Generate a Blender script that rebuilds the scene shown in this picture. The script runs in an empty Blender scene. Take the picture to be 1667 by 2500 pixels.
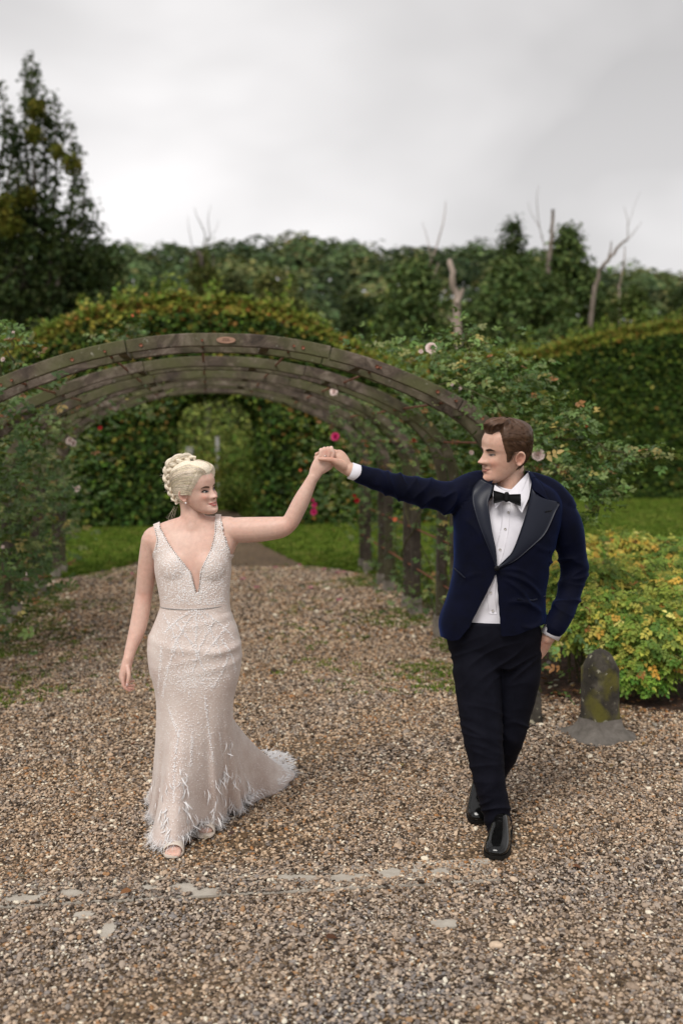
import bpy, bmesh, math, random
import numpy as np
from mathutils import Vector, Matrix, noise as mnoise
from mathutils.bvhtree import BVHTree

R = math.radians
rng = np.random.default_rng(11)
random.seed(11)
SC = bpy.context.scene
COL = SC.collection

# ------------------------------------------------------------------ camera
CAM_H = 1.75
F_PX = 2500 * 35 / 36.0
HORIZON = 1070                                   # picture row of the eye level; the camera is level, its lens shifted down
cam_data = bpy.data.cameras.new('camera')
cam = bpy.data.objects.new('camera', cam_data)
COL.objects.link(cam)
cam.location = (0, 0, CAM_H)
cam.rotation_euler = (R(90), 0, 0)
cam_data.sensor_fit = 'VERTICAL'
cam_data.sensor_height = 36
cam_data.sensor_width = 24
cam_data.lens = 35
cam_data.shift_y = -(1250 - HORIZON) / 2500.0
cam_data.clip_start = 0.05
cam_data.clip_end = 2000
cam_data.dof.use_dof = True
cam_data.dof.focus_distance = 4.28
cam_data.dof.aperture_fstop = 1.6
SC.camera = cam

# ------------------------------------------------------------------ sky: overcast cloud layer over a Nishita sky
SUN_EL, SUN_AZ = R(52), R(205)
world = bpy.data.worlds.new('World')
SC.world = world
world.use_nodes = True
wn, wl = world.node_tree.nodes, world.node_tree.links
wn.clear()
w_out = wn.new('ShaderNodeOutputWorld')
w_bg = wn.new('ShaderNodeBackground')
w_sky = wn.new('ShaderNodeTexSky')
w_sky.sky_type = 'NISHITA'
w_sky.sun_disc = False
w_sky.sun_elevation = SUN_EL
w_sky.sun_rotation = SUN_AZ
w_tc = wn.new('ShaderNodeTexCoord')
w_sep = wn.new('ShaderNodeSeparateXYZ')
wl.new(w_tc.outputs['Generated'], w_sep.inputs[0])
w_map = wn.new('ShaderNodeMapping')
w_map.inputs['Scale'].default_value = (1.0, 1.0, 1.9)
w_map.inputs['Location'].default_value = (0.55, 0.2, 0.35)
wl.new(w_tc.outputs['Generated'], w_map.inputs[0])
w_noise = wn.new('ShaderNodeTexNoise')
w_noise.inputs['Scale'].default_value = 1.7
w_noise.inputs['Detail'].default_value = 4
w_noise.inputs['Roughness'].default_value = 0.45
w_noise.inputs['Distortion'].default_value = 0.35
wl.new(w_map.outputs[0], w_noise.inputs['Vector'])
w_el = wn.new('ShaderNodeMapRange')
w_el.interpolation_type = 'SMOOTHSTEP'
w_el.inputs['From Min'].default_value = 0.17
w_el.inputs['From Max'].default_value = 0.47
w_el.inputs['To Min'].default_value = 0.67
w_el.inputs['To Max'].default_value = 0.50
wl.new(w_sep.outputs['Z'], w_el.inputs['Value'])
w_nm = wn.new('ShaderNodeMapRange')
w_nm.inputs['From Min'].default_value = 0.34
w_nm.inputs['From Max'].default_value = 0.66
w_nm.inputs['To Min'].default_value = 0.70
w_nm.inputs['To Max'].default_value = 1.22
wl.new(w_noise.outputs['Fac'], w_nm.inputs['Value'])
w_mul = wn.new('ShaderNodeMath'); w_mul.operation = 'MULTIPLY'
wl.new(w_el.outputs[0], w_mul.inputs[0]); wl.new(w_nm.outputs[0], w_mul.inputs[1])
w_tint = wn.new('ShaderNodeVectorMath'); w_tint.operation = 'SCALE'
w_tint.inputs[0].default_value = (1.0, 0.975, 0.97)
wl.new(w_mul.outputs[0], w_tint.inputs['Scale'])
w_ss = wn.new('ShaderNodeVectorMath'); w_ss.operation = 'SCALE'
w_ss.inputs['Scale'].default_value = 0.08
wl.new(w_sky.outputs[0], w_ss.inputs[0])
w_mix = wn.new('ShaderNodeMix'); w_mix.data_type = 'RGBA'
w_mix.inputs['Factor'].default_value = 0.96
wl.new(w_ss.outputs[0], w_mix.inputs['A']); wl.new(w_tint.outputs[0], w_mix.inputs['B'])
wl.new(w_mix.outputs['Result'], w_bg.inputs['Color'])
w_bg.inputs['Strength'].default_value = 1.0
wl.new(w_bg.outputs[0], w_out.inputs['Surface'])

sun_data = bpy.data.lights.new('sun', 'SUN')
sun_data.energy = 1.5
sun_data.angle = R(25)
sun_data.color = (1.0, 0.96, 0.90)
sun = bpy.data.objects.new('sun', sun_data)
COL.objects.link(sun)
_sd = Vector((math.sin(SUN_AZ) * math.cos(SUN_EL), math.cos(SUN_AZ) * math.cos(SUN_EL), math.sin(SUN_EL)))
sun.rotation_euler = _sd.to_track_quat('Z', 'Y').to_euler()
sun.location = (-4, -8, 12)

SC.view_settings.view_transform = 'Standard'
SC.view_settings.look = 'None'
SC.view_settings.exposure = 0.62
SC.view_settings.gamma = 1.0
SC.view_settings.use_curve_mapping = False
SC.render.engine = 'CYCLES'
SC.cycles.use_denoising = True
SC.cycles.max_bounces = 6
SC.cycles.diffuse_bounces = 3
SC.cycles.transparent_max_bounces = 8
SC.cycles.sample_clamp_indirect = 6

# ------------------------------------------------------------------ helpers
def P(px, py, d):
    """point of the place seen at photograph pixel (px, py) at ground distance d"""
    return Vector(((px - 833.5) / F_PX * d, d, CAM_H - (py - HORIZON) / F_PX * d))

def tag(o, label=None, cat=None, group=None, kind=None):
    if label: o['label'] = label
    if cat: o['category'] = cat
    if group: o['group'] = group
    if kind: o['kind'] = kind
    return o

def empty(name, loc, label, cat, group=None):
    o = bpy.data.objects.new(name, None)
    o.empty_display_size = 0.1
    o.location = loc
    COL.objects.link(o)
    tag(o, label, cat, group)
    return o

def adopt(o, parent):
    """parent o whose mesh is in world coordinates"""
    if parent is not None:
        o.parent = parent
        M = Matrix.Translation(parent.location)
        if parent.parent is not None:
            M = Matrix.Identity(4)
        elif parent.type == 'MESH':
            M = Matrix.Translation(parent.location)
        o.matrix_parent_inverse = M.inverted()
    return o

def new_mesh(name, V, F, smooth=False, col=None):
    """V (n,3) array, F either an (m,k) array or a list of lists"""
    me = bpy.data.meshes.new(name)
    V = np.asarray(V, dtype=np.float32)
    if isinstance(F, np.ndarray):
        m, k = F.shape
        me.vertices.add(len(V)); me.vertices.foreach_set('co', V.ravel())
        me.loops.add(m * k); me.loops.foreach_set('vertex_index', F.astype(np.int32).ravel())
        me.polygons.add(m)
        me.polygons.foreach_set('loop_start', np.arange(0, m * k, k, dtype=np.int32))
        me.update(calc_edges=True)
        me.validate()
    else:
        me.from_pydata([tuple(v) for v in V.tolist()], [], F)
        me.update()
    if col is not None:
        at = me.attributes.new('Col', 'FLOAT_COLOR', 'POINT')
        c = np.ones((len(V), 4), dtype=np.float32); c[:, :3] = col
        at.data.foreach_set('color', c.ravel())
    if smooth:
        me.polygons.foreach_set('use_smooth', np.ones(len(me.polygons), dtype=bool))
    return me

def obj(name, V, F, mat, parent=None, smooth=False, col=None):
    me = new_mesh(name, V, F, smooth, col)
    if mat is not None:
        me.materials.append(mat)
    o = bpy.data.objects.new(name, me)
    COL.objects.link(o)
    adopt(o, parent)
    return o

def grid_faces(nu, nv, closed_v=False, closed_u=False):
    """faces of a grid indexed [u*nv+v]"""
    F = []
    for i in range(nu if closed_u else nu - 1):
        i2 = (i + 1) % nu
        for j in range(nv if closed_v else nv - 1):
            j2 = (j + 1) % nv
            F.append([i * nv + j, i2 * nv + j, i2 * nv + j2, i * nv + j2])
    return F

class MB:
    """collects shapes into one mesh"""
    def __init__(self): self.V = []; self.F = []
    def add(self, V, F):
        n = len(self.V)
        self.V += [tuple(v) for v in V]
        self.F += [[i + n for i in f] for f in F]
        return self
    def box(self, c, s, M=None, taper=1.0):
        x, y, z = [k / 2 for k in s]
        V = [(-x, -y, -z), (x, -y, -z), (x, y, -z), (-x, y, -z),
             (-x * taper, -y * taper, z), (x * taper, -y * taper, z), (x * taper, y * taper, z), (-x * taper, y * taper, z)]
        V = [Vector(v) for v in V]
        if M is not None: V = [M @ v for v in V]
        V = [v + Vector(c) for v in V]
        return self.add(V, [[0, 3, 2, 1], [4, 5, 6, 7], [0, 1, 5, 4], [1, 2, 6, 5], [2, 3, 7, 6], [3, 0, 4, 7]])
    def tube(self, pts, rad, n=8, cap=True):
        V, F = tube_geo(pts, rad, n, cap)
        return self.add(V, F)
    def build(self, name, mat, parent=None, smooth=False):
        return obj(name, np.array(self.V), self.F, mat, parent, smooth)

def frames(pts, up0=None):
    pts = [Vector(p) for p in pts]
    T = []
    for i in range(len(pts)):
        a = pts[max(0, i - 1)]; b = pts[min(len(pts) - 1, i + 1)]
        t = (b - a)
        T.append(t.normalized() if t.length > 1e-9 else Vector((0, 0, 1)))
    if up0 is None:
        up0 = Vector((0, -1, 0)) if abs(T[0].y) < 0.9 else Vector((0, 0, 1))
    u = Vector(up0)
    out = []
    for t in T:
        u = (u - t * u.dot(t))
        if u.length < 1e-6: u = t.orthogonal()
        u.normalize()
        out.append((t, u.copy(), t.cross(u)))
    return out

def tube_geo(pts, rad, n=8, cap=True, up0=None):
    """rad: number, list of numbers, or list of (ru, rw)"""
    fr = frames(pts, up0)
    V = []
    for i, p in enumerate(pts):
        r = rad[i] if isinstance(rad, (list, tuple, np.ndarray)) else rad
        ru, rw = r if isinstance(r, (tuple, list)) else (r, r)
        t, u, w = fr[i]
        for k in range(n):
            a = 2 * math.pi * k / n
            V.append(Vector(p) + u * (ru * math.cos(a)) + w * (rw * math.sin(a)))
    F = grid_faces(len(pts), n, closed_v=True)
    F = [f[::-1] for f in F]
    if cap:
        F.append(list(range(n)))
        m = (len(pts) - 1) * n
        F.append([m + k for k in range(n)][::-1])
    return V, F

def spline(pts, n):
    """Catmull-Rom through pts (tuples of any length) -> n samples"""
    A = np.array([list(p) for p in pts], dtype=float)
    A = np.vstack([2 * A[0] - A[1], A, 2 * A[-1] - A[-2]])
    m = len(pts) - 1
    out = []
    for k in range(n):
        t = k / (n - 1) * m
        i = min(int(t), m - 1); f = t - i
        p0, p1, p2, p3 = A[i], A[i + 1], A[i + 2], A[i + 3]
        out.append(0.5 * ((2 * p1) + (-p0 + p2) * f + (2 * p0 - 5 * p1 + 4 * p2 - p3) * f * f + (-p0 + 3 * p1 - 3 * p2 + p3) * f ** 3))
    return np.array(out)

def lerp_tab(tab, x):
    xs = [t[0] for t in tab]; ys = [t[1] for t in tab]
    return np.interp(x, xs, ys)

def ripple(x, y, seed, f):
    """cheap smooth noise for many points at once, about -1..1"""
    r_ = np.random.default_rng(seed); v = 0
    for k in range(7):
        a = r_.uniform(0, 6.28); g = f * r_.uniform(.6, 1.7)
        v = v + np.sin(x * g * math.cos(a) + y * g * math.sin(a) + r_.uniform(0, 6.28) + 1.2 * np.sin(y * g * .7 - x * g * .4 + k))
    return v / 3.2

def smooth_tab(tab, x):
    """smooth interpolation through a table"""
    xs = np.array([t[0] for t in tab], float); ys = np.array([t[1] for t in tab], float)
    x = np.clip(np.asarray(x, float), xs[0], xs[-1])
    i = np.clip(np.searchsorted(xs, x, side='right') - 1, 0, len(xs) - 2)
    h = np.diff(xs); dl = np.diff(ys) / h
    m = np.zeros(len(xs)); m[0] = dl[0]; m[-1] = dl[-1]
    for k in range(1, len(xs) - 1):
        m[k] = 0 if dl[k - 1] * dl[k] <= 0 else 2 * dl[k - 1] * dl[k] / (dl[k - 1] + dl[k])
    t = (x - xs[i]) / h[i]
    return ((2 * t**3 - 3 * t**2 + 1) * ys[i] + (t**3 - 2 * t**2 + t) * h[i] * m[i] + (-2 * t**3 + 3 * t**2) * ys[i + 1] + (t**3 - t**2) * h[i] * m[i + 1])

# ------------------------------------------------------------------ materials
def nmat(name):
    m = bpy.data.materials.new(name)
    m.use_nodes = True
    nt = m.node_tree
    b = nt.nodes['Principled BSDF']
    return m, nt, b

def ramp_node(nt, stops, interp='LINEAR'):
    r = nt.nodes.new('ShaderNodeValToRGB')
    r.color_ramp.interpolation = interp
    e = r.color_ramp.elements
    e[0].position = stops[0][0]; e[0].color = (*stops[0][1], 1)
    e[1].position = stops[-1][0]; e[1].color = (*stops[-1][1], 1)
    for p, c in stops[1:-1]:
        k = e.new(p); k.color = (*c, 1)
    return r

def ramp_out(nt, n, stops):
    r = ramp_node(nt, stops); nt.links.new(n.outputs['Fac'], r.inputs[0]); return r.outputs[0]

def noise_node(nt, scale, detail=4, rough=0.5, vec=None, dist=0.0):
    n = nt.nodes.new('ShaderNodeTexNoise')
    n.inputs['Scale'].default_value = scale
    n.inputs['Detail'].default_value = detail
    n.inputs['Roughness'].default_value = rough
    n.inputs['Distortion'].default_value = dist
    if vec is not None: nt.links.new(vec, n.inputs['Vector'])
    return n

def obj_coord(nt, scale=(1, 1, 1)):
    t = nt.nodes.new('ShaderNodeTexCoord')
    m = nt.nodes.new('ShaderNodeMapping')
    m.inputs['Scale'].default_value = scale
    nt.links.new(t.outputs['Object'], m.inputs[0])
    return m.outputs[0]

def bump_node(nt, b, height, strength=0.3, dist=0.01):
    k = nt.nodes.new('ShaderNodeBump')
    k.inputs['Strength'].default_value = strength
    k.inputs['Distance'].default_value = dist
    nt.links.new(height, k.inputs['Height'])
    nt.links.new(k.outputs[0], b.inputs['Normal'])
    return k

def mixc(nt, fac, A, B, blend='MIX'):
    m = nt.nodes.new('ShaderNodeMix'); m.data_type = 'RGBA'; m.blend_type = blend
    for s, v in (('Factor', fac), ('A', A), ('B', B)):
        k = m.inputs[s] if s != 'Factor' else m.inputs['Factor']
        if s in 'AB':
            k = [i for i in m.inputs if i.name == s and i.type == 'RGBA'][0]
        if isinstance(v, (int, float)): k.default_value = v
        elif isinstance(v, tuple): k.default_value = (*v, 1) if len(v) == 3 else v
        else: nt.links.new(v, k)
    return [o for o in m.outputs if o.type == 'RGBA'][0]

def mat_noise(name, stops, scale=6, detail=5, rough=0.7, bump=0.3, bdist=0.01, bscale=None, sv=(1, 1, 1), spec=0.3):
    m, nt, b = nmat(name)
    v = obj_coord(nt, sv)
    n = noise_node(nt, scale, detail, 0.6, v)
    r = ramp_node(nt, stops)
    nt.links.new(n.outputs['Fac'], r.inputs[0])
    nt.links.new(r.outputs[0], b.inputs['Base Color'])
    b.inputs['Roughness'].default_value = rough
    b.inputs['Specular IOR Level'].default_value = spec
    if bump:
        n2 = noise_node(nt, bscale or scale * 4, 5, 0.6, v)
        bump_node(nt, b, n2.outputs['Fac'], bump, bdist)
    return m

def mat_leaf(name, rough=0.45, trans=0.28, sat=1.0, spec=0.4):
    """leaf colour comes from each leaf's own Col attribute"""
    m, nt, b = nmat(name)
    a = nt.nodes.new('ShaderNodeAttribute'); a.attribute_name = 'Col'
    nt.links.new(a.outputs['Color'], b.inputs['Base Color'])
    b.inputs['Roughness'].default_value = rough
    b.inputs['Specular IOR Level'].default_value = spec
    t = nt.nodes.new('ShaderNodeBsdfTranslucent')
    g = mixc(nt, 0.6, a.outputs['Color'], (0.16, 0.22, 0.02))
    nt.links.new(g, t.inputs['Color'])
    mx = nt.nodes.new('ShaderNodeMixShader'); mx.inputs[0].default_value = trans
    out = nt.nodes['Material Output']
    nt.links.new(b.outputs[0], mx.inputs[1]); nt.links.new(t.outputs[0], mx.inputs[2])
    nt.links.new(mx.outputs[0], out.inputs['Surface'])
    return m

def mat_plain(name, color, rough=0.6, spec=0.3, metal=0.0, **kw):
    m, nt, b = nmat(name)
    v = obj_coord(nt)
    n = noise_node(nt, kw.get('scale', 30), 3, 0.5, v)
    c2 = tuple(min(1, k * kw.get('var', 0.8)) for k in color)
    g = mixc(nt, n.outputs['Fac'], color, c2)
    nt.links.new(g, b.inputs['Base Color'])
    b.inputs['Roughness'].default_value = rough
    b.inputs['Specular IOR Level'].default_value = spec
    b.inputs['Metallic'].default_value = metal
    return m

# leaf clouds --------------------------------------------------------
def unit(a):
    return a / np.maximum(np.linalg.norm(a, axis=1, keepdims=True), 1e-9)

def rand_unit(n):
    return unit(rng.normal(size=(n, 3)))

def leaf_geo4(base, t, nrm, L, W):
    """folded rhombus, 2 triangles each"""
    b = unit(np.cross(nrm, t)); n2 = np.cross(t, b)
    L = L[:, None]; W = W[:, None]
    v = np.stack([base, base + t * L * 0.5 + b * W * 0.5 + n2 * W * 0.18, base + t * L, base + t * L * 0.5 - b * W * 0.5 + n2 * W * 0.18], 1)
    n = len(base)
    F = np.arange(n * 4).reshape(n, 4)
    return v.reshape(-1, 3), F

def leaf_geo6(base, t, nrm, L, W):
    """ovate leaf folded on its midrib and drooping at the tip, two quads"""
    b = unit(np.cross(nrm, t)); n2 = np.cross(t, b)
    L = L[:, None]; W = W[:, None]
    v = np.stack([base,
                  base + t * L * 0.32 + b * W * 0.5 + n2 * W * 0.16,
                  base + t * L * 0.72 + b * W * 0.36 + n2 * W * 0.08,
                  base + t * L - n2 * L * 0.12,
                  base + t * L * 0.72 - b * W * 0.36 + n2 * W * 0.08,
                  base + t * L * 0.32 - b * W * 0.5 + n2 * W * 0.16], 1)
    n = len(base)
    k = np.arange(n)[:, None] * 6
    F = np.concatenate([k + np.array([[0, 1, 2, 3]]), k + np.array([[0, 3, 4, 5]])], 1).reshape(-1, 4)
    return v.reshape(-1, 3), F

def pick_cols(n, pal, w=None, jit=0.2):
    pal = np.array(pal, float)
    w = np.array(w if w is not None else np.ones(len(pal)), float)
    c = pal[rng.choice(len(pal), n, p=w / w.sum())]
    return np.clip(c * (1 + rng.normal(0, jit, (n, 1))) * (1 + rng.normal(0, jit * 0.3, (n, 3))), 0.002, 0.9)

def leaf_cloud(name, base, nrm, size, cols, mat, parent=None, six=False, aspect=0.62, tdir=None, jitter=0.6, stuff=True):
    n = len(base)
    nrm = unit(nrm + rng.normal(0, jitter, (n, 3)))
    t = tdir if tdir is not None else rand_unit(n)
    t = unit(t - nrm * np.sum(t * nrm, 1, keepdims=True))
    L = size; W = size * aspect
    V, F = (leaf_geo6 if six else leaf_geo4)(base, t, nrm, L, W)
    k = 6 if six else 4
    o = obj(name, V, F, mat, parent, False, np.repeat(cols, k, 0))
    if stuff: o['kind'] = 'stuff'
    return o

def scatter_gn(name, V, rot, scale, protos, mat_attr=None, kind='stuff'):
    """many tiny pieces of the ground cover as geometry-node instances on one object's points"""
    me = bpy.data.meshes.new(name)
    n = len(V)
    me.vertices.add(n)
    me.vertices.foreach_set('co', np.asarray(V, np.float32).ravel())
    a = me.attributes.new('rot', 'FLOAT_VECTOR', 'POINT'); a.data.foreach_set('vector', np.asarray(rot, np.float32).ravel())
    a = me.attributes.new('scl', 'FLOAT_VECTOR', 'POINT'); a.data.foreach_set('vector', np.asarray(scale, np.float32).ravel())
    a = me.attributes.new('idx', 'INT', 'POINT'); a.data.foreach_set('value', rng.integers(0, len(protos), n).astype(np.int32))
    if mat_attr is not None:
        a = me.attributes.new('tint', 'FLOAT', 'POINT'); a.data.foreach_set('value', np.asarray(mat_attr, np.float32))
    o = bpy.data.objects.new(name, me)
    COL.objects.link(o)
    c = bpy.data.collections.new(name + '_pieces')
    for p in protos: c.objects.link(p)
    ng = bpy.data.node_groups.new(name, 'GeometryNodeTree')
    ng.interface.new_socket('Geometry', in_out='INPUT', socket_type='NodeSocketGeometry')
    ng.interface.new_socket('Geometry', in_out='OUTPUT', socket_type='NodeSocketGeometry')
    gi = ng.nodes.new('NodeGroupInput'); go = ng.nodes.new('NodeGroupOutput')
    ci = ng.nodes.new('GeometryNodeCollectionInfo')
    ci.inputs['Collection'].default_value = c
    ci.inputs['Separate Children'].default_value = True
    ci.inputs['Reset Children'].default_value = True
    iop = ng.nodes.new('GeometryNodeInstanceOnPoints')
    iop.inputs['Pick Instance'].default_value = True
    def named(nm, ty):
        k = ng.nodes.new('GeometryNodeInputNamedAttribute'); k.data_type = ty
        k.inputs['Name'].default_value = nm
        return [s for s in k.outputs if s.enabled and s.name == 'Attribute'][0]
    L = ng.links
    L.new(gi.outputs[0], iop.inputs['Points'])
    L.new(ci.outputs[0], iop.inputs['Instance'])
    L.new(named('idx', 'INT'), iop.inputs['Instance Index'])
    L.new(named('rot', 'FLOAT_VECTOR'), iop.inputs['Rotation'])
    L.new(named('scl', 'FLOAT_VECTOR'), iop.inputs['Scale'])
    L.new(iop.outputs[0], go.inputs[0])
    md = o.modifiers.new('scatter', 'NODES'); md.node_group = ng
    o['kind'] = kind
    return o
# ------------------------------------------------------------------ the ground
AX = R(7.6)                                    # the pergola walk runs away to the left
def axis_pt(d): return np.array([-1.2 - (d - 9.6) * math.tan(AX), d])

GRASS = [(0.0, (0.040, 0.070, 0.006)), (0.5, (0.070, 0.105, 0.008)), (1.0, (0.10, 0.135, 0.012))]
M_field = mat_noise('field_grass', GRASS, 1.5, 6, 0.95, 0.5, 0.02, 60, spec=0.05)
g = 700
o = obj('ground', np.array([(-g, -20, 0), (g, -20, 0), (g, g, 0), (-g, g, 0)], float), [[0, 1, 2, 3]], M_field)
tag(o, kind='structure')

# gravel sheet
def gravel_mat():
    m, nt, b = nmat('gravel_bed')
    v = obj_coord(nt)
    vo = nt.nodes.new('ShaderNodeTexVoronoi'); vo.inputs['Scale'].default_value = 95
    nt.links.new(v, vo.inputs['Vector'])
    sep = nt.nodes.new('ShaderNodeSeparateColor')
    nt.links.new(vo.outputs['Color'], sep.inputs[0])
    r = ramp_node(nt, [(0.0, (0.030, 0.022, 0.014)), (0.25, (0.10, 0.072, 0.045)), (0.5, (0.20, 0.155, 0.105)), (0.75, (0.145, 0.125, 0.10)), (1.0, (0.36, 0.30, 0.23))])
    nt.links.new(sep.outputs[0], r.inputs[0])
    n = noise_node(nt, 1.1, 5, 0.6, v)
    d = ramp_node(nt, [(0.35, (0.60, 0.48, 0.35)), (0.65, (0.86, 0.71, 0.54))])  # darkens the flat sheet in place of the missing shadow between pebbles
    nt.links.new(n.outputs['Fac'], d.inputs[0])
    c = mixc(nt, 1.0, r.outputs[0], d.outputs[0], 'MULTIPLY')
    nt.links.new(c, b.inputs['Base Color'])
    b.inputs['Roughness'].default_value = 0.85
    inv = nt.nodes.new('ShaderNodeMath'); inv.operation = 'SUBTRACT'; inv.inputs[0].default_value = 1
    nt.links.new(vo.outputs['Distance'], inv.inputs[1])
    bump_node(nt, b, inv.outputs[0], 0.7, 0.012)
    return m
M_gravel = gravel_mat()
# half width of the walk by distance
HALF = [(8.0, 2.25), (12.2, 2.15), (12.9, 1.65), (13.6, 1.2), (16.4, 0.78), (24.0, 0.66)]
V = [(-9, -3, 0.006), (9, -3, 0.006), (9, 5.6, 0.006), (4.0, 6.2, 0.006), (2.2, 6.35, 0.006), (1.35, 6.75, 0.006)]
ds = [8.0, 9.5, 11, 12.2, 12.9, 13.6, 15, 16.4, 19, 24]
ex, ey = math.cos(AX), math.sin(AX)
for d in ds:
    c = axis_pt(d); h = lerp_tab(HALF, d)
    V.append((c[0] + h * ex, c[1] + h * ey, 0.006))
for d in ds[::-1]:
    c = axis_pt(d); h = lerp_tab(HALF, d)
    V.append((c[0] - h * ex, c[1] - h * ey, 0.006))
V += [(-4.6, 7.0, 0.006), (-9, 6.4, 0.006)]
GRAVEL_POLY = np.array([v[:2] for v in V])
o = obj('gravel_path', np.array(V), [list(range(len(V)))], M_gravel)
tag(o, kind='structure')

# dark mulch bed under the shrubs on the right and along the roses
M_mulch = mat_noise('mulch', [(0.25, (0.018, 0.010, 0.006)), (0.5, (0.045, 0.024, 0.014)), (0.62, (0.10, 0.045, 0.024)), (0.8, (0.05, 0.032, 0.020))], 34, 6, 0.9, 0.9, 0.02, 55)
V = [(1.25, 6.62, 0.010), (2.2, 6.30, 0.010), (4.0, 6.15, 0.010), (9, 5.5, 0.010), (9, 10.4, 0.010), (5, 10.6, 0.010), (2.6, 10.2, 0.010), (1.6, 9.6, 0.010), (1.15, 8.4, 0.010)]
MULCH_POLY = np.array([v[:2] for v in V])
o = obj('mulch_bed', np.array(V), [list(range(len(V)))], M_mulch)
tag(o, kind='structure')

def in_poly(pts, poly):
    x, y = pts[:, 0], pts[:, 1]
    ins = np.zeros(len(pts), bool)
    n = len(poly)
    for i in range(n):
        x1, y1 = poly[i]; x2, y2 = poly[(i + 1) % n]
        c = ((y1 > y) != (y2 > y)) & (x < (x2 - x1) * (y - y1) / (y2 - y1 + 1e-12) + x1)
        ins ^= c
    return ins

# the pale concrete kerb that shows through the gravel in patches
K0, K1 = np.array([-2.2, 3.68]), np.array([0.62, 4.015])
kd = (K1 - K0) / np.linalg.norm(K1 - K0); kn = np.array([-kd[1], kd[0]])
M_kerb = mat_noise('pale_concrete', [(0.3, (0.36, 0.32, 0.27)), (0.6, (0.46, 0.42, 0.36)), (1.0, (0.54, 0.50, 0.44))], 22, 6, 0.85, 0.5, 0.006, 90)
mb = MB()
seg = np.linspace(0, np.linalg.norm(K1 - K0), 5)
Mk = Matrix.Rotation(math.atan2(kd[1], kd[0]), 3, 'Z')
for a, b in zip(seg[:-1], seg[1:]):
    c = K0 + kd * (a + b) / 2
    mb.box((c[0], c[1], 0.0), (b - a - 0.006, 0.200, 0.030), Mk)
o = mb.build('kerb', M_kerb)
tag(o, kind='structure')
PATCH = []                                     # (x, y, half length, half width)
def kpatch(px, py, lx, ly):
    q = P(px, py, CAM_H * F_PX / (py - 1070)); PATCH.append((q.x, CAM_H * F_PX / (py - 1070), lx * .82, ly * .8))
for px, py, lx, ly in [(45, 2206, .055, .036), (92, 2204, .045, .045), (170, 2192, .05, .034), (305, 2190, .03, .03), (355, 2180, .04, .028), (455, 2178, .06, .045), (505, 2190, .05, .05),
                       (705, 2152, .05, .03), (750, 2155, .045, .03), (835, 2152, .055, .045), (880, 2146, .035, .03), (955, 2140, .055, .045), (1012, 2133, .03, .03), (1080, 2136, .05, .035), (850, 2186, .03, .022), (620, 2165, .025, .02)]:
    kpatch(px, py, lx, ly)
# loose flagstone bits that lie bare in front of the kerb
M_flag = M_kerb
FLAGS = [(205, 2240, .035, .028), (262, 2280, .028, .062), (1085, 2262, .05, .032)]
for i, (px, py, lx, ly) in enumerate(FLAGS):
    d = CAM_H * F_PX / (py - 1070); q = P(px, py, d)
    ang = np.linspace(0, 2 * math.pi, 15)[:-1]
    rr = 1 + rng.normal(0, 0.16, 14)
    top = [(q.x + 1.0 * lx * math.cos(a) * r, d + 1.0 * ly * math.sin(a) * r, 0.0120) for a, r in zip(ang, rr)]
    bot = [(x, y, -0.02) for x, y, z in top]
    F = [list(range(14))] + [[k, k + 14, (k + 1) % 14 + 14, (k + 1) % 14] for k in range(14)]
    o = obj('flagstone', np.array(top + bot), F, M_flag)
    tag(o, ['small pale flat stone, upper of two in the gravel left of the bride\'s shoe', 'long pale flat stone set in the front gravel, lower left', 'pale flat stone in the front gravel below the groom\'s shoes'][i], 'stone', 'pale flat stones in the gravel')
    PATCH.append((q.x, d, lx * .75, ly * .75))

# pebbles
def pebble_mat():
    m, nt, b = nmat('pebble')
    oi = nt.nodes.new('ShaderNodeObjectInfo')
    at = nt.nodes.new('ShaderNodeAttribute'); at.attribute_type = 'INSTANCER'; at.attribute_name = 'tint'
    warm = ramp_node(nt, [(0.0, (0.041, 0.025, 0.013)), (0.10, (0.117, 0.069, 0.035)), (0.24, (0.318, 0.206, 0.119)), (0.42, (0.522, 0.365, 0.234)), (0.58, (0.302, 0.248, 0.201)), (0.70, (0.626, 0.465, 0.319)), (0.83, (0.168, 0.142, 0.125)), (0.90, (0.381, 0.177, 0.064)), (0.955, (0.795, 0.698, 0.538))], 'CONSTANT')
    cool = ramp_node(nt, [(0.0, (0.044, 0.032, 0.025)), (0.12, (0.167, 0.150, 0.141)), (0.32, (0.276, 0.243, 0.217)), (0.50, (0.460, 0.367, 0.287)), (0.64, (0.204, 0.193, 0.196)), (0.78, (0.570, 0.459, 0.362)), (0.87, (0.304, 0.201, 0.115)), (0.93, (0.705, 0.658, 0.551))], 'CONSTANT')
    for k in (warm, cool): nt.links.new(oi.outputs['Random'], k.inputs[0])
    c = mixc(nt, at.outputs['Fac'], warm.outputs[0], cool.outputs[0])
    v = obj_coord(nt)
    n = noise_node(nt, 2.2, 3, 0.6, v)
    c2 = mixc(nt, 1.0, c, ramp_out(nt, n, [(0.3, (0.78, 0.78, 0.78)), (0.7, (1.15, 1.15, 1.15))]), 'MULTIPLY')
    nt.links.new(c2, b.inputs['Base Color'])
    b.inputs['Roughness'].default_value = 0.6
    b.inputs['Specular IOR Level'].default_value = 0.25
    return m
M_peb = pebble_mat()
protos = []
for k in range(6):
    bm = bmesh.new()
    bmesh.ops.create_icosphere(bm, subdivisions=2, radius=1)
    off = Vector(rng.uniform(-20, 20, 3))
    for v in bm.verts:
        v.co *= 1 + 0.28 * mnoise.noise(v.co * 1.1 + off)
        v.co.z *= 0.85
    me = bpy.data.meshes.new('pebble'); bm.to_mesh(me); bm.free()
    me.polygons.foreach_set('use_smooth', np.ones(len(me.polygons), bool))
    me.materials.append(M_peb)
    protos.append(bpy.data.objects.new('pebble', me))

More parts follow.
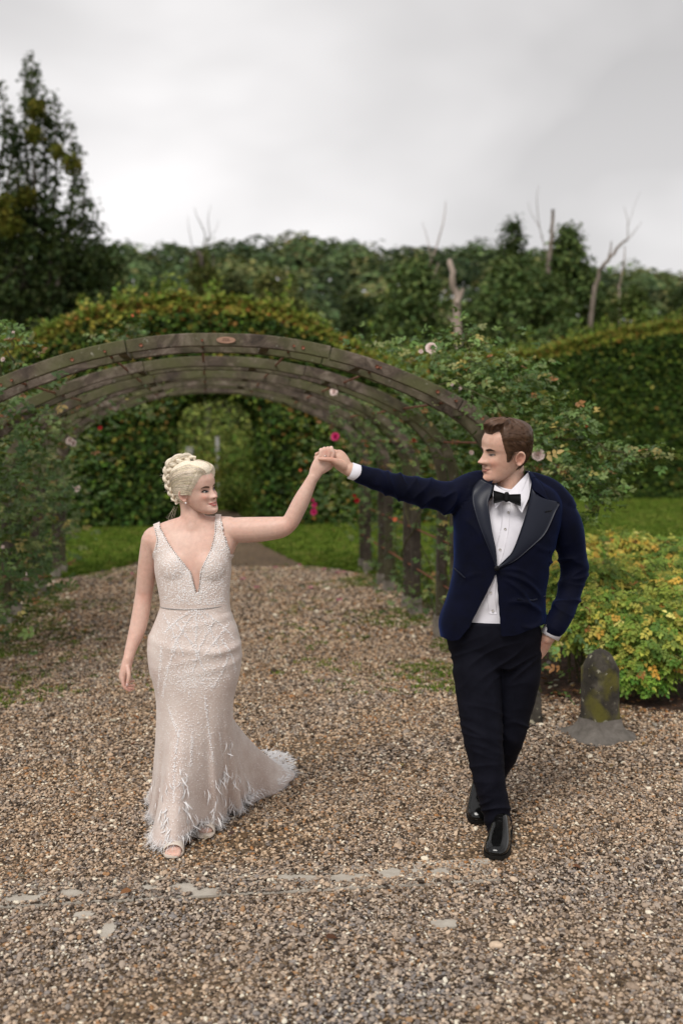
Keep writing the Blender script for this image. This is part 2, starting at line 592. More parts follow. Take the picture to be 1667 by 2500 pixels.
def frustum_pts(n_per_m2, d0, d1, margin=1.08, poly=GRAVEL_POLY):
    a = 1667 / 2 / F_PX * margin
    n = int(n_per_m2 * a * (d1 * d1 - d0 * d0))
    d = np.sqrt(rng.uniform(d0 * d0, d1 * d1, n))
    x = rng.uniform(-1, 1, n) * a * d
    p = np.stack([x, d], 1)
    return p[in_poly(p, poly)]
pts = np.vstack([frustum_pts(15500, 2.75, 5.2), frustum_pts(9000, 5.2, 8.6), frustum_pts(3200, 8.6, 13.5)])
keep = np.ones(len(pts), bool)
wob = ripple(pts[:, 0], pts[:, 1], 5, 55)
for (x, y, lx, ly) in PATCH:
    q = ((pts[:, 0] - x) / lx) ** 2 + ((pts[:, 1] - y) / ly) ** 2
    keep &= ~(q < 1 + wob * 0.75)
pts = pts[keep]
n = len(pts)
kdist = (pts - K0) @ kn
kal = (pts - K0) @ kd
on_kerb = (np.abs(kdist) < 0.1) & (kal > 0) & (kal < np.linalg.norm(K1 - K0))
big = rng.random(n)
s = rng.gamma(7, 0.0044 / 7, n)
s = np.where(pts[:, 1] > 8.6, s * 1.7, np.where(pts[:, 1] > 5.2, s * 1.15, s))
s = np.where(big > 0.9985, s * 2.0, s)
scl = np.stack([s * rng.uniform(0.95, 1.45, n), s * rng.uniform(0.8, 1.05, n), s * rng.uniform(0.55, 0.85, n)], 1)
z = 0.006 + s * rng.uniform(0.1, 0.9, n) + np.where(on_kerb, 0.011, 0)
lump = ripple(pts[:, 0], pts[:, 1], 9, 4.5) * .55
z += 0.006 * lump
rot = np.stack([rng.normal(0, 0.35, n), rng.normal(0, 0.35, n), rng.uniform(0, 6.28, n)], 1)
tint = np.clip(np.interp(kdist, [-.9, -.25, .35, 1.2, 4], [.62, .55, .30, .22, .05]) + lump * .4, 0, 1)
o = scatter_gn('gravel', np.column_stack([pts, z]), rot, scl, protos, tint)
o['label'] = 'brown grey loose pebble gravel over the whole path'

# grass of the two lawns
def blade_clump(n=16, h=0.06, r=0.035, name='grass_tuft'):
    V, F = [], []
    for k in range(n):
        a = rng.uniform(0, 6.28); rr = r * math.sqrt(rng.random())
        x, y = rr * math.cos(a), rr * math.sin(a)
        hh = h * rng.uniform(0.5, 1.1); w = 0.0028 * rng.uniform(0.8, 1.4); la = rng.uniform(0, 6.28); ln = hh * rng.uniform(0.1, 0.7)
        dx, dy = math.cos(la), math.sin(la)
        i = len(V)
        V += [(x - dy * w, y + dx * w, -0.005), (x + dy * w, y - dx * w, -0.005), (x + dx * ln * .35 + dy * w * .8, y + dy * ln * .35 - dx * w * .8, hh * .6), (x + dx * ln * .35 - dy * w * .8, y + dy * ln * .35 + dx * w * .8, hh * .6), (x + dx * ln, y + dy * ln, hh)]
        F += [[i, i + 1, i + 2, i + 3], [i + 3, i + 2, i + 4]]
    return np.array(V), F
def grass_mat():
    m, nt, b = nmat('grass_blade')
    oi = nt.nodes.new('ShaderNodeObjectInfo')
    r = ramp_node(nt, [(0.0, (0.052, 0.10, 0.010)), (0.5, (0.10, 0.16, 0.016)), (0.85, (0.15, 0.21, 0.026)), (1.0, (0.24, 0.22, 0.06))])
    nt.links.new(oi.outputs['Random'], r.inputs[0])
    nt.links.new(r.outputs[0], b.inputs['Base Color'])
    b.inputs['Roughness'].default_value = 0.7
    b.inputs['Specular IOR Level'].default_value = 0.1
    return m
M_blade = grass_mat()
gp = []
for k in range(4):
    V, F = blade_clump()
    me = new_mesh('grass_tuft', V, F); me.materials.append(M_blade)
    gp.append(bpy.data.objects.new('grass_tuft', me))
def lawn_pts(n, x0, x1, y0, y1):
    p = np.stack([rng.uniform(x0, x1, n), rng.uniform(y0, y1, n)], 1)
    ok = (~in_poly(p, GRAVEL_POLY)) & (~in_poly(p, MULCH_POLY)) & (np.abs(p[:, 0]) < p[:, 1] * 0.37 + 0.3)
    return p[ok]
pts = np.vstack([lawn_pts(30000, -8, 2.2, 9.0, 20.2), lawn_pts(34000, 0.5, 11, 9.8, 28), lawn_pts(4000, -4.5, -0.5, 20, 27)])
n = len(pts)
sc = rng.uniform(0.7, 1.3, (n, 1)) * np.array([[1.5, 1.5, 1.0]]) * np.clip(pts[:, 1:2] / 15, 0.8, 1.6)
rot = np.stack([np.zeros(n), np.zeros(n), rng.uniform(0, 6.28, n)], 1)
o = scatter_gn('lawn_grass', np.column_stack([pts, np.full(n, 0.004)]), rot, sc, gp)
o['label'] = 'short green lawn grass beside the path'

# weeds that creep into the gravel along the posts
wp = []
for side in (-1, 1):
    for k in range(2200):
        d = rng.uniform(6.6, 13.6)
        c = axis_pt(d); h = 2.0
        off = h - abs(rng.normal(0, 0.38)) if rng.random() < 0.8 else h * rng.uniform(0.2, 1)
        q = c + side * off * np.array([ex, ey])
        if mnoise.noise(Vector((q[0] * 1.3, q[1] * 1.3, 7))) > -0.05: wp.append(q)
wp = np.array(wp); n = len(wp)
sc = rng.uniform(0.35, 0.85, (n, 1)) * np.array([[1.5, 1.5, 0.55]])
o = scatter_gn('path_weeds', np.column_stack([wp, np.full(n, 0.008)]), np.stack([np.zeros(n), np.zeros(n), rng.uniform(0, 6, n)], 1), sc, gp)
o['label'] = 'thin green weeds and moss along the path edges under the roses'
# ------------------------------------------------------------------ hedges
M_hleaf = mat_leaf('hedge_leaf', 0.6, 0.18, spec=0.12)
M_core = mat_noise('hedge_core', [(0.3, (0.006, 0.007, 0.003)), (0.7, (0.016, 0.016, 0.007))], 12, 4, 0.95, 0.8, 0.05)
H_PAL = [(0.026, 0.052, 0.009), (0.048, 0.086, 0.014), (0.11, 0.15, 0.022), (0.155, 0.125, 0.022), (0.21, 0.115, 0.028), (0.24, 0.21, 0.045)]

def mask_extrude(x0, x1, zmax, inside, cell, thick, to_world):
    nx = int((x1 - x0) / cell); nz = int(zmax / cell)
    ok = np.zeros((nx + 2, nz + 2), bool)
    for i in range(nx):
        for k in range(nz):
            ok[i + 1, k + 1] = inside(x0 + (i + .5) * cell, (k + .5) * cell)
    V, F = [], []
    def quad(q):
        i = len(V); V.extend(to_world(*p) for p in q); F.append([i, i + 1, i + 2, i + 3])
    for i in range(nx):
        for k in range(nz):
            if not ok[i + 1, k + 1]: continue
            a, b = x0 + i * cell, x0 + (i + 1) * cell; c, d = k * cell, (k + 1) * cell
            quad([(a, 0, c), (b, 0, c), (b, 0, d), (a, 0, d)])
            quad([(b, thick, c), (a, thick, c), (a, thick, d), (b, thick, d)])
            if not ok[i, k + 1]: quad([(a, thick, c), (a, 0, c), (a, 0, d), (a, thick, d)])
            if not ok[i + 2, k + 1]: quad([(b, 0, c), (b, thick, c), (b, thick, d), (b, 0, d)])
            if not ok[i + 1, k + 2]: quad([(a, 0, d), (b, 0, d), (b, thick, d), (a, thick, d)])
            if not ok[i + 1, k]: quad([(a, thick, c), (b, thick, c), (b, 0, c), (a, 0, c)])
    return np.array([tuple(v) for v in V]), np.array(F)

def hedge(name, label, origin, ang, x0, x1, Htab, thick, opening, n_leaf, lsize, pal_w, top_w, n_shoot, rust=1.0):
    e = np.array([math.cos(ang), math.sin(ang), 0]); nn = np.array([-math.sin(ang), math.cos(ang), 0])
    O = np.array([origin[0], origin[1], 0])
    def tw(s, t, z): return O + e * s + nn * t + np.array([0, 0, z])
    H = lambda s: float(smooth_tab(Htab, s))
    def inop(s, z, g=0.0):
        if opening is None: return False
        hw, spring, top = opening
        if abs(s) > hw + g: return False
        return z < spring + (top + g - spring) * math.sqrt(max(0, 1 - (abs(s) / (hw + g)) ** 2.4))
    root = empty(name, (O[0], O[1], 0), label, 'hedge')
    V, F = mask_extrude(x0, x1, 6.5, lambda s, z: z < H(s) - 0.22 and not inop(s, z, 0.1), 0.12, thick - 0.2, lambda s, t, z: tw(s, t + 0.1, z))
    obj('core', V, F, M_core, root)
    # leaves on the front face
    B, N, T = [], [], []
    S = rng.uniform(x0, x1, n_leaf); Z = rng.random(n_leaf)
    hs = smooth_tab(Htab, S)
    Z = Z * hs
    tops = []
    for s, z, h in zip(S, Z, hs):
        if inop(s, z): continue
        t = abs(rng.normal(0.0, 0.10)) - .06
        round_ = max(0, z - (h - 0.3)) / 0.3
        w = 0.10 * mnoise.noise(Vector((s * 0.9, z * 0.9, 3))) + 0.07 * mnoise.noise(Vector((s * 3.1, z * 3.1, 9)))
        B.append(tw(s, t + 0.16 * round_ ** 2 + w, z)); N.append(-nn + np.array([0, 0, 0.75 + round_ * 0.8])); tops.append(z / h)
    B = np.array(B); N = np.array(N); tops = np.array(tops)
    n = len(B)
    patch = np.array([mnoise.noise(Vector(b * 0.55)) for b in B])
    warm = np.clip(0.45 + patch * 0.9, 0.05, 1)
    cols = pick_cols(n, H_PAL[:3], [5, 4, 1.3], 0.3)
    hot = rng.random(n) < .75 * pal_w * warm + top_w * np.clip((tops - 0.925) / 0.03, 0, 1)
    cols[hot] = pick_cols(int(hot.sum()), H_PAL[2:], [5, 3 * rust, 1.6 * rust, 1.2], 0.25)
    crest = (tops > .94) & (rng.random(n) < .8)
    cols[crest] = pick_cols(int(crest.sum()), [(.15, .18, .025), (.24, .22, .035), (.30, .19, .04), (.30, .12, .03)], [5, 4, 1.4 * rust, .7 * rust], .2)
    leaf_cloud('leaves', B, N, rng.uniform(0.75, 1.35, n) * lsize, cols, M_hleaf, root, aspect=0.66, jitter=0.45)
    # top of the hedge
    m = int(n_leaf * 0.28)
    S = rng.uniform(x0, x1, m); Tt = rng.uniform(-0.02, thick, m); hs = smooth_tab(Htab, S)
    B = np.array([tw(s, t, h + rng.normal(0, 0.05) + 0.08 * mnoise.noise(Vector((s * 2, t * 2, 0)))) for s, t, h in zip(S, Tt, hs)])
    cols = pick_cols(m, [(0.13, 0.18, 0.025), (0.18, 0.22, 0.035), (0.26, 0.22, 0.04), (0.28, 0.14, 0.035)], [4, 3, 2, 1.2 if top_w > 0 else 0.3], 0.22)
    leaf_cloud('top_leaves', B, np.tile([[0, -0.3, 1.0]], (m, 1)), rng.uniform(0.75, 1.3, m) * lsize, cols, M_hleaf, root)
    # untrimmed shoots on the top
    mb = MB(); LB, LT = [], []
    for k in range(n_shoot):
        s = rng.uniform(x0, x1); t = rng.uniform(0.1, thick - 0.1); h = H(s) - 0.05
        L = rng.gamma(4, 0.07); lean = rng.normal(0, 0.14, 2)
        p = [tw(s + lean[0] * L * f, t + lean[1] * L * f, h + L * f) for f in (0, .5, 1)]
        mb.tube(p, [0.006, 0.004, 0.002], 4)
        for q in range(int(5 + L * 26)):
            f = rng.uniform(0.1, 1.05)
            LB.append(tw(s + lean[0] * L * f, t + lean[1] * L * f, h + L * f)); LT.append([rng.normal(), rng.normal(), 0.8])
    mb.build('shoots', M_core, root)['kind'] = 'stuff'
    LB = np.array(LB); m = len(LB)
    cols = pick_cols(m, [(0.14, 0.21, 0.035), (0.20, 0.25, 0.05), (0.26, 0.25, 0.06)], [4, 3, 1], 0.2)
    leaf_cloud('shoot_leaves', LB, rand_unit(m) + [[0, -.4, .4]], rng.uniform(0.6, 1.1, m) * lsize * 1.1, cols, M_hleaf, root, tdir=np.array(LT))
    # leaves lining the opening
    if opening:
        hw, spring, top = opening
        B, N = [], []
        for k in range(5200):
            t = rng.uniform(0, thick)
            if rng.random() < 0.6:
                sd = rng.choice([-1, 1]); z = rng.uniform(0, spring + 0.15)
                B.append(tw(sd * (hw + rng.normal(0.02, 0.04)), t, z)); N.append(-e * sd + np.array([0, 0, .3]))
            else:
                a = rng.uniform(0, math.pi); cs = math.cos(a)
                z = spring + (top - spring) * math.sqrt(max(0, 1 - abs(cs) ** 2.4))
                B.append(tw(hw * cs, t, z + rng.normal(0.0, 0.05))); N.append(np.array([0, 0, -1.0]) - e * cs)
        B = np.array(B); n = len(B)
        leaf_cloud('arch_leaves', B, np.array(N), rng.uniform(0.7, 1.3, n) * lsize, pick_cols(n, H_PAL[:4], [4, 4, 1, .6], .25), M_hleaf, root)
    return root

HM = [(-9, 2.9), (-5.2, 3.0), (-4.2, 3.25), (-3.8, 3.5), (-3.14, 3.83), (-2.55, 4.12), (-1.7, 4.34), (-0.44, 4.46), (0.48, 4.42), (1.25, 4.3), (1.83, 4.04), (2.5, 3.7), (2.85, 3.5), (3.6, 3.1), (4.4, 2.9), (5, 2.8)]
hedge('clipped_hedge', 'tall clipped hedge with a domed crest and an archway cut through it', axis_pt(19.3) + np.array([.06, 0]), AX, -5.6, 4.3, HM, 1.25, (0.84, 2.0, 2.66), 34000, 0.115, 0.55, 0.7, 170)
HR = [(-6, 3.9), (0.8, 4.0), (3.3, 3.98), (5.5, 4.2), (7.4, 4.65), (9.2, 4.95), (12, 5.05)]
hedge('clipped_hedge', 'long dark clipped hedge with a rising top behind the right lawn', (0.6, 27.4), R(1.2), 0.2, 11.6, [(a - 0.6, b) for a, b in HR], 1.3, None, 50000, 0.105, 0.20, 0.4, 230, 0.3)

# ------------------------------------------------------------------ trees
M_bark = mat_noise('bark', [(0.3, (0.045, 0.035, 0.026)), (0.7, (0.12, 0.10, 0.08))], 5, 5, 0.9, 0.8, 0.03, 20, (1, 1, 0.25))
M_dead = mat_noise('dead_wood', [(0.3, (0.22, 0.165, 0.135)), (0.6, (0.36, 0.285, 0.24)), (0.9, (0.46, 0.38, 0.33))], 3, 5, 0.85, 0.6, 0.03, 15, (1, 1, 0.3))
M_tleaf = mat_leaf('tree_leaf', 0.7, 0.15, spec=0.08)
M_ivy = M_tleaf

def tree(name, label, base, height, prof, pal, n_clump, per, csize, lsize, fastigiate=0.0, trunk_r=None, group=None, up=0.0, wts=None, gap=0.0):
    """prof: table z/height -> crown radius; clumps of leaves at the ends of real branches"""
    root = empty(name, base, label, 'tree', group)
    b = Vector(base)
    tr = trunk_r or height * 0.018
    mb = MB()
    lean = Vector((rng.normal(0, .01), rng.normal(0, .01), 0)) * height
    mb.tube([b + lean * f * f + Vector((0, 0, height * f - .1)) for f in (0, .25, .5, .75, .97)], [tr, tr * .85, tr * .6, tr * .35, tr * .06], 8)
    mb.build('trunk', M_bark, root, True)
    mb = MB(); B, N, C = [], [], []
    for k in range(n_clump):
        f = rng.uniform(prof[0][0], 1.0) ** 0.9
        f = min(f, 0.99)
        rmax = float(lerp_tab(prof, f))
        a = rng.uniform(0, 6.283)
        if gap and mnoise.noise(Vector((math.cos(a) * 1.5, math.sin(a) * 1.5, f * 7 + base[0]))) < -gap: continue
        rr = rmax * (0.35 + 0.65 * math.sqrt(rng.random())) * (1 + 0.25 * mnoise.noise(Vector((math.cos(a) * 2, math.sin(a) * 2, f * 6 + base[0]))))
        z = f * height
        c = b + Vector((rr * math.cos(a), rr * math.sin(a), z)) + lean * f * f
        z0 = max(0.08 * height, z - rr * (0.5 + 2.5 * fastigiate) - 0.3)
        if k % 3 == 0:
            s = b + lean * (z0 / height) ** 2 + Vector((0, 0, z0))
            mid = s.lerp(c, 0.5) + Vector((0, 0, -0.1 * rr * (1 - 2 * fastigiate)))
            r0 = tr * 0.30 * (1 - f * 0.6)
            mb.tube([s, mid, c], [r0, r0 * .6, r0 * .15], 5)
        cs = csize * rng.uniform(0.6, 1.3)
        m = int(per * rng.uniform(.6, 1.3))
        d = rand_unit(m) * (rng.random((m, 1)) ** 0.45) * cs
        d[:, 2] *= 0.6 + 1.4 * fastigiate
        B.append(np.array(c) + d); N.append(unit(d) + np.array([[0, 0, 0.6]]))
        tone = rng.uniform(0.72, 1.28)
        C.append(pick_cols(m, pal, wts, 0.2) * tone)
    mb.build('branches', M_bark, root, True)['kind'] = 'stuff'
    B = np.vstack(B); N = np.vstack(N); C = np.vstack(C)
    leaf_cloud('crown', B, N, rng.uniform(.6, 1.4, len(B)) * lsize, C, M_tleaf, root, aspect=0.6, jitter=0.3)
    return root

def gnd(px, d): return ((px - 833.5) * d / F_PX, d, 0)
DK = [(0.023, 0.038, 0.014), (0.035, 0.052, 0.019), (0.052, 0.070, 0.023)]
MG = [(0.051, 0.082, 0.027), (0.074, 0.113, 0.035), (0.113, 0.152, 0.047)]
YG = [(0.075, 0.094, 0.027), (0.106, 0.119, 0.035), (0.150, 0.144, 0.044)]

def zat(py, d): return P(833, py, d).z

# tall dark columnar tree on the left, built from several upright leaders
tb = gnd(88, 42)
def leader_tree(label, d, base_px, leaders, mass, pal, mist, lsize=.22):
    """tree of upright leaders over a broad dark skirt. leaders: polyline px + radius at foot; mass: (px, py, rx, rz, clumps)"""
    b = P(base_px, 900, d)
    root = empty('columnar_tree', (b.x, d, 0), label, 'tree')
    mb = MB(); mb.tube([Vector((b.x, d, -.1)), Vector((b.x, d, 4)), Vector((b.x, d, 9))], [.32, .27, .16], 8); mb.build('trunk', M_bark, root, True)
    mb = MB(); B, N, C = [], [], []
    def clump(c, cs, per, st):
        m = int(per * rng.uniform(.6, 1.3)); q = rand_unit(m) * (rng.random((m, 1)) ** .5) * cs; q[:, 2] *= st
        B.append(np.array(c) + q); N.append(unit(q) + np.array([[0, 0, .6]])); C.append(pick_cols(m, pal, None, .22) * rng.uniform(.7, 1.3))
    for pl, r in leaders:
        pts = [P(x, y, d + rng.normal(0, .7)) for x, y in pl]; S = spline([tuple(q) for q in pts], 26)
        mb.tube([Vector(q) for q in S], list(np.linspace(.09, .012, 26)), 5)
        for i in range(26):
            f = i / 25; rr = r * (1 - f) ** .7 * (1 + .3 * mnoise.noise(Vector((S[i][0], 0, S[i][2] * .9)))) + .06
            for k in range(2 if rr > .25 else 1):
                if mnoise.noise(Vector((S[i][0] * 2.1, k * 7, S[i][2] * 1.1))) > .18: continue
                clump(S[i] + rng.normal(0, .5, 3) * rr, .15 + rr * .42, 24 * (.35 + rr), 2.2)
    for px, py, rx, rz, n in mass:
        c = np.array(P(px, py, d))
        for k in range(n):
            q = c + rand_unit(1)[0] * rng.random() ** .4 * np.array([rx, rx * .8, rz])
            if k % 3 == 0: mb.tube([Vector((b.x, d, max(1, q[2] - rx))), Vector(q)], [.06, .015], 5)
            clump(q, rng.uniform(.35, .7), 38, .85)
    mb.build('branches', M_bark, root, True)['kind'] = 'stuff'
    B = np.vstack(B); leaf_cloud('crown', B, np.vstack(N), rng.uniform(.6, 1.4, len(B)) * lsize, np.vstack(C), M_tleaf, root, aspect=.6, jitter=.35)
    for (px, py, r) in mist:
        c = np.array(P(px, py, d - 1.2)); m = 420
        q = rand_unit(m) * (rng.random((m, 1)) ** .4) * r
        leaf_cloud('mistletoe', c + q, unit(q), rng.uniform(.1, .22, m), pick_cols(m, [(.09, .095, .015), (.13, .12, .02)], None, .25), M_tleaf, root)
    return root
leader_tree('tall dark columnar tree with a pointed top and mistletoe, left side', 42, 95,
    [([(95, 700), (85, 450), (80, 300), (78, 210), (82, 130)], 1.0), ([(90, 700), (66, 380), (62, 240), (66, 150)], .45), ([(110, 700), (112, 450), (108, 320), (103, 228)], .8), ([(120, 700), (136, 470), (138, 340), (133, 236)], .75), ([(140, 700), (172, 520), (180, 400), (168, 285)], .7), ([(70, 700), (48, 520), (44, 420), (40, 330)], .7), ([(150, 720), (195, 600), (205, 500), (200, 430)], .7)],
    [(110, 520, 2.0, 1.6, 26), (90, 600, 2.6, 1.6, 34), (150, 600, 2.2, 1.3, 26), (200, 640, 1.9, 1.2, 24), (100, 690, 3.6, 1.8, 60), (220, 700, 2.2, 1.4, 30), (130, 780, 4.0, 1.8, 60), (260, 640, 1.0, .5, 8), (60, 560, 1.6, 1.4, 18)],
    DK, [(62, 480, .5), (176, 400, .45), (92, 265, .4), (86, 330, .35), (140, 370, .3)])
leader_tree('dark open tree with mistletoe cut by the left picture edge', 41, -40,
    [([(-30, 700), (0, 420), (14, 300), (2, 205)], .55), ([(-20, 700), (20, 450), (36, 330), (20, 255)], .5), ([(-60, 700), (-50, 400), (-60, 230)], .9), ([(0, 700), (30, 560), (44, 450), (38, 380)], .7)],
    [(-10, 560, 1.6, 1.6, 26), (0, 680, 2.6, 1.8, 40), (-20, 800, 3.0, 1.8, 36)], DK, [(22, 548, .62), (8, 500, .5)])
tree('broadleaf_tree', 'low dark spreading tree at the foot of the columnar tree', gnd(215, 45), 8.6, [(0.1, 3.8), (0.4, 3.4), (0.7, 2.4), (0.92, 1.0), (1.0, .3)], DK, 150, 50, 0.75, 0.26, 0.1)
tree('broadleaf_tree', 'mid green bushy tree at the far left behind the hedge', gnd(10, 36), 5.6, [(0.1, 3.4), (0.5, 3.0), (0.8, 2.0), (1.0, .5)], MG, 110, 50, 0.7, 0.22, 0.1)
tree('broadleaf_tree', 'dense green tree behind the roses, left of the pale dead trunk', gnd(1015, 45), 9.6, [(0.08, 2.4), (0.4, 2.6), (0.7, 2.0), (0.9, 1.1), (1.0, .3)], MG, 170, 52, 0.7, 0.24, 0.15)
tree('broadleaf_tree', 'large dense green tree right of the pale dead trunk', gnd(1265, 45), 9.6, [(0.06, 3.9), (0.4, 4.1), (0.65, 3.5), (0.85, 2.0), (1.0, .5)], MG, 340, 52, 0.75, 0.25, 0.15)
tree('broadleaf_tree', 'green tree with a pointed top above the groom', gnd(1390, 47), 11.5, [(0.06, 3.0), (0.4, 3.1), (0.6, 2.3), (0.78, 1.4), (0.92, .6), (1.0, .2)], MG, 210, 50, 0.7, 0.25, 0.25)
tree('broadleaf_tree', 'slim dark tree top standing out of the green mass above the groom', gnd(1250, 50), 12.6, [(0.1, 2.0), (0.6, 1.6), (0.85, .9), (1.0, .15)], DK, 110, 44, 0.55, 0.24, 0.3, gap=0.1)
tree('broadleaf_tree', 'small bright green round tree at the right behind the hedge', gnd(1545, 44), 8.2, [(0.1, 1.9), (0.5, 1.8), (0.8, 1.2), (1.0, .3)], [(0.05, 0.075, 0.018), (0.075, 0.10, 0.024)], 90, 50, 0.6, 0.22, 0.1)
tree('broadleaf_tree', 'dark round tree at the right edge behind the hedge', gnd(1690, 60), 11.0, [(0.1, 4.4), (0.5, 4.0), (0.8, 2.4), (1.0, .4)], DK, 150, 50, 0.9, 0.3, 0.1)
tree('broadleaf_tree', 'yellowish green tree in the middle distance above the arch', gnd(665, 62), 12.0, [(0.1, 3.0), (0.5, 2.9), (0.75, 2.2), (0.92, 1.1), (1.0, .3)], YG, 160, 50, 0.8, 0.28, 0.1)
tree('broadleaf_tree', 'low olive tree beside the yellowish one above the arch', gnd(745, 58), 9.4, [(0.1, 2.4), (0.5, 2.2), (0.8, 1.3), (1.0, .3)], [(.045, .058, .02), (.06, .07, .024)], 90, 50, 0.7, 0.26, 0.1)
tree('broadleaf_tree', 'round grey green tree left of the ivy covered trunk', gnd(350, 66), 12.2, [(0.1, 3.4), (0.5, 3.2), (0.8, 2.2), (1.0, .5)], MG, 150, 50, 0.9, 0.3, 0.1)
tree('broadleaf_tree', 'olive green tree right of the ivy covered trunk', gnd(560, 60), 11.4, [(0.1, 2.6), (0.5, 2.5), (0.8, 1.6), (1.0, .4)], [(.04, .052, .018), (.062, .07, .024)], 130, 50, 0.8, 0.28, 0.1)
tree('broadleaf_tree', 'dark green tree between the yellowish tree and the dead trunk', gnd(880, 64), 10.6, [(0.1, 3.2), (0.5, 3.0), (0.8, 2.0), (1.0, .5)], DK, 130, 50, 0.85, 0.3, 0.1)

def dead_tree(label, segs, ivy=None, mat=None):
    """segs: list of polylines (px, py) with start and end radius, all at distance d"""
    d = segs[0][3]
    b = P(segs[0][0][0][0], segs[0][0][0][1], d)
    root = empty('dead_tree', (b.x, b.y, 0), label, 'tree')
    for i, (pl, r0, r1, dd) in enumerate(segs):
        pts = [P(px, py, dd) + Vector((0, rng.normal(0, .12), 0)) for px, py in pl]
        if i == 0: pts = [Vector((pts[0].x, pts[0].y, -0.1))] + pts
        n = max(6, len(pts) * 3)
        S = spline(pts, n)
        S[1:-1] += rng.normal(0, r0 * 0.25, (n - 2, 3))
        mb = MB(); mb.tube([Vector(s) for s in S], list(np.linspace(r0, r1, n) * .8), 7)
        mb.build('trunk' if i == 0 else 'bare_branch', mat or M_dead, root, True)
    if ivy:
        B = []
        for (px, py, r, m) in ivy:
            c = np.array(P(px, py, d)); B.append(c + rand_unit(m) * (rng.random((m, 1)) ** .5) * np.array([[r * .8, r * .8, r * 1.7]]))
        B = np.vstack(B)
        leaf_cloud('ivy', B, rand_unit(len(B)), rng.uniform(.14, .3, len(B)), pick_cols(len(B), YG, None, .25), M_tleaf, root)
    return root
dead_tree('pale pink barkless dead trunk with a broken top among green trees', [([(1118, 880), (1112, 740), (1106, 690), (1098, 636)], .25, .13, 41.0), ([(1114, 740), (1130, 706)], .13, .08, 41.0), ([(1118, 800), (1092, 770)], .1, .05, 41.0)])
dead_tree('thin pale dead tree with a tall forked bare branch, left of the dead trunk', [([(1062, 860), (1056, 690), (1050, 640)], .12, .07, 47), ([(1050, 640), (1066, 600), (1082, 540), (1088, 490)], .06, .015, 47), ([(1050, 640), (1044, 590), (1030, 545)], .035, .01, 47), ([(1058, 680), (1070, 640)], .07, .03, 47)])
M_deadgrey = mat_noise('grey_dead_wood', [(0.3, (0.12, 0.095, 0.075)), (0.8, (0.28, 0.23, 0.19))], 3, 5, 0.9, 0.6, 0.03, 15)
dead_tree('bare dead trunk sticking out of the tree top above the groom', [([(1335, 800), (1338, 640), (1344, 570), (1348, 512)], .16, .09, 46), ([(1340, 640), (1318, 560), (1308, 490), (1316, 450)], .035, .008, 46), ([(1316, 560), (1296, 520), (1290, 490)], .02, .006, 46), ([(1345, 580), (1362, 540)], .02, .008, 46)], mat=M_deadgrey)
dead_tree('leaning dead branch forking against the sky at the right', [([(1440, 820), (1458, 680), (1474, 646), (1500, 612), (1530, 585)], .17, .06, 44), ([(1486, 630), (1494, 588)], .06, .03, 44), ([(1530, 585), (1532, 540), (1526, 500)], .03, .008, 44), ([(1530, 585), (1556, 555), (1566, 540)], .025, .006, 44), ([(1532, 550), (1548, 500), (1560, 470)], .012, .004, 44)], mat=M_deadgrey)
dead_tree('thin pale bare stem by the bright green round tree', [([(1512, 800), (1514, 700), (1524, 640), (1526, 600)], .07, .03, 48), ([(1514, 720), (1506, 690)], .05, .02, 48)])
dead_tree('ivy covered trunk with thin bare branches on top, left of centre', [([(505, 850), (498, 700), (494, 640), (488, 610)], .22, .12, 50), ([(492, 630), (500, 570), (482, 530), (474, 505)], .045, .01, 50), ([(494, 620), (512, 580), (508, 530), (514, 500)], .04, .008, 50), ([(490, 640), (470, 600), (462, 560), (458, 525)], .035, .006, 50), ([(512, 580), (526, 560), (536, 535)], .02, .005, 50), ([(494, 720), (470, 670), (464, 610)], .09, .03, 50), ([(498, 730), (520, 670), (518, 610)], .09, .03, 50)],
          ivy=[(498, 690, .7, 500), (496, 640, .45, 220), (505, 740, 1.0, 500), (474, 670, .4, 160), (520, 680, .4, 160)], mat=M_bark)

# ------------------------------------------------------------------ wooded hill
SIL = [(-400, 640), (0, 640), (300, 612), (420, 610), (560, 602), (700, 588), (790, 600), (950, 616), (1100, 606), (1220, 622), (1480, 662), (1600, 672), (1700, 690), (2100, 720)]
def hill_h(x, y):
    px = 833.5 + x / max(y, 1) * F_PX
    return 0
xs = np.linspace(-110, 130, 41); ys = np.linspace(75, 330, 24)
HV = []
def hz(x, y):
    px = 833.5 + x * F_PX / 185.0
    top = (1070 - lerp_tab(SIL, px)) / F_PX * 185 + CAM_H - 10.2
    f = np.clip((y - 78) / 105.0, 0, 1); f = f * f * (3 - 2 * f)
    return top * f * (1.0 if y < 190 else 1.0 - 0.25 * min(1, (y - 190) / 140))
for y in ys:
    for x in xs: HV.append((x, y, hz(x, y) - 0.3))
M_hill = mat_noise('hill_floor', [(0.3, (0.018, 0.026, 0.010)), (0.7, (0.035, 0.045, 0.018))], .2, 5, 0.95, 0.6, 0.5, 1)
o = obj('hill', np.array(HV), [[a * 41 + b, a * 41 + b + 1, (a + 1) * 41 + b + 1, (a + 1) * 41 + b] for a in range(23) for b in range(40)], M_hill, None, True)
tag(o, kind='structure')
B, N, C = [], [], []
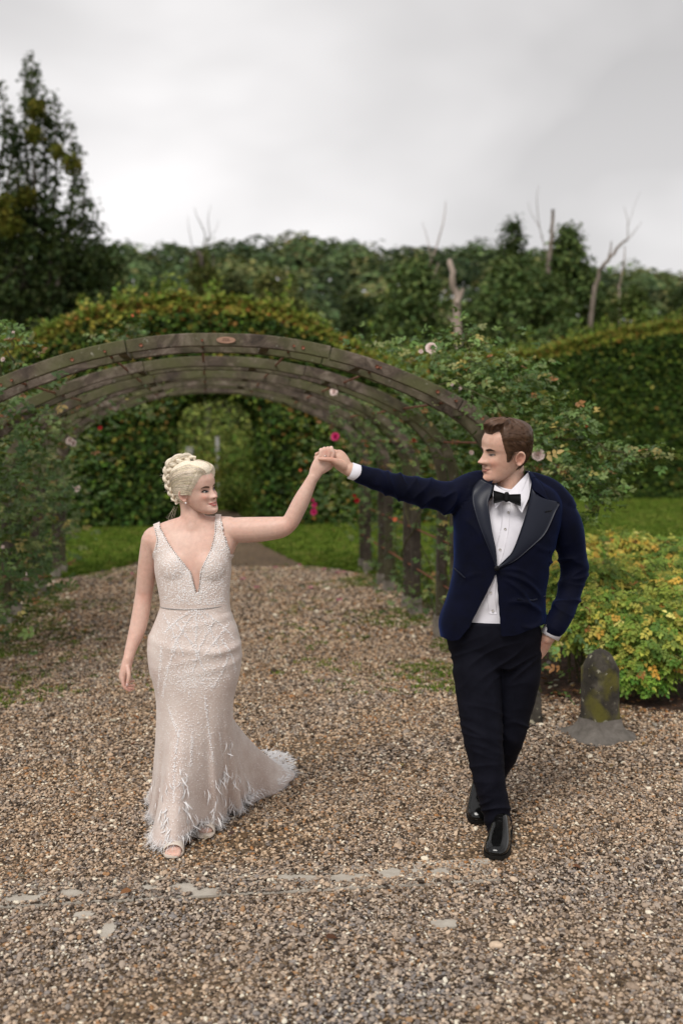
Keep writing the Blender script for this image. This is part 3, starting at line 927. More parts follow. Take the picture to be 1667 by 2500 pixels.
for k in range(560):
    y = rng.uniform(82, 190) if k > 140 else rng.uniform(176, 192)
    x = rng.uniform(-0.42, 0.42) * y
    z = hz(x, y); r = rng.uniform(3.2, 5.6); hgt = rng.uniform(6.5, 10.0)
    c = np.array([x, y, z + hgt - r * .8])
    m = int(190 * (1 if y < 150 else .9))
    d = rand_unit(m); d[:, 1] = -np.abs(d[:, 1]) * 0.9; d[:, 2] = np.where(d[:, 2] < -0.35, -d[:, 2], d[:, 2])
    lump = 1 + 0.25 * np.array([mnoise.noise(Vector(q * 2.3 + c)) for q in d])
    B.append(c + d * r * lump[:, None] * np.array([[1, 1, .95]]) * rng.uniform(0.8, 1.0, (m, 1)))
    N.append(d + np.array([[0, 0, .3]]))
    pal = [DK, DK, MG, MG, YG][rng.integers(5)]
    C.append(pick_cols(m, pal, None, .18) * rng.uniform(.75, 1.15))
B = np.vstack(B); N = np.vstack(N); C = np.vstack(C)
o = leaf_cloud('hill_wood', B, N, rng.uniform(.7, 1.5, len(B)) * 0.85, C * np.array([[1.42, 1.42, 1.85]]), M_tleaf, None, aspect=.8, jitter=.22)  # leaf colours lifted and greyed: distance haze put into the colour
o['label'] = 'dark green wood covering the far hillside'

# bushes and posts seen through the archway
def bush(label, c, rx, rz, pal, n, ls, wts=None, name='bush', flowers=()):
    root = empty(name, (c[0], c[1], 0), label, 'bush')
    mb = MB()
    for k in range(9):
        a = rng.uniform(0, 6.28); r = rx * rng.uniform(.2, .8)
        mb.tube([Vector((c[0], c[1], -.03)), Vector((c[0] + r * .5 * math.cos(a), c[1] + r * .5 * math.sin(a), rz * .6)), Vector((c[0] + r * math.cos(a), c[1] + r * math.sin(a), rz * rng.uniform(1.1, 1.7)))], [.02, .014, .005], 5)
    mb.build('stems', M_bark, root)
    d = rand_unit(n) * (rng.random((n, 1)) ** .4)
    lump = 1 + .35 * np.array([mnoise.noise(Vector(q * 2.2) + Vector(c)) for q in d])
    B = np.array([c[0], c[1], rz]) + d * lump[:, None] * np.array([[rx, rx, rz]])
    B[:, 2] = np.maximum(B[:, 2], 0.03)
    leaf_cloud('leaves', B, d + [[0, 0, .6]], rng.uniform(.6, 1.3, n) * ls, pick_cols(n, pal, wts, .25), M_tleaf, root)
    return root
BG = [(0.07, 0.125, 0.022), (0.11, 0.17, 0.03), (0.18, 0.21, 0.045)]
bush('leafy green bush seen through the archway on the right', (*axis_pt(25.2)[:2] + np.array([.75, 0]), 0), .8, .95, BG, 2600, .10)
bush('low yellowish bush seen through the archway behind the bride', (*axis_pt(24.6)[:2] + np.array([-.35, 0]), 0), .75, .75, [(.17, .19, .03), (.22, .20, .04), (.12, .16, .03)], 2200, .09)
bush('dark bush low in the archway beside the bride\'s face', (*axis_pt(23.4)[:2] + np.array([.55, 0]), 0), .5, .45, BG, 1300, .09)
bush('tall light green bush filling the far end of the archway', (*axis_pt(31)[:2] + np.array([.1, 0]), 0), 2.4, 1.55, [(.15, .19, .04), (.22, .24, .06), (.09, .13, .03)], 3800, .15)
M_post = mat_plain('grey_post_paint', (0.42, 0.40, 0.40), 0.7)
for i, (px, py0, py1, d, w, lab) in enumerate([(464, 1096, 1240, 27.5, .17, 'pale grey post standing just above the bride\'s hair in the archway'), (531, 1070, 1160, 29.2, .10, 'thin whitish post farther off in the archway')]):
    t = P(px, py0, d)
    mb = MB(); mb.box((t.x, d, t.z / 2), (w, w, t.z + .04)); mb.box((t.x, d, t.z + .035), (w * 1.25, w * 1.25, .03))
    tag(mb.build('garden_post', M_post), lab, 'post')
# ------------------------------------------------------------------ rose pergola
def wood_mat(name, a, b_, c, moss):
    m, nt, b = nmat(name)
    v = obj_coord(nt)
    n1 = noise_node(nt, 6.5, 7, 0.72, v, 0.9)
    n2 = noise_node(nt, 26.0, 5, 0.6, v)
    n3 = noise_node(nt, 2.3, 4, 0.55, v)
    base = ramp_out(nt, n1, [(0.30, a), (0.5, b_), (0.72, c)])
    gm = ramp_out(nt, n3, [(0.42, (0, 0, 0)), (0.62, (moss, moss, moss))])
    c1 = mixc(nt, gm, base, (0.085, 0.088, 0.030))
    li = ramp_out(nt, n2, [(0.64, (0, 0, 0)), (0.72, (0.75, 0.75, 0.75))])
    c2 = mixc(nt, li, c1, (0.34, 0.335, 0.27))
    nt.links.new(c2, b.inputs['Base Color'])
    b.inputs['Roughness'].default_value = 0.85
    bump_node(nt, b, n2.outputs['Fac'], 0.55, 0.006)
    return m
M_wood = wood_mat('weathered_wood', (0.020, 0.014, 0.010), (0.090, 0.066, 0.048), (0.27, 0.22, 0.175), 0.85)
M_woodd = wood_mat('dark_post_wood', (0.022, 0.015, 0.010), (0.052, 0.038, 0.027), (0.10, 0.078, 0.058), 0.5)
M_rod = mat_noise('rusty_rod', [(0.3, (0.16, 0.055, 0.030)), (0.7, (0.28, 0.105, 0.06))], 20, 4, 0.7, 0.3, 0.002)
M_foot = mat_noise('concrete_footing', [(0.3, (0.15, 0.13, 0.105)), (0.7, (0.30, 0.265, 0.22))], 14, 5, 0.9, 0.6, 0.008)

PC = axis_pt
PROF = [(0.0, 2.415), (0.30, 2.405), (0.60, 2.362), (0.92, 2.285), (1.20, 2.185), (1.40, 2.10), (1.58, 2.005), (1.75, 1.885), (1.89, 1.72), (1.965, 1.55), (2.0, 1.36)]
HALF_W = 2.0
ARCH_D = [6.34, 8.05, 9.60, 11.13, 12.67]
RIB_D0, PAIR = ARCH_D[0], 0.44
per = empty('rose_pergola', (*PC(RIB_D0), 0), 'weathered wooden rose pergola of five double arches over the gravel path', 'pergola')
E3 = Vector((ex, ey, 0)); N3 = Vector((-ey, ex, 0))
def pw(dist, u, z):
    c = PC(dist)
    return Vector((c[0], c[1], 0)) + E3 * u + Vector((0, 0, z))
def rib_profile():
    L = [(-u, z) for u, z in PROF[::-1]][:-1] + PROF
    return spline(L, 61)
RP = rib_profile()
def rib(dist, mat):
    # curved boards in five lengths, butted
    hw, hd = 0.023, 0.083
    cuts = [0, 13, 24, 37, 48, 60]
    for a, b in zip(cuts[:-1], cuts[1:]):
        V = []
        jit = rng.normal(0, .004); zj = rng.normal(0, .004)
        for i in range(a, b + 1):
            p0 = RP[max(i - 1, 0)]; p1 = RP[min(i + 1, 60)]
            t = (p1 - p0) / np.linalg.norm(p1 - p0); nrm = np.array([-t[1], t[0]])
            u, z = RP[i]
            if i == a: u, z = u + t[0] * .003, z + t[1] * .003
            if i == b: u, z = u - t[0] * .003, z - t[1] * .003
            for (sd, sn) in ((-1, 0), (1, 0), (1, -1), (-1, -1)):
                q = pw(dist, u + nrm[0] * sn * hd, z + zj + nrm[1] * sn * hd) + N3 * (sd * hw + jit)
                V.append(q)
        n = b - a + 1
        F = grid_faces(n, 4, closed_v=True)
        F += [[0, 1, 2, 3], [(n - 1) * 4 + k for k in (3, 2, 1, 0)]]
        o = obj('rib_board', np.array(V), F, mat, per)
        bv = o.modifiers.new('b', 'BEVEL'); bv.width = 0.005; bv.segments = 1; bv.limit_method = 'ANGLE'
for a in range(5):
    d0 = ARCH_D[a]
    for r_ in range(2):
        dist = d0 + r_ * PAIR
        rib(dist, M_wood)
        for s in (-1, 1):
            zb = 0.13 + rng.normal(0, .02)
            mb = MB()
            lean = rng.normal(0, .012)
            top = pw(dist, s * (HALF_W - .042), 1.352); bot = pw(dist, s * (HALF_W - .042) + lean, zb)
            mb.tube([bot, bot.lerp(top, .5), top], [(.055, .062)] * 3, 4)
            # rotate the square section by drawing it as a four sided tube aligned to the arch
            V = []
            for p in (bot, top):
                for (q, w) in ((-1, -1), (1, -1), (1, 1), (-1, 1)): V.append(p + E3 * q * .043 + N3 * w * .036)
            o = obj('post', np.array([tuple(v) for v in V]), [[0, 3, 2, 1], [4, 5, 6, 7], [0, 1, 5, 4], [1, 2, 6, 5], [2, 3, 7, 6], [3, 0, 4, 7]], M_woodd, per)
            bv = o.modifiers.new('b', 'BEVEL'); bv.width = 0.006; bv.segments = 1
            V = []
            for z, k in ((-.05, 1.06), (zb + .012, 1.0)):
                for (q, w) in ((-1, -1), (1, -1), (1, 1), (-1, 1)): V.append(Vector((bot.x, bot.y, z)) + E3 * q * .056 * k + N3 * w * .05 * k)
            obj('footing', np.array([tuple(v) for v in V]), [[0, 3, 2, 1], [4, 5, 6, 7], [0, 1, 5, 4], [1, 2, 6, 5], [2, 3, 7, 6], [3, 0, 4, 7]], M_foot, per)
    # spacer blocks between the two ribs of an arch
    for u in (-1.5, -.62, .28, .9, 1.62):
        z = float(np.interp(u, RP[:, 0], RP[:, 1])) - .052
        mb = MB(); M = Matrix.Rotation(AX, 3, 'Z')
        c = pw(d0, u, z) + N3 * (PAIR / 2)
        mb.box(c, (.06, PAIR - .07, .05), M); mb.build('spacer', M_wood, per)
# long rusty rods through the arches
for u in (-1.72, -1.28, -.72, -.12, .46, 1.02, 1.52, 1.86):
    z = float(np.interp(u, RP[:, 0], RP[:, 1])) - .045
    off = 0
    mb = MB(); mb.tube([pw(RIB_D0 - .05, u, z) + N3 * 0, pw(ARCH_D[4] + PAIR + .06, u, z)], .0085, 7); mb.build('rod', M_rod, per, True)
for s in (-1, 1):
    for z in (.46, .85, 1.22):
        mb = MB(); mb.tube([pw(RIB_D0 - .05, s * (HALF_W - .042), z), pw(ARCH_D[4] + PAIR + .06, s * (HALF_W - .042), z)], .0085, 7); mb.build('rod', M_rod, per, True)
# bolts on the front rib
for u in (-1.35, -.92, -.5, .52, 1.0, 1.4, 1.7):
    z = float(np.interp(u, RP[:, 0], RP[:, 1])) - .045
    mb = MB(); c = pw(RIB_D0, u, z) - N3 * .023
    mb.tube([c + N3 * .005, c - N3 * .008], .012, 8); mb.build('bolt', M_rod, per, True)
# oval plaque
mb = MB(); c = pw(RIB_D0, 0.03, float(np.interp(.03, RP[:, 0], RP[:, 1])) - .042) - N3 * .024
ring = 28
Vp = []
for dy in (0, -.010):
    for k in range(ring):
        a = 2 * math.pi * k / ring
        Vp.append(c + E3 * .060 * math.cos(a) + Vector((0, 0, .021 * math.sin(a))) + N3 * dy)
mb.add(Vp, [[k, (k + 1) % ring, ring + (k + 1) % ring, ring + k][::-1] for k in range(ring)] + [list(range(ring, 2 * ring))[::-1]])
M_plq = mat_noise('plaque_wood', [(0.3, (0.30, 0.17, 0.115)), (0.7, (0.42, 0.25, 0.175))], 40, 4, 0.6, 0.2, 0.002, 60, (1, 1, 6))
pq = mb.build('plaque', M_plq, per); pq['label'] = 'small oval reddish plaque at the crown of the front arch'
M_ink = mat_plain('plaque_print', (0.09, 0.05, 0.035), 0.7)
mb = MB(); M = Matrix.Rotation(AX, 3, 'Z')
for z, w in ((.006, .042), (-.004, .052)):
    mb.box(c - N3 * .0105 + Vector((0, 0, z)), (w, .001, .0035), M)
o = mb.build('print', M_ink, pq)

# ------------------------------------------------------------------ climbing roses
M_rleaf = mat_leaf('rose_leaf', 0.42, 0.22, spec=0.3)
M_stem = mat_noise('rose_stem', [(0.3, (0.045, 0.05, 0.018)), (0.7, (0.10, 0.085, 0.035))], 15, 4, 0.8, 0.3, 0.004)
R_PAL = [(0.047, 0.094, 0.023), (0.078, 0.137, 0.034), (0.130, 0.189, 0.055), (0.202, 0.221, 0.078), (0.312, 0.260, 0.078), (0.260, 0.117, 0.046)]
R_W = [4, 5, 4, 1.6, .8, .35]

def compound(c, n_leaf, spread, leaf, pal=R_PAL, wts=R_W, nl=5, tone=1.0):
    """sprays of pinnate leaves about point c -> arrays for leaf geometry"""
    B, T, N, L, C = [], [], [], [], []
    for k in range(n_leaf):
        p = np.array(c) + rng.normal(0, 1, 3) * np.array(spread)
        ax_ = unit(rng.normal(size=(1, 3)) * np.array([[1, 1, .55]]))[0]
        nr = unit(np.array([[rng.normal(0, .45), rng.normal(-.35, .45), 1.0]]))[0]
        ax_ = ax_ - nr * ax_.dot(nr); ax_ /= np.linalg.norm(ax_) + 1e-9
        sd = np.cross(nr, ax_)
        col = pick_cols(1, pal, wts, .18)[0] * tone
        ln = leaf * rng.uniform(.75, 1.4)
        for q in range(nl):
            if q == nl - 1: b, t = p + ax_ * ln * 1.6, ax_
            else:
                r = q // 2; s = 1 if q % 2 else -1
                b = p + ax_ * ln * (.55 + .65 * r); t = sd * s * .85 + ax_ * .5
            B.append(b); T.append(t + rng.normal(0, .12, 3)); N.append(nr + rng.normal(0, .25, 3)); L.append(ln * rng.uniform(.8, 1.1)); C.append(col * rng.uniform(.85, 1.15))
    return B, T, N, L, C

PETAL_W = mat_plain('pale_rose_petal', (0.78, 0.62, 0.58), 0.6, 0.2, var=.95)
PETAL_P = mat_plain('deep_pink_petal', (0.62, 0.03, 0.16), 0.55, 0.2, var=.8)
PETAL_O = mat_plain('orange_petal', (0.75, 0.20, 0.09), 0.6, 0.2)
PETAL_R = mat_plain('red_petal', (0.42, 0.012, 0.02), 0.55, 0.2)
def rose(c, r, mat, parent, face=(0, -1, .35), loose=False):
    """cupped bloom: three whorls of curved petals"""
    f = Vector(face).normalized(); u = f.orthogonal().normalized(); w = f.cross(u)
    mb = MB(); c = Vector(c)
    for ring, (n, rr, op, ln) in enumerate(((3, .25, .25, .8), (5, .5, .6, .85), (7, .8, 1.05, .95))):
        for k in range(n):
            a = 2 * math.pi * (k + ring * .37) / n + rng.normal(0, .1)
            d = u * math.cos(a) + w * math.sin(a); sd = f.cross(d)
            V = []
            for i in range(4):
                t = i / 3
                out = rr * (.25 + .75 * t) * (1 + .25 * op * t * t)
                hgt = (-.35 + ln * t * (1 - .55 * op * t)) + rng.normal(0, .02)
                wd = (.18 + .75 * math.sin(math.pi * (.12 + .62 * t))) * .55 * (1 if ring else .7)
                for j in (-1, 0, 1):
                    V.append(c + (d * (out - .10 * abs(j)) + sd * (wd * j) + f * (hgt + .07 * abs(j))) * r)
            mb.add(V, grid_faces(4, 3))
    mb.tube([c - f * r * .25, c - f * r * .6, c - f * r * 1.8 + Vector((0, 0, -r * .6))], [r * .2, r * .12, r * .05], 5)
    return mb.build('rose_bloom', mat, parent, True)

def climbing_rose(label, base, blobs, canes, blooms=(), leaf=.032, tone=1.0, wts=None, dens=2.6):
    root = empty('climbing_rose', (base[0], base[1], 0), label, 'rose bush', 'climbing roses on the pergola')
    mb = MB()
    for cn in canes:
        pts = spline(cn, max(8, len(cn) * 5)); pts[1:-1] += rng.normal(0, .012, (len(pts) - 2, 3))
        mb.tube([Vector(p) for p in pts], list(np.linspace(.009, .003, len(pts))), 5)
    mb.build('canes', M_stem, root, True)
    B, T, N, L, C = [], [], [], [], []
    for (c, sp, n) in blobs:
        for q in (compound(c, int(n * dens), [k * 1.12 for k in sp], leaf, tone=tone * rng.uniform(.85, 1.15), wts=wts or R_W),):
            B += q[0]; T += q[1]; N += q[2]; L += q[3]; C += q[4]
    B = np.array(B); B[:, 2] = np.maximum(B[:, 2], .02)
    L = np.array(L); nrm = unit(np.array(N)); t = np.array(T); t = unit(t - nrm * np.sum(t * nrm, 1, keepdims=True))
    V, F = leaf_geo6(B, t, nrm, L, L * .62)
    o = obj('leaves', V, F, M_rleaf, root, False, np.repeat(np.array(C), 6, 0)); o['kind'] = 'stuff'
    for (c, r, m, *f) in blooms: rose(c, r, m, root, *(f or [(rng.normal(0, .4), -1, .3)]))
    return root

def side_rose(a, s, label, density=1.0, extra_blobs=(), extra_canes=(), blooms=(), leaf=.032, over=True, low=1.0, tone=None):
    """a rose trained on one post pair: a = arch number, s = side"""
    d0 = ARCH_D[a] + PAIR / 2
    tone = tone or (.9 if s < 0 else 1.05)
    if s < 0: leaf *= 1.28
    b = pw(d0, s * 2.12, 0)
    blobs, canes = [], []
    for k in range(3):
        cn = [tuple(pw(d0 + rng.normal(0, .12), s * (2.12 + rng.normal(0, .04)), 0))]
        for z in (.5, 1.0, 1.45): cn.append(tuple(pw(d0 + rng.normal(0, .25), s * (2.02 + rng.normal(0, .08)), z)))
        ue = 1.9 - rng.uniform(.1, .7) * (1 if over else .3)
        for uu in np.linspace(1.93, ue, 3): cn.append(tuple(pw(d0 + rng.normal(0, .25), s * uu, float(np.interp(uu, RP[:, 0], RP[:, 1])) + rng.uniform(.0, .12))))
        canes.append(cn)
    for z in np.arange(.15, 1.6, .22):
        n = int((9 if z > .5 else 10 * low) * density * rng.uniform(.5, 1.4))
        blobs.append((tuple(pw(d0 + rng.normal(0, .3), s * (2.10 + rng.normal(0, .06)), z)), (.10, .28, .13), n))
    for uu in (1.95, 1.85, 1.7, 1.5):
        zz = float(np.interp(uu, RP[:, 0], RP[:, 1])) + .06
        blobs.append((tuple(pw(d0 + rng.normal(0, .2), s * (uu + .06), zz)), (.15, .28, .10), int(11 * density * rng.uniform(.6, 1.3) * (1 if over or uu > 1.8 else .3))))
    return climbing_rose(label, b, blobs + list(extra_blobs), canes + list(extra_canes), blooms, leaf, tone, None, (2.6 if s > 0 else (1.5 if a < 2 else .95)))

def PB(px, py, d, sp, n): return (tuple(P(px, py, d)), sp, n)
# right side
side_rose(0, 1, 'big rose spilling out right of the groom\'s head, with long arching sprays', 1.0,
    [PB(1180, 905, 7.2, (.22, .25, .10), 46), PB(1075, 860, 7.4, (.22, .25, .08), 40), PB(960, 838, 7.5, (.20, .25, .05), 26), PB(1260, 960, 7.1, (.18, .25, .12), 44), PB(1320, 1020, 7.0, (.14, .2, .12), 34), PB(1330, 1100, 6.9, (.13, .2, .12), 34),
     PB(1230, 880, 7.2, (.10, .2, .10), 18), PB(1270, 935, 7.2, (.08, .2, .07), 16), PB(1140, 815, 7.2, (.035, .05, .07), 8), PB(1122, 840, 7.2, (.05, .05, .05), 8),
     PB(1400, 1060, 6.8, (.09, .1, .04), 14), PB(1470, 1090, 6.75, (.08, .1, .03), 11), PB(1540, 1110, 6.7, (.06, .08, .025), 9), PB(1600, 1105, 6.7, (.05, .06, .03), 9),
     PB(1385, 1150, 6.8, (.12, .15, .05), 26), PB(1440, 1185, 6.7, (.08, .1, .05), 20), PB(1465, 1220, 6.65, (.06, .08, .05), 16), PB(1395, 1190, 6.7, (.09, .1, .05), 20), PB(1490, 1150, 6.7, (.05, .08, .04), 7),
     PB(1420, 1010, 6.9, (.05, .06, .03), 7), PB(1385, 1020, 6.9, (.06, .06, .04), 10), PB(1430, 1275, 6.6, (.02, .03, .02), 3), PB(1400, 1262, 6.6, (.03, .03, .02), 4)],
    [[tuple(P(1300, 1100, 7)), tuple(P(1380, 1068, 6.85)), tuple(P(1470, 1092, 6.75)), tuple(P(1560, 1118, 6.7)), tuple(P(1612, 1095, 6.7))],
     [tuple(P(1310, 1150, 7)), tuple(P(1390, 1160, 6.8)), tuple(P(1450, 1200, 6.7)), tuple(P(1495, 1235, 6.65))],
     [tuple(P(1150, 930, 7.2)), tuple(P(1142, 850, 7.2)), tuple(P(1120, 795, 7.2))],
     [tuple(P(1225, 960, 7.2)), tuple(P(1240, 900, 7.2)), tuple(P(1238, 872, 7.2))],
     [tuple(P(1330, 1060, 6.9)), tuple(P(1390, 1030, 6.9)), tuple(P(1425, 1005, 6.9))]],
    [(P(1052, 850, 7.1), .042, PETAL_W), (P(1313, 1110, 6.8), .045, PETAL_W), (P(1027, 858, 7.15), .016, PETAL_W), (P(1102, 938, 7.1), .014, PETAL_W), (P(1123, 948, 7.1), .012, PETAL_W), (P(1430, 1040, 6.85), .012, PETAL_O), (P(1150, 1105, 7.3), .018, PETAL_W)], .036, True, 1.0, 1.15)
side_rose(1, 1, 'rose on the second arch, hidden partly by the groom\'s raised arm', 1.1, [PB(1120, 1040, 8.4, (.12, .25, .12), 26), PB(1090, 1000, 8.5, (.15, .25, .08), 22), PB(1010, 930, 8.6, (.18, .25, .06), 22), PB(1095, 1290, 8.5, (.10, .2, .14), 22), PB(1040, 1120, 8.8, (.10, .3, .15), 18)],
    (), [(P(1010, 1075, 8.8), .02, PETAL_O)], .034)
side_rose(2, 1, 'rose on the third arch with leaves trailing beside the path', 1.3, [PB(960, 1010, 10, (.2, .3, .12), 30), PB(1000, 1080, 10, (.15, .3, .18), 30), PB(990, 1440, 9.7, (.16, .3, .10), 26), PB(900, 985, 10.3, (.16, .3, .06), 16)], (), [(P(815, 956, 9.6), .042, PETAL_W), (P(964, 1268, 10), .022, PETAL_O)], .034, True, 1.8)
side_rose(3, 1, 'rose on the fourth arch behind the joined hands', 1.3, [PB(900, 1080, 11.4, (.15, .3, .2), 26), PB(880, 1160, 11.4, (.18, .3, .18), 26), PB(845, 1000, 11.6, (.2, .3, .1), 20)], (), [(P(871, 1222, 11.3), .03, PETAL_R), (P(865, 1211, 11.3), .022, PETAL_R), (P(895, 1085, 11.5), .03, PETAL_O)], .036)
side_rose(4, 1, 'farthest rose on the right of the pergola with deep pink blooms', 1.3, [PB(860, 1150, 12.8, (.2, .3, .25), 30), PB(800, 1130, 13.0, (.18, .2, .22), 24), PB(780, 1190, 13, (.15, .2, .15), 18), PB(845, 1240, 12.8, (.15, .3, .12), 22)], (),
    [(P(818, 1066, 12.6), .055, PETAL_P), (P(766, 1250, 12.8), .045, PETAL_P), (P(767, 1233, 12.9), .035, PETAL_P), (P(763, 1221, 12.9), .025, PETAL_P), (P(733, 1148, 13), .02, PETAL_O)], .038)
# left side
side_rose(0, -1, 'rose at the left edge beside the front arch, with small buds', 1.7, [PB(30, 870, 7.0, (.10, .25, .08), 26), PB(20, 980, 7.2, (.12, .25, .12), 30), PB(10, 1060, 7.2, (.12, .25, .15), 26), PB(35, 835, 6.9, (.04, .05, .05), 9), PB(15, 1130, 7.4, (.14, .2, .15), 30), PB(-5, 1230, 7.4, (.12, .2, .15), 30)],
    [[tuple(P(20, 950, 7)), tuple(P(32, 860, 6.9)), tuple(P(38, 812, 6.9))], [tuple(P(5, 950, 7)), tuple(P(2, 870, 6.9)), tuple(P(4, 840, 6.9))]],
    [(P(8, 877, 6.8), .016, PETAL_W), (P(20, 823, 6.8), .013, PETAL_W), (P(33, 812, 6.8), .012, PETAL_W)], .036)
side_rose(1, -1, 'rose on the second arch at the left edge with a hanging white bloom', 2.0, [PB(40, 1160, 8.4, (.16, .3, .16), 70), PB(60, 1250, 8.4, (.14, .3, .16), 70), PB(20, 1330, 8.2, (.14, .3, .16), 66), PB(30, 1440, 8.0, (.12, .3, .12), 60), PB(75, 1340, 8.6, (.10, .2, .10), 22), PB(20, 1530, 7.6, (.10, .25, .06), 20), PB(60, 1020, 8.6, (.12, .3, .10), 24)],
    (), [(P(66, 1412, 8.0), .045, PETAL_W, (.2, -.5, -1)), (P(8, 1335, 8), .014, PETAL_W)], .036, True, 2.0)
side_rose(2, -1, 'rose on the third arch at the left with two pale blooms', 2.0, [PB(90, 1150, 9.8, (.16, .3, .2), 70), PB(110, 1250, 9.8, (.14, .3, .2), 66), PB(80, 1400, 9.6, (.10, .3, .12), 46), PB(200, 960, 10.2, (.24, .3, .07), 36), PB(150, 1060, 10, (.18, .3, .12), 30), PB(330, 925, 9.9, (.12, .25, .035), 30), PB(390, 912, 9.8, (.08, .2, .03), 18), PB(280, 965, 10, (.1, .2, .05), 16)],
    [[tuple(P(150, 1010, 10)), tuple(P(250, 950, 10)), tuple(P(340, 925, 9.9)), tuple(P(415, 905, 9.8))]],
    [(P(171, 1076, 9.7), .042, PETAL_W), (P(180, 1082, 9.65), .035, PETAL_W), (P(82, 930, 9.6), .016, PETAL_W)], .036)
side_rose(3, -1, 'rose on the fourth arch at the left, thin stems and small leaves', 1.9, [PB(140, 1140, 11.2, (.18, .3, .2), 34), PB(150, 1240, 11.2, (.14, .3, .2), 30), PB(250, 1000, 11.5, (.25, .3, .1), 30), PB(190, 1120, 11.4, (.15, .3, .15), 20), PB(360, 1000, 11.3, (.10, .2, .05), 12)], (), [(P(187, 1192, 11.0), .04, PETAL_W), (P(245, 1045, 11.4), .025, PETAL_R)], .036)
side_rose(4, -1, 'farthest rose on the left of the pergola before the lawn', 1.8, [PB(165, 1160, 12.6, (.16, .3, .22), 34), PB(200, 1060, 12.8, (.2, .3, .12), 26), PB(170, 1260, 12.6, (.12, .3, .15), 24)], (), (), .038)
# a rose spray that stands above the front arch
climbing_rose('thin rose spray rising over the left crown of the front arch', P(310, 900, 8.9)[:2], [PB(318, 800, 8.9, (.05, .06, .05), 9), PB(325, 825, 8.9, (.07, .06, .04), 10), PB(270, 830, 8.9, (.08, .06, .03), 9), PB(360, 825, 8.9, (.05, .06, .02), 5)],
    [[tuple(P(60, 1100, 8.8)), tuple(P(150, 940, 8.8)), tuple(P(280, 860, 8.9)), tuple(P(322, 780, 8.9))]], [(P(324, 770, 8.9), .012, PETAL_O)], .036)

# ------------------------------------------------------------------ yellow-green shrubs on the right
M_sleaf = mat_leaf('shrub_leaf', 0.5, 0.25, spec=0.2)
S_PAL = [(0.101, 0.177, 0.030), (0.169, 0.254, 0.041), (0.304, 0.355, 0.062), (0.506, 0.456, 0.083), (0.574, 0.363, 0.062), (0.675, 0.641, 0.179), (0.338, 0.143, 0.041)]
SHB = []
def shrub(label, blobs, wts, leaf=.030, n_tot=700, pieces=0, nl=7):
    c0 = np.mean([b[0] for b in blobs], 0)
    root = empty('shrub', (c0[0], c0[1], 0), label, 'shrub', 'yellow green shrubs beside the lawn')
    mb = MB()
    items = []
    for (c, r, w) in blobs:
        c = np.array(c); r = np.array(r)
        for k in range(4):
            e = c + rng.normal(0, .5, 3) * r
            mb.tube([Vector((c[0] + rng.normal(0, .08), c[1] + rng.normal(0, .08), -.02)), Vector((c + (e - c) * .4) * 1.0) - Vector((0, 0, r[2] * .3)), Vector(e)], [.008, .006, .003], 5)
        for k in range(int(n_tot * w)):
            d = rand_unit(1)[0]
            if d[2] < -.55: d[2] *= -1
            if d[1] > .35: d[1] *= -1
            rad = rng.uniform(.72, 1.05) * (1 + .22 * mnoise.noise(Vector(d * 3) + Vector(c)))
            items.append((c + d * r * rad, d))
    mb.build('stems', M_stem, root, True)
    items.sort(key=lambda q: q[0][1])
    geo = [[], [], []]
    made = 0
    for i, (p, d) in enumerate(items):
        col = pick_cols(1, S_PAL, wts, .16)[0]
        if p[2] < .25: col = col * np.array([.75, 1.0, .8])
        out = np.array([d[0], d[1], .15]) + rng.normal(0, .35, 3)
        nr = unit(np.array([[d[0] * .5 + rng.normal(0, .25), d[1] * .6 - .2 + rng.normal(0, .25), .85]]))[0]
        ax_ = out - nr * out.dot(nr); ax_ /= np.linalg.norm(ax_) + 1e-9
        sd = np.cross(nr, ax_); ln = leaf * rng.uniform(.75, 1.3)
        B, T, C = [], [], []
        for q in range(nl):
            if q == nl - 1: b, t = p + ax_ * ln * 2.1, ax_ - nr * .25
            else:
                r_ = q // 2; s = 1 if q % 2 else -1
                b = p + ax_ * ln * (.35 + .6 * r_) - nr * ln * .12 * r_; t = sd * s * .9 + ax_ * .45 - nr * .25
            B.append(b); T.append(t); C.append(col * rng.uniform(.85, 1.15))
        B = np.array(B); T = np.array(T); N = np.tile(nr, (nl, 1)) + rng.normal(0, .12, (nl, 3)); N = unit(N)
        T = unit(T - N * np.sum(T * N, 1, keepdims=True)); L = np.full(nl, ln) * rng.uniform(.85, 1.1, nl)
        V, F = leaf_geo6(B, T, N, L, L * .66)
        if made < pieces:
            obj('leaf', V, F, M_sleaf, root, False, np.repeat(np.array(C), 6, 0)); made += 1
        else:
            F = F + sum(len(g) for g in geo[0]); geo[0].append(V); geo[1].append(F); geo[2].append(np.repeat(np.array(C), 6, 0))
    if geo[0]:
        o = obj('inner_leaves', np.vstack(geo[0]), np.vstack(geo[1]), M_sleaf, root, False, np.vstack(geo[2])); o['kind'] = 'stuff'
    return root
def SB(px, py, d, r, w): return (tuple(P(px, py, d)), r, w)
shrub('leafy yellow green shrub just behind the stone bollard', [SB(1570, 1560, 6.75, (.36, .30, .24), 1.1), SB(1480, 1520, 6.9, (.30, .30, .22), .9), SB(1400, 1540, 7.0, (.22, .24, .22), .7), SB(1655, 1590, 6.7, (.30, .3, .25), .8), SB(1550, 1640, 6.6, (.22, .2, .15), .45), SB(1640, 1500, 7.0, (.30, .3, .25), .7)],
      [3, 5, 4.5, 2.2, .8, .6, .2], .030, 430, 300)
shrub('greener middle shrub between the groom\'s elbow and the frame edge', [SB(1440, 1450, 7.5, (.32, .3, .26), .9), SB(1540, 1440, 7.7, (.32, .3, .26), .9), SB(1640, 1450, 7.6, (.32, .3, .26), .8), SB(1370, 1460, 7.5, (.2, .25, .25), .6)],
      [4, 5, 4, 1.8, .9, .3, .3], .030, 420)
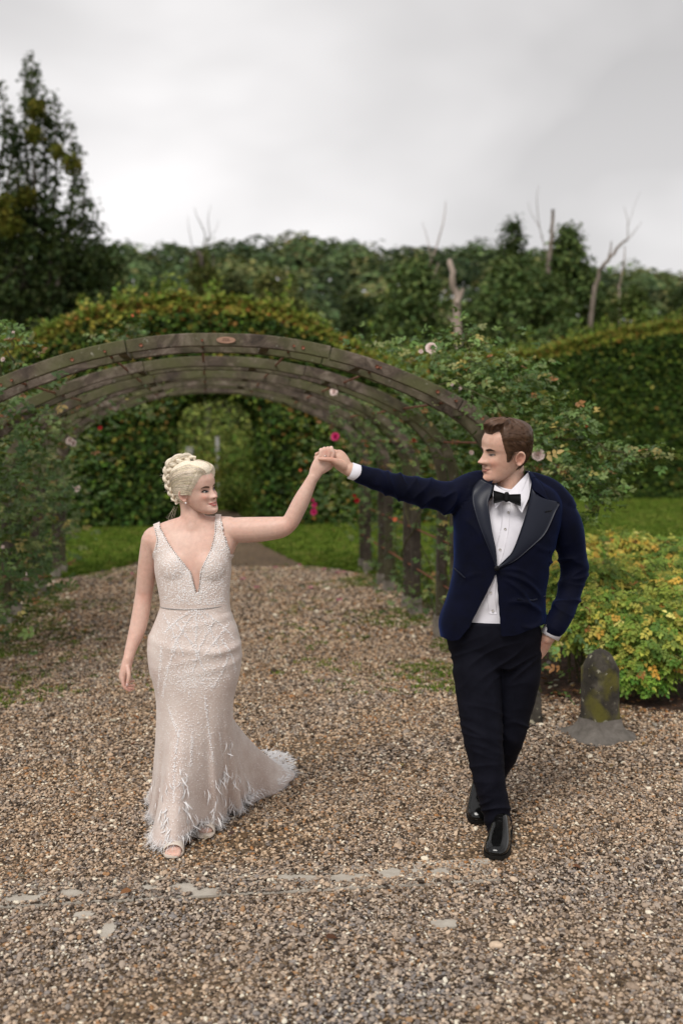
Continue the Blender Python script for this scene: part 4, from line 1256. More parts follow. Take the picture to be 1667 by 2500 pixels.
shrub('golden yellow shrub nearest the lawn, above the others', [SB(1420, 1390, 8.6, (.30, .3, .26), .8), SB(1500, 1365, 8.7, (.30, .3, .24), .9), SB(1580, 1375, 8.7, (.26, .3, .24), .7), SB(1390, 1420, 8.3, (.25, .3, .25), .6)],
      [1.5, 2.4, 3.6, 4, 2.6, 1.4, .4], .032, 400)
shrub('dark green shrub at the right frame edge by the lawn', [SB(1665, 1390, 8.5, (.32, .3, .26), 1.0), SB(1630, 1420, 8.4, (.25, .3, .22), .7)], [6, 4, 1.2, .6, .3, .1, .2], .032, 380)

# ------------------------------------------------------------------ stone bollards
def stone_mat():
    m, nt, b = nmat('mossy_stone')
    v = obj_coord(nt)
    n1 = noise_node(nt, 9, 6, .65, v, .5); n2 = noise_node(nt, 40, 5, .6, v); n3 = noise_node(nt, 5, 5, .6, v, .3)
    base = ramp_out(nt, n1, [(.32, (.012, .010, .007)), (.5, (.036, .030, .022)), (.74, (.10, .087, .07))])
    mo = ramp_out(nt, n3, [(.46, (0, 0, 0)), (.60, (.85, .85, .85))])
    c1 = mixc(nt, mo, base, (.11, .10, .012))
    vo = nt.nodes.new('ShaderNodeTexVoronoi'); vo.inputs['Scale'].default_value = 30; vo.inputs['Randomness'].default_value = 1.0
    wv = mixc(nt, .06, v, n2.outputs['Color']); nt.links.new(wv, vo.inputs['Vector'])
    sep = nt.nodes.new('ShaderNodeSeparateColor'); nt.links.new(vo.outputs['Color'], sep.inputs[0])
    thr = nt.nodes.new('ShaderNodeMath'); thr.operation = 'MULTIPLY'; thr.inputs[1].default_value = .47
    nt.links.new(sep.outputs[0], thr.inputs[0])
    sub = nt.nodes.new('ShaderNodeMath'); sub.operation = 'SUBTRACT'; sub.inputs[1].default_value = .16; nt.links.new(thr.outputs[0], sub.inputs[0])
    lt = nt.nodes.new('ShaderNodeMath'); lt.operation = 'LESS_THAN'; nt.links.new(vo.outputs['Distance'], lt.inputs[0]); nt.links.new(sub.outputs[0], lt.inputs[1])
    c2 = mixc(nt, lt.outputs[0], c1, (.25, .235, .175))
    nt.links.new(c2, b.inputs['Base Color']); b.inputs['Roughness'].default_value = .92
    bump_node(nt, b, n2.outputs['Fac'], .8, .008)
    return m
M_stone = stone_mat()
M_mortar = mat_noise('mortar_skirt', [(.3, (.10, .088, .075)), (.7, (.19, .17, .15))], 18, 6, .9, .7, .008, 60)
def bollard(label, base, h, w, rot, skirt=True, cat='bollard', dome=True):
    root = empty('stone_bollard', base, label, cat)
    b = Vector(base)
    rings = [(-.05, 1.12), (.02, 1.10), (.06, 1.0), (h * .35, .95), (h * .78, .915), (h * .80, .93), (h * .815, .90)]
    if dome: rings += [(h * .86, .80), (h * .91, .66), (h * .955, .48), (h * .985, .26), (h, .04)]
    else: rings += [(h * .9, .86), (h * .97, .7), (h, .05)]
    n = 48; V = []
    for z, k in rings:
        sq = 4.2 if z < h * .8 else 2.6
        for i in range(n):
            a = 2 * math.pi * i / n
            r = w / 2 * k / (abs(math.cos(a)) ** sq + abs(math.sin(a)) ** sq) ** (1 / sq)
            q = Vector((r * math.cos(a), r * math.sin(a), z))
            q *= 1 + .06 * mnoise.noise(q * 8 + b) + .035 * mnoise.noise(q * 24)
            q.z = z + .006 * mnoise.noise(q * 12)
            V.append(b + Matrix.Rotation(rot, 3, 'Z') @ q)
    F = grid_faces(len(rings), n, closed_v=True); F = [f[::-1] for f in F]
    F.append([(len(rings) - 1) * n + k for k in range(n)])
    obj('shaft', np.array([tuple(v) for v in V]), F, M_stone, root, True)
    if skirt:
        V = []
        pr = [(.115, 1.02), (.075, 1.10), (.04, 1.45), (.012, 1.95), (-.03, 2.1)]
        for z, k in pr:
            for i in range(n):
                a = 2 * math.pi * i / n
                sq = 5
                r = w / 2 * k / (abs(math.cos(a)) ** sq + abs(math.sin(a)) ** sq) ** (1 / sq)
                q = Vector((r * math.cos(a), r * math.sin(a), z))
                if k > 1.3: q.xy = q.xy * (1 + .22 * mnoise.noise(q * 7 + b))
                q.z += .012 * mnoise.noise(q * 10)
                V.append(b + Matrix.Rotation(rot, 3, 'Z') @ q)
        F = [f[::-1] for f in grid_faces(len(pr), n, closed_v=True)]
        obj('mortar_skirt', np.array([tuple(v) for v in V]), F, M_mortar, root, True)
    return root
bx = P(1464, 1800, 5.85)
bollard('mossy stone bollard with a rounded top and lichen spots, right of the groom', (bx.x, 5.85, 0), .515, .195, R(24))
bx = P(1296, 1762, 6.12)
bollard('short dark stone block half hidden behind the groom\'s trouser leg', (bx.x, 6.12, 0), .21, .12, R(4), False, 'stone', False)

# ------------------------------------------------------------------ petals and fallen leaves on the path
M_fall = mat_leaf('fallen_leaf', .7, .1)
pet = [(592, 1418), (627, 1439), (672, 1389), (733, 1384), (792, 1394), (825, 1402), (840, 1400), (322, 1405), (757, 1440), (829, 1470), (945, 1430)]
PETAL_AT = ['pink petal on the path just right of the bride\'s raised elbow', 'lone pink petal lowest in the middle of the path', 'pink petal on the path near the lawn\'s pointed corner', 'pink petal at the front edge of the right lawn',
    'bright pink petal among weeds between lawn and posts', 'pink petal left of a close pair by the far right posts', 'pink petal right of a close pair by the far right posts', 'pink petal at the lawn edge left of the bride', 'pink petal in the weeds midway to the second post', 'pink petal among green weeds before the third post', 'pink petal nearest the foot of the right posts']
M_pet = mat_plain('fallen_pink_petal', (.62, .10, .26), .6)
for i, (px, py) in enumerate(pet):
    d = CAM_H * F_PX / (py - 1070); q = P(px, py, d)
    mb = MB(); a0 = rng.uniform(0, 6)
    V = [(q.x, d, .030)] + [(q.x + .028 * math.cos(a0 + k * 1.05) * rng.uniform(.7, 1.2), d + .028 * math.sin(a0 + k * 1.05) * rng.uniform(.7, 1.2), .022 + .016 * (k % 2)) for k in range(6)]
    o = mb.add(V, [[0, k + 1, (k + 1) % 6 + 1] for k in range(6)]).build('rose_petal', M_pet)
    tag(o, PETAL_AT[i], 'petal', 'pink petals on the gravel')
n = 420
pts = np.vstack([np.stack([rng.uniform(1.1, 3.4, n), rng.uniform(6.0, 7.6, n)], 1), np.stack([rng.uniform(-2.2, 2.2, 160), rng.uniform(6.5, 9, 160)], 1), np.stack([rng.uniform(-5, 3, 160), rng.uniform(13.5, 19, 160)], 1)])
ok = (pts[:, 0] > 1.0) | (np.abs(pts[:, 0] + .9) > 1.5) | (pts[:, 1] > 13)
pts = np.vstack([pts[ok], np.stack([rng.uniform(-1.7, 2.2, 46), rng.uniform(3.1, 8.5, 46)], 1)]); n = len(pts)
o = leaf_cloud('fallen_leaves', np.column_stack([pts, rng.uniform(.022, .04, n)]), np.tile([[0, 0, 1.]], (n, 1)), rng.uniform(.03, .06, n), pick_cols(n, [(.12, .045, .02), (.20, .08, .03), (.24, .15, .05), (.06, .03, .02), (.30, .26, .2)], None, .2), M_fall, None, six=True, jitter=.25)
o['label'] = 'scattered brown fallen leaves on the bed and path edges'
# ------------------------------------------------------------------ people: tools
from mathutils.kdtree import KDTree

def limb(pts, rads, n=20, steps=None, up0=None, wob=None):
    """closed rounded limb through pts; rads are numbers or (ru, rw)"""
    R2 = [(r, r) if not isinstance(r, (tuple, list)) else tuple(r) for r in rads]
    A = [tuple(p) + tuple(r) for p, r in zip([tuple(Vector(p)) for p in pts], R2)]
    S = spline(A, steps or max(6, 6 * (len(pts) - 1) + 1))
    S[:, 3:] = np.maximum(S[:, 3:], .0008)
    P3 = [Vector(s[:3]) for s in S]; RR = [(s[3], s[4]) for s in S]
    t0 = (P3[0] - P3[1]).normalized(); t1 = (P3[-1] - P3[-2]).normalized()
    def cap(p, t, r):
        m = min(r)
        return [(p + t * m * math.sin(a), (r[0] * math.cos(a), r[1] * math.cos(a))) for a in (R(35), R(62), R(84))]
    c0 = cap(P3[0], t0, RR[0])[::-1]; c1 = cap(P3[-1], t1, RR[-1])
    P3 = [c[0] for c in c0] + P3 + [c[0] for c in c1]; RR = [c[1] for c in c0] + RR + [c[1] for c in c1]
    return tube_geo(P3, RR, n, True, up0)

def rings_geo(rings, n=40):
    """rings: (cx, cy, z, hw, front, back, exponent) -> closed stack of horizontal superellipses"""
    V = []
    for (cx, cy, z, hw, fr, bk, e) in rings:
        for k in range(n):
            a = 2 * math.pi * k / n
            c, s = math.cos(a), math.sin(a)
            x = hw * math.copysign(abs(s) ** (2 / e), s)
            y = math.copysign(abs(c) ** (2 / e), c)
            y = -fr * y if y > 0 else -bk * y
            V.append(Vector((cx + x, cy + y, z)))
    F = grid_faces(len(rings), n, closed_v=True)
    F.append(list(range(n))[::-1]); m = (len(rings) - 1) * n; F.append([m + k for k in range(n)])
    return V, F

def rings_smooth(tab, steps, n=40):
    S = spline(tab, steps)
    return rings_geo([tuple(s) for s in S], n)

def ellipsoid(c, r, n=20, M=None):
    V, F = [], []
    for i in range(n + 1):
        a = math.pi * (i / n) * .998 + .001
        for k in range(n):
            b = 2 * math.pi * k / n
            v = Vector((r[0] * math.sin(a) * math.cos(b), r[1] * math.sin(a) * math.sin(b), r[2] * math.cos(a)))
            if M is not None: v = M @ v
            V.append(Vector(c) + v)
    F = grid_faces(n + 1, n, closed_v=True); F.append(list(range(n))); F.append([n * n + k for k in range(n)][::-1])
    return V, F

def fuse(name, comps, voxel, smooth=(), base_iter=3, hard=('head',)):
    """join closed shapes into one continuous skin. comps: list of (label, (V, F)). Returns mesh, labels per vertex"""
    mb = MB(); kv = []; kl = []
    for lab, (V, F) in comps:
        mb.add(V, F); kv += [Vector(v) for v in V]; kl += [lab] * len(V)
    me = new_mesh(name, np.array(mb.V), mb.F)
    bm = bmesh.new(); bm.from_mesh(me); bmesh.ops.recalc_face_normals(bm, faces=bm.faces); bm.to_mesh(me); bm.free()
    tmp = bpy.data.objects.new(name + '_tmp', me); COL.objects.link(tmp)
    md = tmp.modifiers.new('r', 'REMESH'); md.mode = 'VOXEL'; md.voxel_size = voxel; md.use_smooth_shade = True
    dg = bpy.context.evaluated_depsgraph_get()
    me2 = bpy.data.meshes.new_from_object(tmp.evaluated_get(dg))
    tmp.modifiers.clear(); tmp.data = me2
    kd = KDTree(len(kv))
    for i, v in enumerate(kv): kd.insert(v, i)
    kd.balance()
    co = np.empty(len(me2.vertices) * 3, np.float32); me2.vertices.foreach_get('co', co); co = co.reshape(-1, 3)
    labs = [kl[kd.find(Vector(c))[1]] for c in co]
    g = tmp.vertex_groups.new(name='soft')
    idx = [i for i, l in enumerate(labs) if l not in hard]
    if idx: g.add(idx, 1.0, 'REPLACE')
    m1 = tmp.modifiers.new('s', 'SMOOTH'); m1.factor = .5; m1.iterations = base_iter
    for it in smooth:
        gn = 'soft'
        if isinstance(it, tuple):
            it, only = it; gn = 'only'
            g2 = tmp.vertex_groups.new(name='only'); g2.add([i for i, l in enumerate(labs) if l in only], 1.0, 'REPLACE')
        m2 = tmp.modifiers.new('s2', 'SMOOTH'); m2.factor = .5; m2.iterations = it; m2.vertex_group = gn
    dg = bpy.context.evaluated_depsgraph_get()
    me3 = bpy.data.meshes.new_from_object(tmp.evaluated_get(dg))
    bpy.data.objects.remove(tmp)
    me3.name = name
    me3.polygons.foreach_set('use_smooth', np.ones(len(me3.polygons), bool))
    return me3, labs

def mesh_np(me):
    co = np.empty(len(me.vertices) * 3, np.float32); me.vertices.foreach_get('co', co); co = co.reshape(-1, 3).astype(float)
    no = np.empty(len(me.vertices) * 3, np.float32); me.vertices.foreach_get('normal', no); no = no.reshape(-1, 3).astype(float)
    F = [list(p.vertices) for p in me.polygons]
    return co, no, F

def add_obj(name, me, mat, parent):
    me.materials.clear(); me.materials.append(mat)
    o = bpy.data.objects.new(name, me); COL.objects.link(o); adopt(o, parent)
    return o

def cut_edges(V, F, it=8):
    """relax the outline of a cut cloth so that it runs clean"""
    from collections import defaultdict
    cnt = defaultdict(int)
    for f in F:
        for a, b in zip(f, f[1:] + f[:1]): cnt[(min(a, b), max(a, b))] += 1
    nb = defaultdict(list)
    for (a, b), c in cnt.items():
        if c == 1: nb[a].append(b); nb[b].append(a)
    V = np.array(V, float)
    ks = [k for k in nb if len(nb[k]) == 2]; A = np.array(ks); B = np.array([nb[k] for k in ks])
    if len(ks):
        for _ in range(it): V[A] = V[A] * .4 + (V[B[:, 0]] + V[B[:, 1]]) * .3
    return V

CAMP = Vector((0, 0, CAM_H))
def ray(bvh, px, py, off=0.0, dflt=4.3):
    q = P(px, py, 4.0); d = (q - CAMP).normalized()
    h = bvh.ray_cast(CAMP, d)
    p = h[0] if h[0] is not None else P(px, py, dflt)
    return p - d * off

def bvh_of(me):
    return BVHTree.FromPolygons([v.co.copy() for v in me.vertices], [list(p.vertices) for p in me.polygons])

def strip(bvh, rows, nu, nv, off, puff=0.0, dflt=4.3, thick=.003):
    """sheet laid on a surface: rows of (left px, right px); gets real thickness"""
    A = spline([tuple(a) + tuple(b) for a, b in rows], nu)
    V = []
    for i in range(nu):
        for j in range(nv):
            t = j / (nv - 1)
            px = A[i][0] * (1 - t) + A[i][2] * t; py = A[i][1] * (1 - t) + A[i][3] * t
            V.append(ray(bvh, px, py, off + puff * math.sin(math.pi * t), dflt))
    # relax depth a little so that the sheet hangs smoothly
    Y = np.array([v[:] for v in V]).reshape(nu, nv, 3)
    for it in range(3):
        Z = Y.copy()
        Z[1:-1] = (Y[:-2] + 2 * Y[1:-1] + Y[2:]) / 4
        Y[:, :, 1] = np.minimum(Z[:, :, 1], Y[:, :, 1] + .002)
    top = Y.reshape(-1, 3); d = (top - np.array(CAMP)); d /= np.linalg.norm(d, axis=1, keepdims=True)
    bot = top + d * thick
    n = nu * nv; F = grid_faces(nu, nv); F = [f[::-1] for f in F] + [[i + n for i in f] for f in F]
    edge = [j for j in range(nv)] + [i * nv + nv - 1 for i in range(1, nu)] + [(nu - 1) * nv + j for j in range(nv - 2, -1, -1)] + [i * nv for i in range(nu - 2, 0, -1)]
    for a, b in zip(edge, edge[1:] + edge[:1]): F.append([a, b, b + n, a + n])
    return np.vstack([top, bot]), F

# ---- head ---------------------------------------------------------
HT = dict(
  z=[0, .008, .020, .040, .060, .075, .095, .115, .135, .155, .175, .195, .210, .220, .225],
  w=[.020, .032, .044, .053, .060, .0645, .0685, .071, .0735, .0745, .072, .063, .048, .027, .006],
  f=[-.080, -.090, -.0935, -.089, -.087, -.086, -.084, -.083, -.088, -.0885, -.083, -.069, -.048, -.022, -.004],
  b=[-.040, -.018, .004, .034, .058, .076, .090, .097, .101, .102, .099, .088, .068, .036, .010])
class Head:
    def __init__(self, male, smile, M):
        self.male, self.smile, self.M = male, smile, M
        self.ez = .113 if male else .1065; self.lz = .0065 if male else 0.0; self.nt = .0835 if male else .0785
        self.wk = dict(w=1.03 if male else .985, jaw=1.06 if male else .95)
    LUT = [[float(v) for v in smooth_tab(list(zip(HT['z'], HT[k])), np.linspace(0, .225, 901))] for k in 'wfb']
    def tab(self, z):
        q = min(max(z, 0), .22499) / .225 * 900; i = int(q); t = q - i
        w, f, b = [L_[i] + (L_[i + 1] - L_[i]) * t for L_ in Head.LUT]
        w *= self.wk['w']
        if z < .07: w *= self.wk['jaw'] + (1 - self.wk['jaw']) * (z / .07)
        return w, f, b
    def disp(self, x, z):
        g = lambda cx, cz, sx, sz: math.exp(-((x - cx) / sx) ** 2 - ((z - cz) / sz) ** 2)
        m = self.male; ax = abs(x)
        d = 0
        ez, lz, tip = self.ez, self.lz, self.nt
        top = ez + .007
        am = .0300 if m else .0250
        tt = min(1, max(0, (top - z) / (top - tip)))
        nb = .0105 if m else .0075
        if z > tip:
            a = nb + (am - nb) * (tt ** 1.05 if m else tt ** 1.25)
            if z > top: a = nb * math.exp(-((z - top) / .011) ** 2)
        else:
            q = min(1, (tip - z) / .0135); a = am * math.cos(q * math.pi / 2) ** .8
        sg = .0075 + (.0068 if m else .0050) * tt
        d -= a * math.exp(-(x / sg) ** 2)
        d -= .0035 * g(0, tip + .002, .010, .008)
        d -= (.0115 if m else .010) * (g(.0130, tip - .002, .0066, .0068) + g(-.0130, tip - .002, .0066, .0068))
        for s in (-1, 1):
            d += .0095 * g(s * .031, ez + .0015, .017, .012)
            d -= .0060 * g(s * .031, ez - .0005, .0135, .0075)
            d -= (.0045 if m else .002) * g(s * .026, ez + .0175, .018, .006)
            d -= (.004 + .005 * self.smile) * g(s * .040, .084, .016, .015)
            d += (.0025 + .002 * self.smile) * g(s * .027, .058 + lz, .006, .014)
            d += .003 * self.smile * g(s * .029, .047 + lz, .006, .006)
        d -= (.0036 if m else .0050) * g(0, .0515 + lz, .019, .0042); d -= (.0042 if m else .0056) * g(0, .0405 + lz, .016, .0046)
        d += .0034 * g(0, .0462 + lz, .022, .0020)
        d += .0040 * g(0, .0300 + lz * .7, .02, .006)
        d -= (.0095 if m else .0055) * g(0, .014, .018, .015)
        return d
    def surf(self, th, z, off=0.0):
        """th: 0 front, positive to local +x"""
        w, f, b = self.tab(z)
        yc = f + (b - f) * .52
        s, c = math.sin(th), math.cos(th)
        e = 2.35 if c > 0 else 2.15
        x = w * math.copysign(abs(s) ** (2 / e), s)
        y = yc + ((f - yc) if c > 0 else (b - yc)) * abs(c) ** (2 / e)
        if c > 0: y += self.disp(x, z) * min(1, c * 2.2)
        v = Vector((x, y, z))
        if off:
            n = Vector((x / .074 ** 2, (y - yc) / .094 ** 2, (z - .115) / .11 ** 2 if z > .115 else 0)).normalized()
            v += n * off
        return v
    def front(self, x, z, off=0.0):
        w, f, b = self.tab(z); yc = f + (b - f) * .52
        k = max(0, 1 - (abs(x) / w) ** 2.35) ** (1 / 2.35)
        c = k ** (2.35 / 2)
        return Vector((x, yc + (f - yc) * k + self.disp(x, z) * min(1, c * 2.2) - off, z))
    def geo(self, nz=96, nt=128):
        V = []
        zs = .2249 * (np.linspace(0.0, 1, nz))
        for z in zs:
            for k in range(nt): V.append(self.M @ self.surf(2 * math.pi * k / nt, float(z)))
        F = grid_faces(nz, nt, closed_v=True); F.append(list(range(nt))[::-1]); F.append([(nz - 1) * nt + k for k in range(nt)])
        return V, F
    def ears(self):
        out = []
        for s in (-1, 1):
            c = Vector((s * .0715 * self.wk['w'], .016, .098)); up = Vector((s * .10, .18, 1)).normalized()
            bk = Vector((s * .55, 1, -.16)).normalized(); bk = (bk - up * bk.dot(up)).normalized(); ot = up.cross(bk) * (1 if s < 0 else -1)
            if ot.x * s < 0: ot = -ot
            V = []; nr, na = 9, 28
            prof = [(0, .004), (.25, .003), (.45, .002), (.62, .006), (.76, .012), (.88, .0145), (.97, .0115), (1.0, .005), (.9, -.004)]
            for r, h in prof:
                for k in range(na):
                    a = 2 * math.pi * k / na
                    wd = .0185 * (1.0 + .22 * math.cos(a)) ; hg = .0315
                    lobe = 1 - .12 * max(0, -math.cos(a))
                    hh = h * (.55 if math.cos(a) < -.55 else 1)
                    V.append(self.M @ (c + up * (hg * r * math.cos(a) * lobe) + bk * (wd * r * math.sin(a) + .006) + ot * hh))
            F = grid_faces(len(prof), na, closed_v=True)
            F.append(list(range(na))); F.append([(len(prof) - 1) * na + k for k in range(na)][::-1])
            out.append((V, F))
        return out
    def patch(self, rows, nu, nv, off, puff=0.0):
        """rows of ((x,z),(x,z)) in head coordinates"""
        A = spline([tuple(a) + tuple(b) for a, b in rows], nu)
        V = []
        for i in range(nu):
            for j in range(nv):
                t = j / (nv - 1)
                V.append(self.M @ self.front(A[i][0] * (1 - t) + A[i][2] * t, A[i][1] * (1 - t) + A[i][3] * t, off + puff * math.sin(math.pi * t)))
        return V, grid_faces(nu, nv)

def rotZ(a): return Matrix.Rotation(a, 4, 'Z')
def head_matrix(eye, yaw, pitch, roll, k):
    """eye: world position of the point between the eyes at head axis; yaw>0 turns the face to +x"""
    return Matrix.Translation(eye) @ rotZ(yaw) @ Matrix.Rotation(pitch, 4, 'X') @ Matrix.Rotation(roll, 4, 'Y') @ Matrix.Scale(k, 4) @ Matrix.Translation((0, 0, -.113))

# ---- skin, cloth and hair materials -------------------------------
def skin_mat(name, base, red, sc=9, flush=()):
    """flush: (point, radius, amount) where the skin itself is pinker: cheeks, nose, ears, elbows, fingers"""
    m, nt, b = nmat(name)
    v = obj_coord(nt)
    n = noise_node(nt, sc, 5, .6, v); n2 = noise_node(nt, 160, 3, .5, v); n4 = noise_node(nt, 55, 4, .6, v)
    c = ramp_out(nt, n, [(.32, base), (.70, red)])
    c = mixc(nt, 1.0, c, ramp_out(nt, n4, [(.3, (.91, .88, .87)), (.7, (1.05, 1.05, 1.05))]), 'MULTIPLY')
    for pt, rad, am in flush:
        dn = nt.nodes.new('ShaderNodeVectorMath'); dn.operation = 'DISTANCE'; dn.inputs[1].default_value = tuple(pt)
        nt.links.new(v, dn.inputs[0])
        mr = nt.nodes.new('ShaderNodeMapRange'); mr.interpolation_type = 'SMOOTHSTEP'
        mr.inputs['From Min'].default_value = 0; mr.inputs['From Max'].default_value = rad; mr.inputs['To Min'].default_value = am; mr.inputs['To Max'].default_value = 0
        nt.links.new(dn.outputs['Value'], mr.inputs['Value'])
        c = mixc(nt, mr.outputs[0], c, (red[0] * .95, red[1] * .66, red[2] * .62))
    nt.links.new(c, b.inputs['Base Color'])
    b.inputs['Roughness'].default_value = .46
    b.inputs['Specular IOR Level'].default_value = .35
    b.inputs['Subsurface Weight'].default_value = .2
    b.inputs['Subsurface Radius'].default_value = (.012, .005, .003)
    b.inputs['Subsurface Scale'].default_value = .6
    bump_node(nt, b, n2.outputs['Fac'], .08, .001)
    return m
# skins are made with each person below
#M_skinF = skin_mat('bride_skin', (.66, .455, .375), (.64, .40, .32))
#M_skinM = skin_mat('groom_skin', (.60, .385, .295), (.575, .325, .245))

def hair_mat(name, rough=.42):
    m, nt, b = nmat(name)
    a = nt.nodes.new('ShaderNodeAttribute'); a.attribute_name = 'Col'
    v = obj_coord(nt, (1, 1, 1)); n = noise_node(nt, 220, 3, .6, v)
    c = mixc(nt, 1.0, a.outputs['Color'], ramp_out(nt, n, [(.3, (.72, .72, .72)), (.7, (1.12, 1.12, 1.12))]), 'MULTIPLY')
    nt.links.new(c, b.inputs['Base Color'])
    b.inputs['Roughness'].default_value = rough; b.inputs['Specular IOR Level'].default_value = .4
    return m
M_hair = hair_mat('hair_strand')

def face_parts(H, root, o, iris, brow, lip, gaze, blush=None):
    """eyes, lashes, brows and lips laid on the face"""
    M_scl = mat_plain('eye_white', (.62, .56, .54), .25, .5); M_iris = mat_plain('iris', iris, .15, .6); M_pup = mat_plain('pupil', (.006, .005, .005), .1, .7)
    M_lash = mat_plain('lash', (.018, .011, .008), .7); M_brow = mat_plain('eyebrow_hair', brow, .75); M_lip = mat_plain('lip_skin', lip, .35, .4)
    male = H.male
    for s in (-1, 1):
        cx, cz = s * .0315, H.ez
        hw, ht, hb = .0140, (.0026 if male else .0058), (.0026 if male else .0034)
        rows = []
        for t in np.linspace(-1, 1, 9):
            u = (1 - abs(t) ** 2.1)
            tilt = .0016 * t * s
            rows.append(((cx + hw * t, cz + tilt - hb * u - .0002), (cx + hw * t, cz + tilt + ht * u + .0002)))
        V, F = H.patch(rows, 17, 7, .0012, .0016)
        e = obj('eye', np.array([v[:] for v in V]), F, M_scl, root, True)
        for nm, rad, mt, of in (('iris', .0062, M_iris, .0031), ('pupil', .0034, M_pup, .0035)):
            V = []
            for r in (0, .5, 1):
                for k in range(18):
                    a = 2 * math.pi * k / 18
                    x = cx + gaze[0] + rad * r * math.cos(a); z = cz + gaze[1] + rad * r * math.sin(a)
                    z = min(z, cz + ht * (1 - min(1, abs((x - cx) / hw)) ** 2.1)); z = max(z, cz - hb * (1 - min(1, abs((x - cx) / hw)) ** 2.1))
                    V.append(H.M @ H.front(x, z, of))
            obj(nm, np.array([v[:] for v in V]), grid_faces(3, 18, closed_v=True), mt, e, True)
        pts = [H.M @ H.front(cx + hw * t * 1.06, cz + .0016 * t * s + ht * (1 - abs(t) ** 2.1), .0022) for t in np.linspace(-1, 1, 11)]
        w = .0012 if male else .0021
        rr = [w * (.5 + .5 * (1 - abs(t) ** 2)) + (w * .6 if t * s > 0 else 0) for t in np.linspace(-1, 1, 11)]
        mb = MB(); mb.tube(pts, rr, 6)
        if not male:
            for t in np.linspace(.0, 1.0, 6):
                q = cx + hw * t * s * 1.02
                p0 = H.M @ H.front(q, cz + .0016 * t + ht * (1 - t ** 2.1), .002); p1 = H.M @ (H.front(q + s * .005 * (.4 + t), cz + .004 + ht * (1 - t ** 2.1) * .9, .008))
                mb.tube([p0, p1], [.0007, .0003], 4)
        mb.build('eyelash', M_lash, root, True)
        mb = MB(); mb.tube([H.M @ H.front(cx + hw * t, cz + .0016 * t * s - hb * (1 - abs(t) ** 2.1), .0018) for t in np.linspace(-1, 1, 9)], .0006, 5); mb.build('lower_lid', M_lash if not male else mat_lid, root, True)
        # brow
        rows = []
        th = .0050 if male else .0040
        for t in np.linspace(0, 1, 7):
            x = s * (.0135 + .036 * t); z = H.ez + (.0150 if male else .0172) + .0055 * math.sin(math.pi * min(1, t * .75)) - .005 * max(0, t - .6)
            hh = th * (.75 + .35 * math.sin(math.pi * t)) * (1 - .75 * t ** 3)
            rows.append(((x, z - hh), (x, z + hh)))
        V, F = H.patch(rows, 19, 5, .0006, .0016)
        obj('eyebrow', np.array([v[:] for v in V]), F, M_brow, root, True)
    sm = H.smile; hw = .024 + .005 * sm
    def zl(t): return .0462 + H.lz + .0055 * sm * abs(t) ** 1.8
    up = [((hw * t, zl(t)), (hw * t, zl(t) + (.0062 if not male else .0045) * (1 - abs(t) ** 1.7) * (1 - .22 * math.exp(-(t / .16) ** 2)) + .0003)) for t in np.linspace(-1, 1, 13)]
    lo = [((hw * t * .97, zl(t) - (.0012 + .0022 * sm) * (1 - t * t) - (.0078 if not male else .0056) * (1 - abs(t) ** 2.0) - .0002), (hw * t * .97, zl(t) - (.0004 + .0026 * sm) * (1 - t * t))) for t in np.linspace(-1, 1, 13)]
    V1, F1 = H.patch(up, 25, 6, .0008, .0012); V2, F2 = H.patch(lo, 25, 6, .0008, .0016)
    mb = MB(); mb.add(V1, F1); mb.add(V2, F2)
    lp = mb.build('lips', M_lip, root, True)
    mid = [((hw * t * .97, zl(t) - (.0006 + .0028 * sm) * (1 - t * t) - .0002), (hw * t * .97, zl(t) + .0006)) for t in np.linspace(-1, 1, 9)]
    V, F = H.patch(mid, 17, 4, .0004)
    if sm > .6:
        obj('teeth', np.array([v[:] for v in V]), F, mat_plain('teeth', (.70, .62, .56), .3, .5), root, True)
    mb = MB(); mb.tube([H.M @ H.front(hw * t * 1.02, zl(t) - .0001, .0009) for t in np.linspace(-1, 1, 13)], [.0005 + .0004 * abs(t) for t in np.linspace(-1, 1, 13)], 5)
    mb.build('mouth_line', mat_plain('mouth_shadow_line', (.16, .045, .035), .6), root, True)
    mb = MB()
    for s in (-1, 1):
        c = H.M @ H.front(s * .0085, H.nt - .0085, .0015)
        V, F = ellipsoid(c, (.0042 * H.M.median_scale, .003, .0022), 8); mb.add(V, F)
    mb.build('nostrils', mat_plain('nostril', (.12, .035, .025), .8), root, True)
mat_lid = mat_plain('lid_edge', (.30, .15, .11), .6)

def hair_cap(H, name, root, zh, thick, col, nz=70, nt=110, noise_amp=.003):
    """scalp hair: the head's own surface raised by a hair thickness that fades out at the hairline"""
    V, C = [], []
    for i in range(nz):
        z = .02 + (.2249 - .02) * i / (nz - 1)
        for k in range(nt):
            th = -math.pi + 2 * math.pi * k / nt
            h = zh(th)
            f = np.clip((z - h) / .022, -1, 1)
            tk = thick(th, z)
            st = mnoise.noise(Vector((th * 9, z * 26 + abs(th) * 3, 1.7))) * noise_amp + mnoise.noise(Vector((th * 24, z * 60, 4))) * noise_amp * .5
            off = (tk + st) * max(0, f) ** .6 if f > 0 else .006 * f
            V.append(H.M @ H.surf(th, z, off if abs(off) > 1e-5 else 1e-5))
            C.append(np.array(col) * (1 + 7 * st) * rng.uniform(.92, 1.08))
    F = grid_faces(nz, nt, closed_v=True); F.append([(nz - 1) * nt + k for k in range(nt)])
    return obj(name, np.array([v[:] for v in V]), F, M_hair, root, True, np.array(C))

def lock_geo(pts, r, n=6, col=(.5, .4, .3), taper=True):
    m = len(pts)
    rr = [(r * (.35 + .65 * math.sin(math.pi * (.12 + .8 * i / (m - 1))))) if taper else r for i in range(m)]
    V, F = tube_geo(pts, [(a, a * .62) for a in rr], n, True)
    return V, F, np.tile(np.array(col), (len(V), 1))

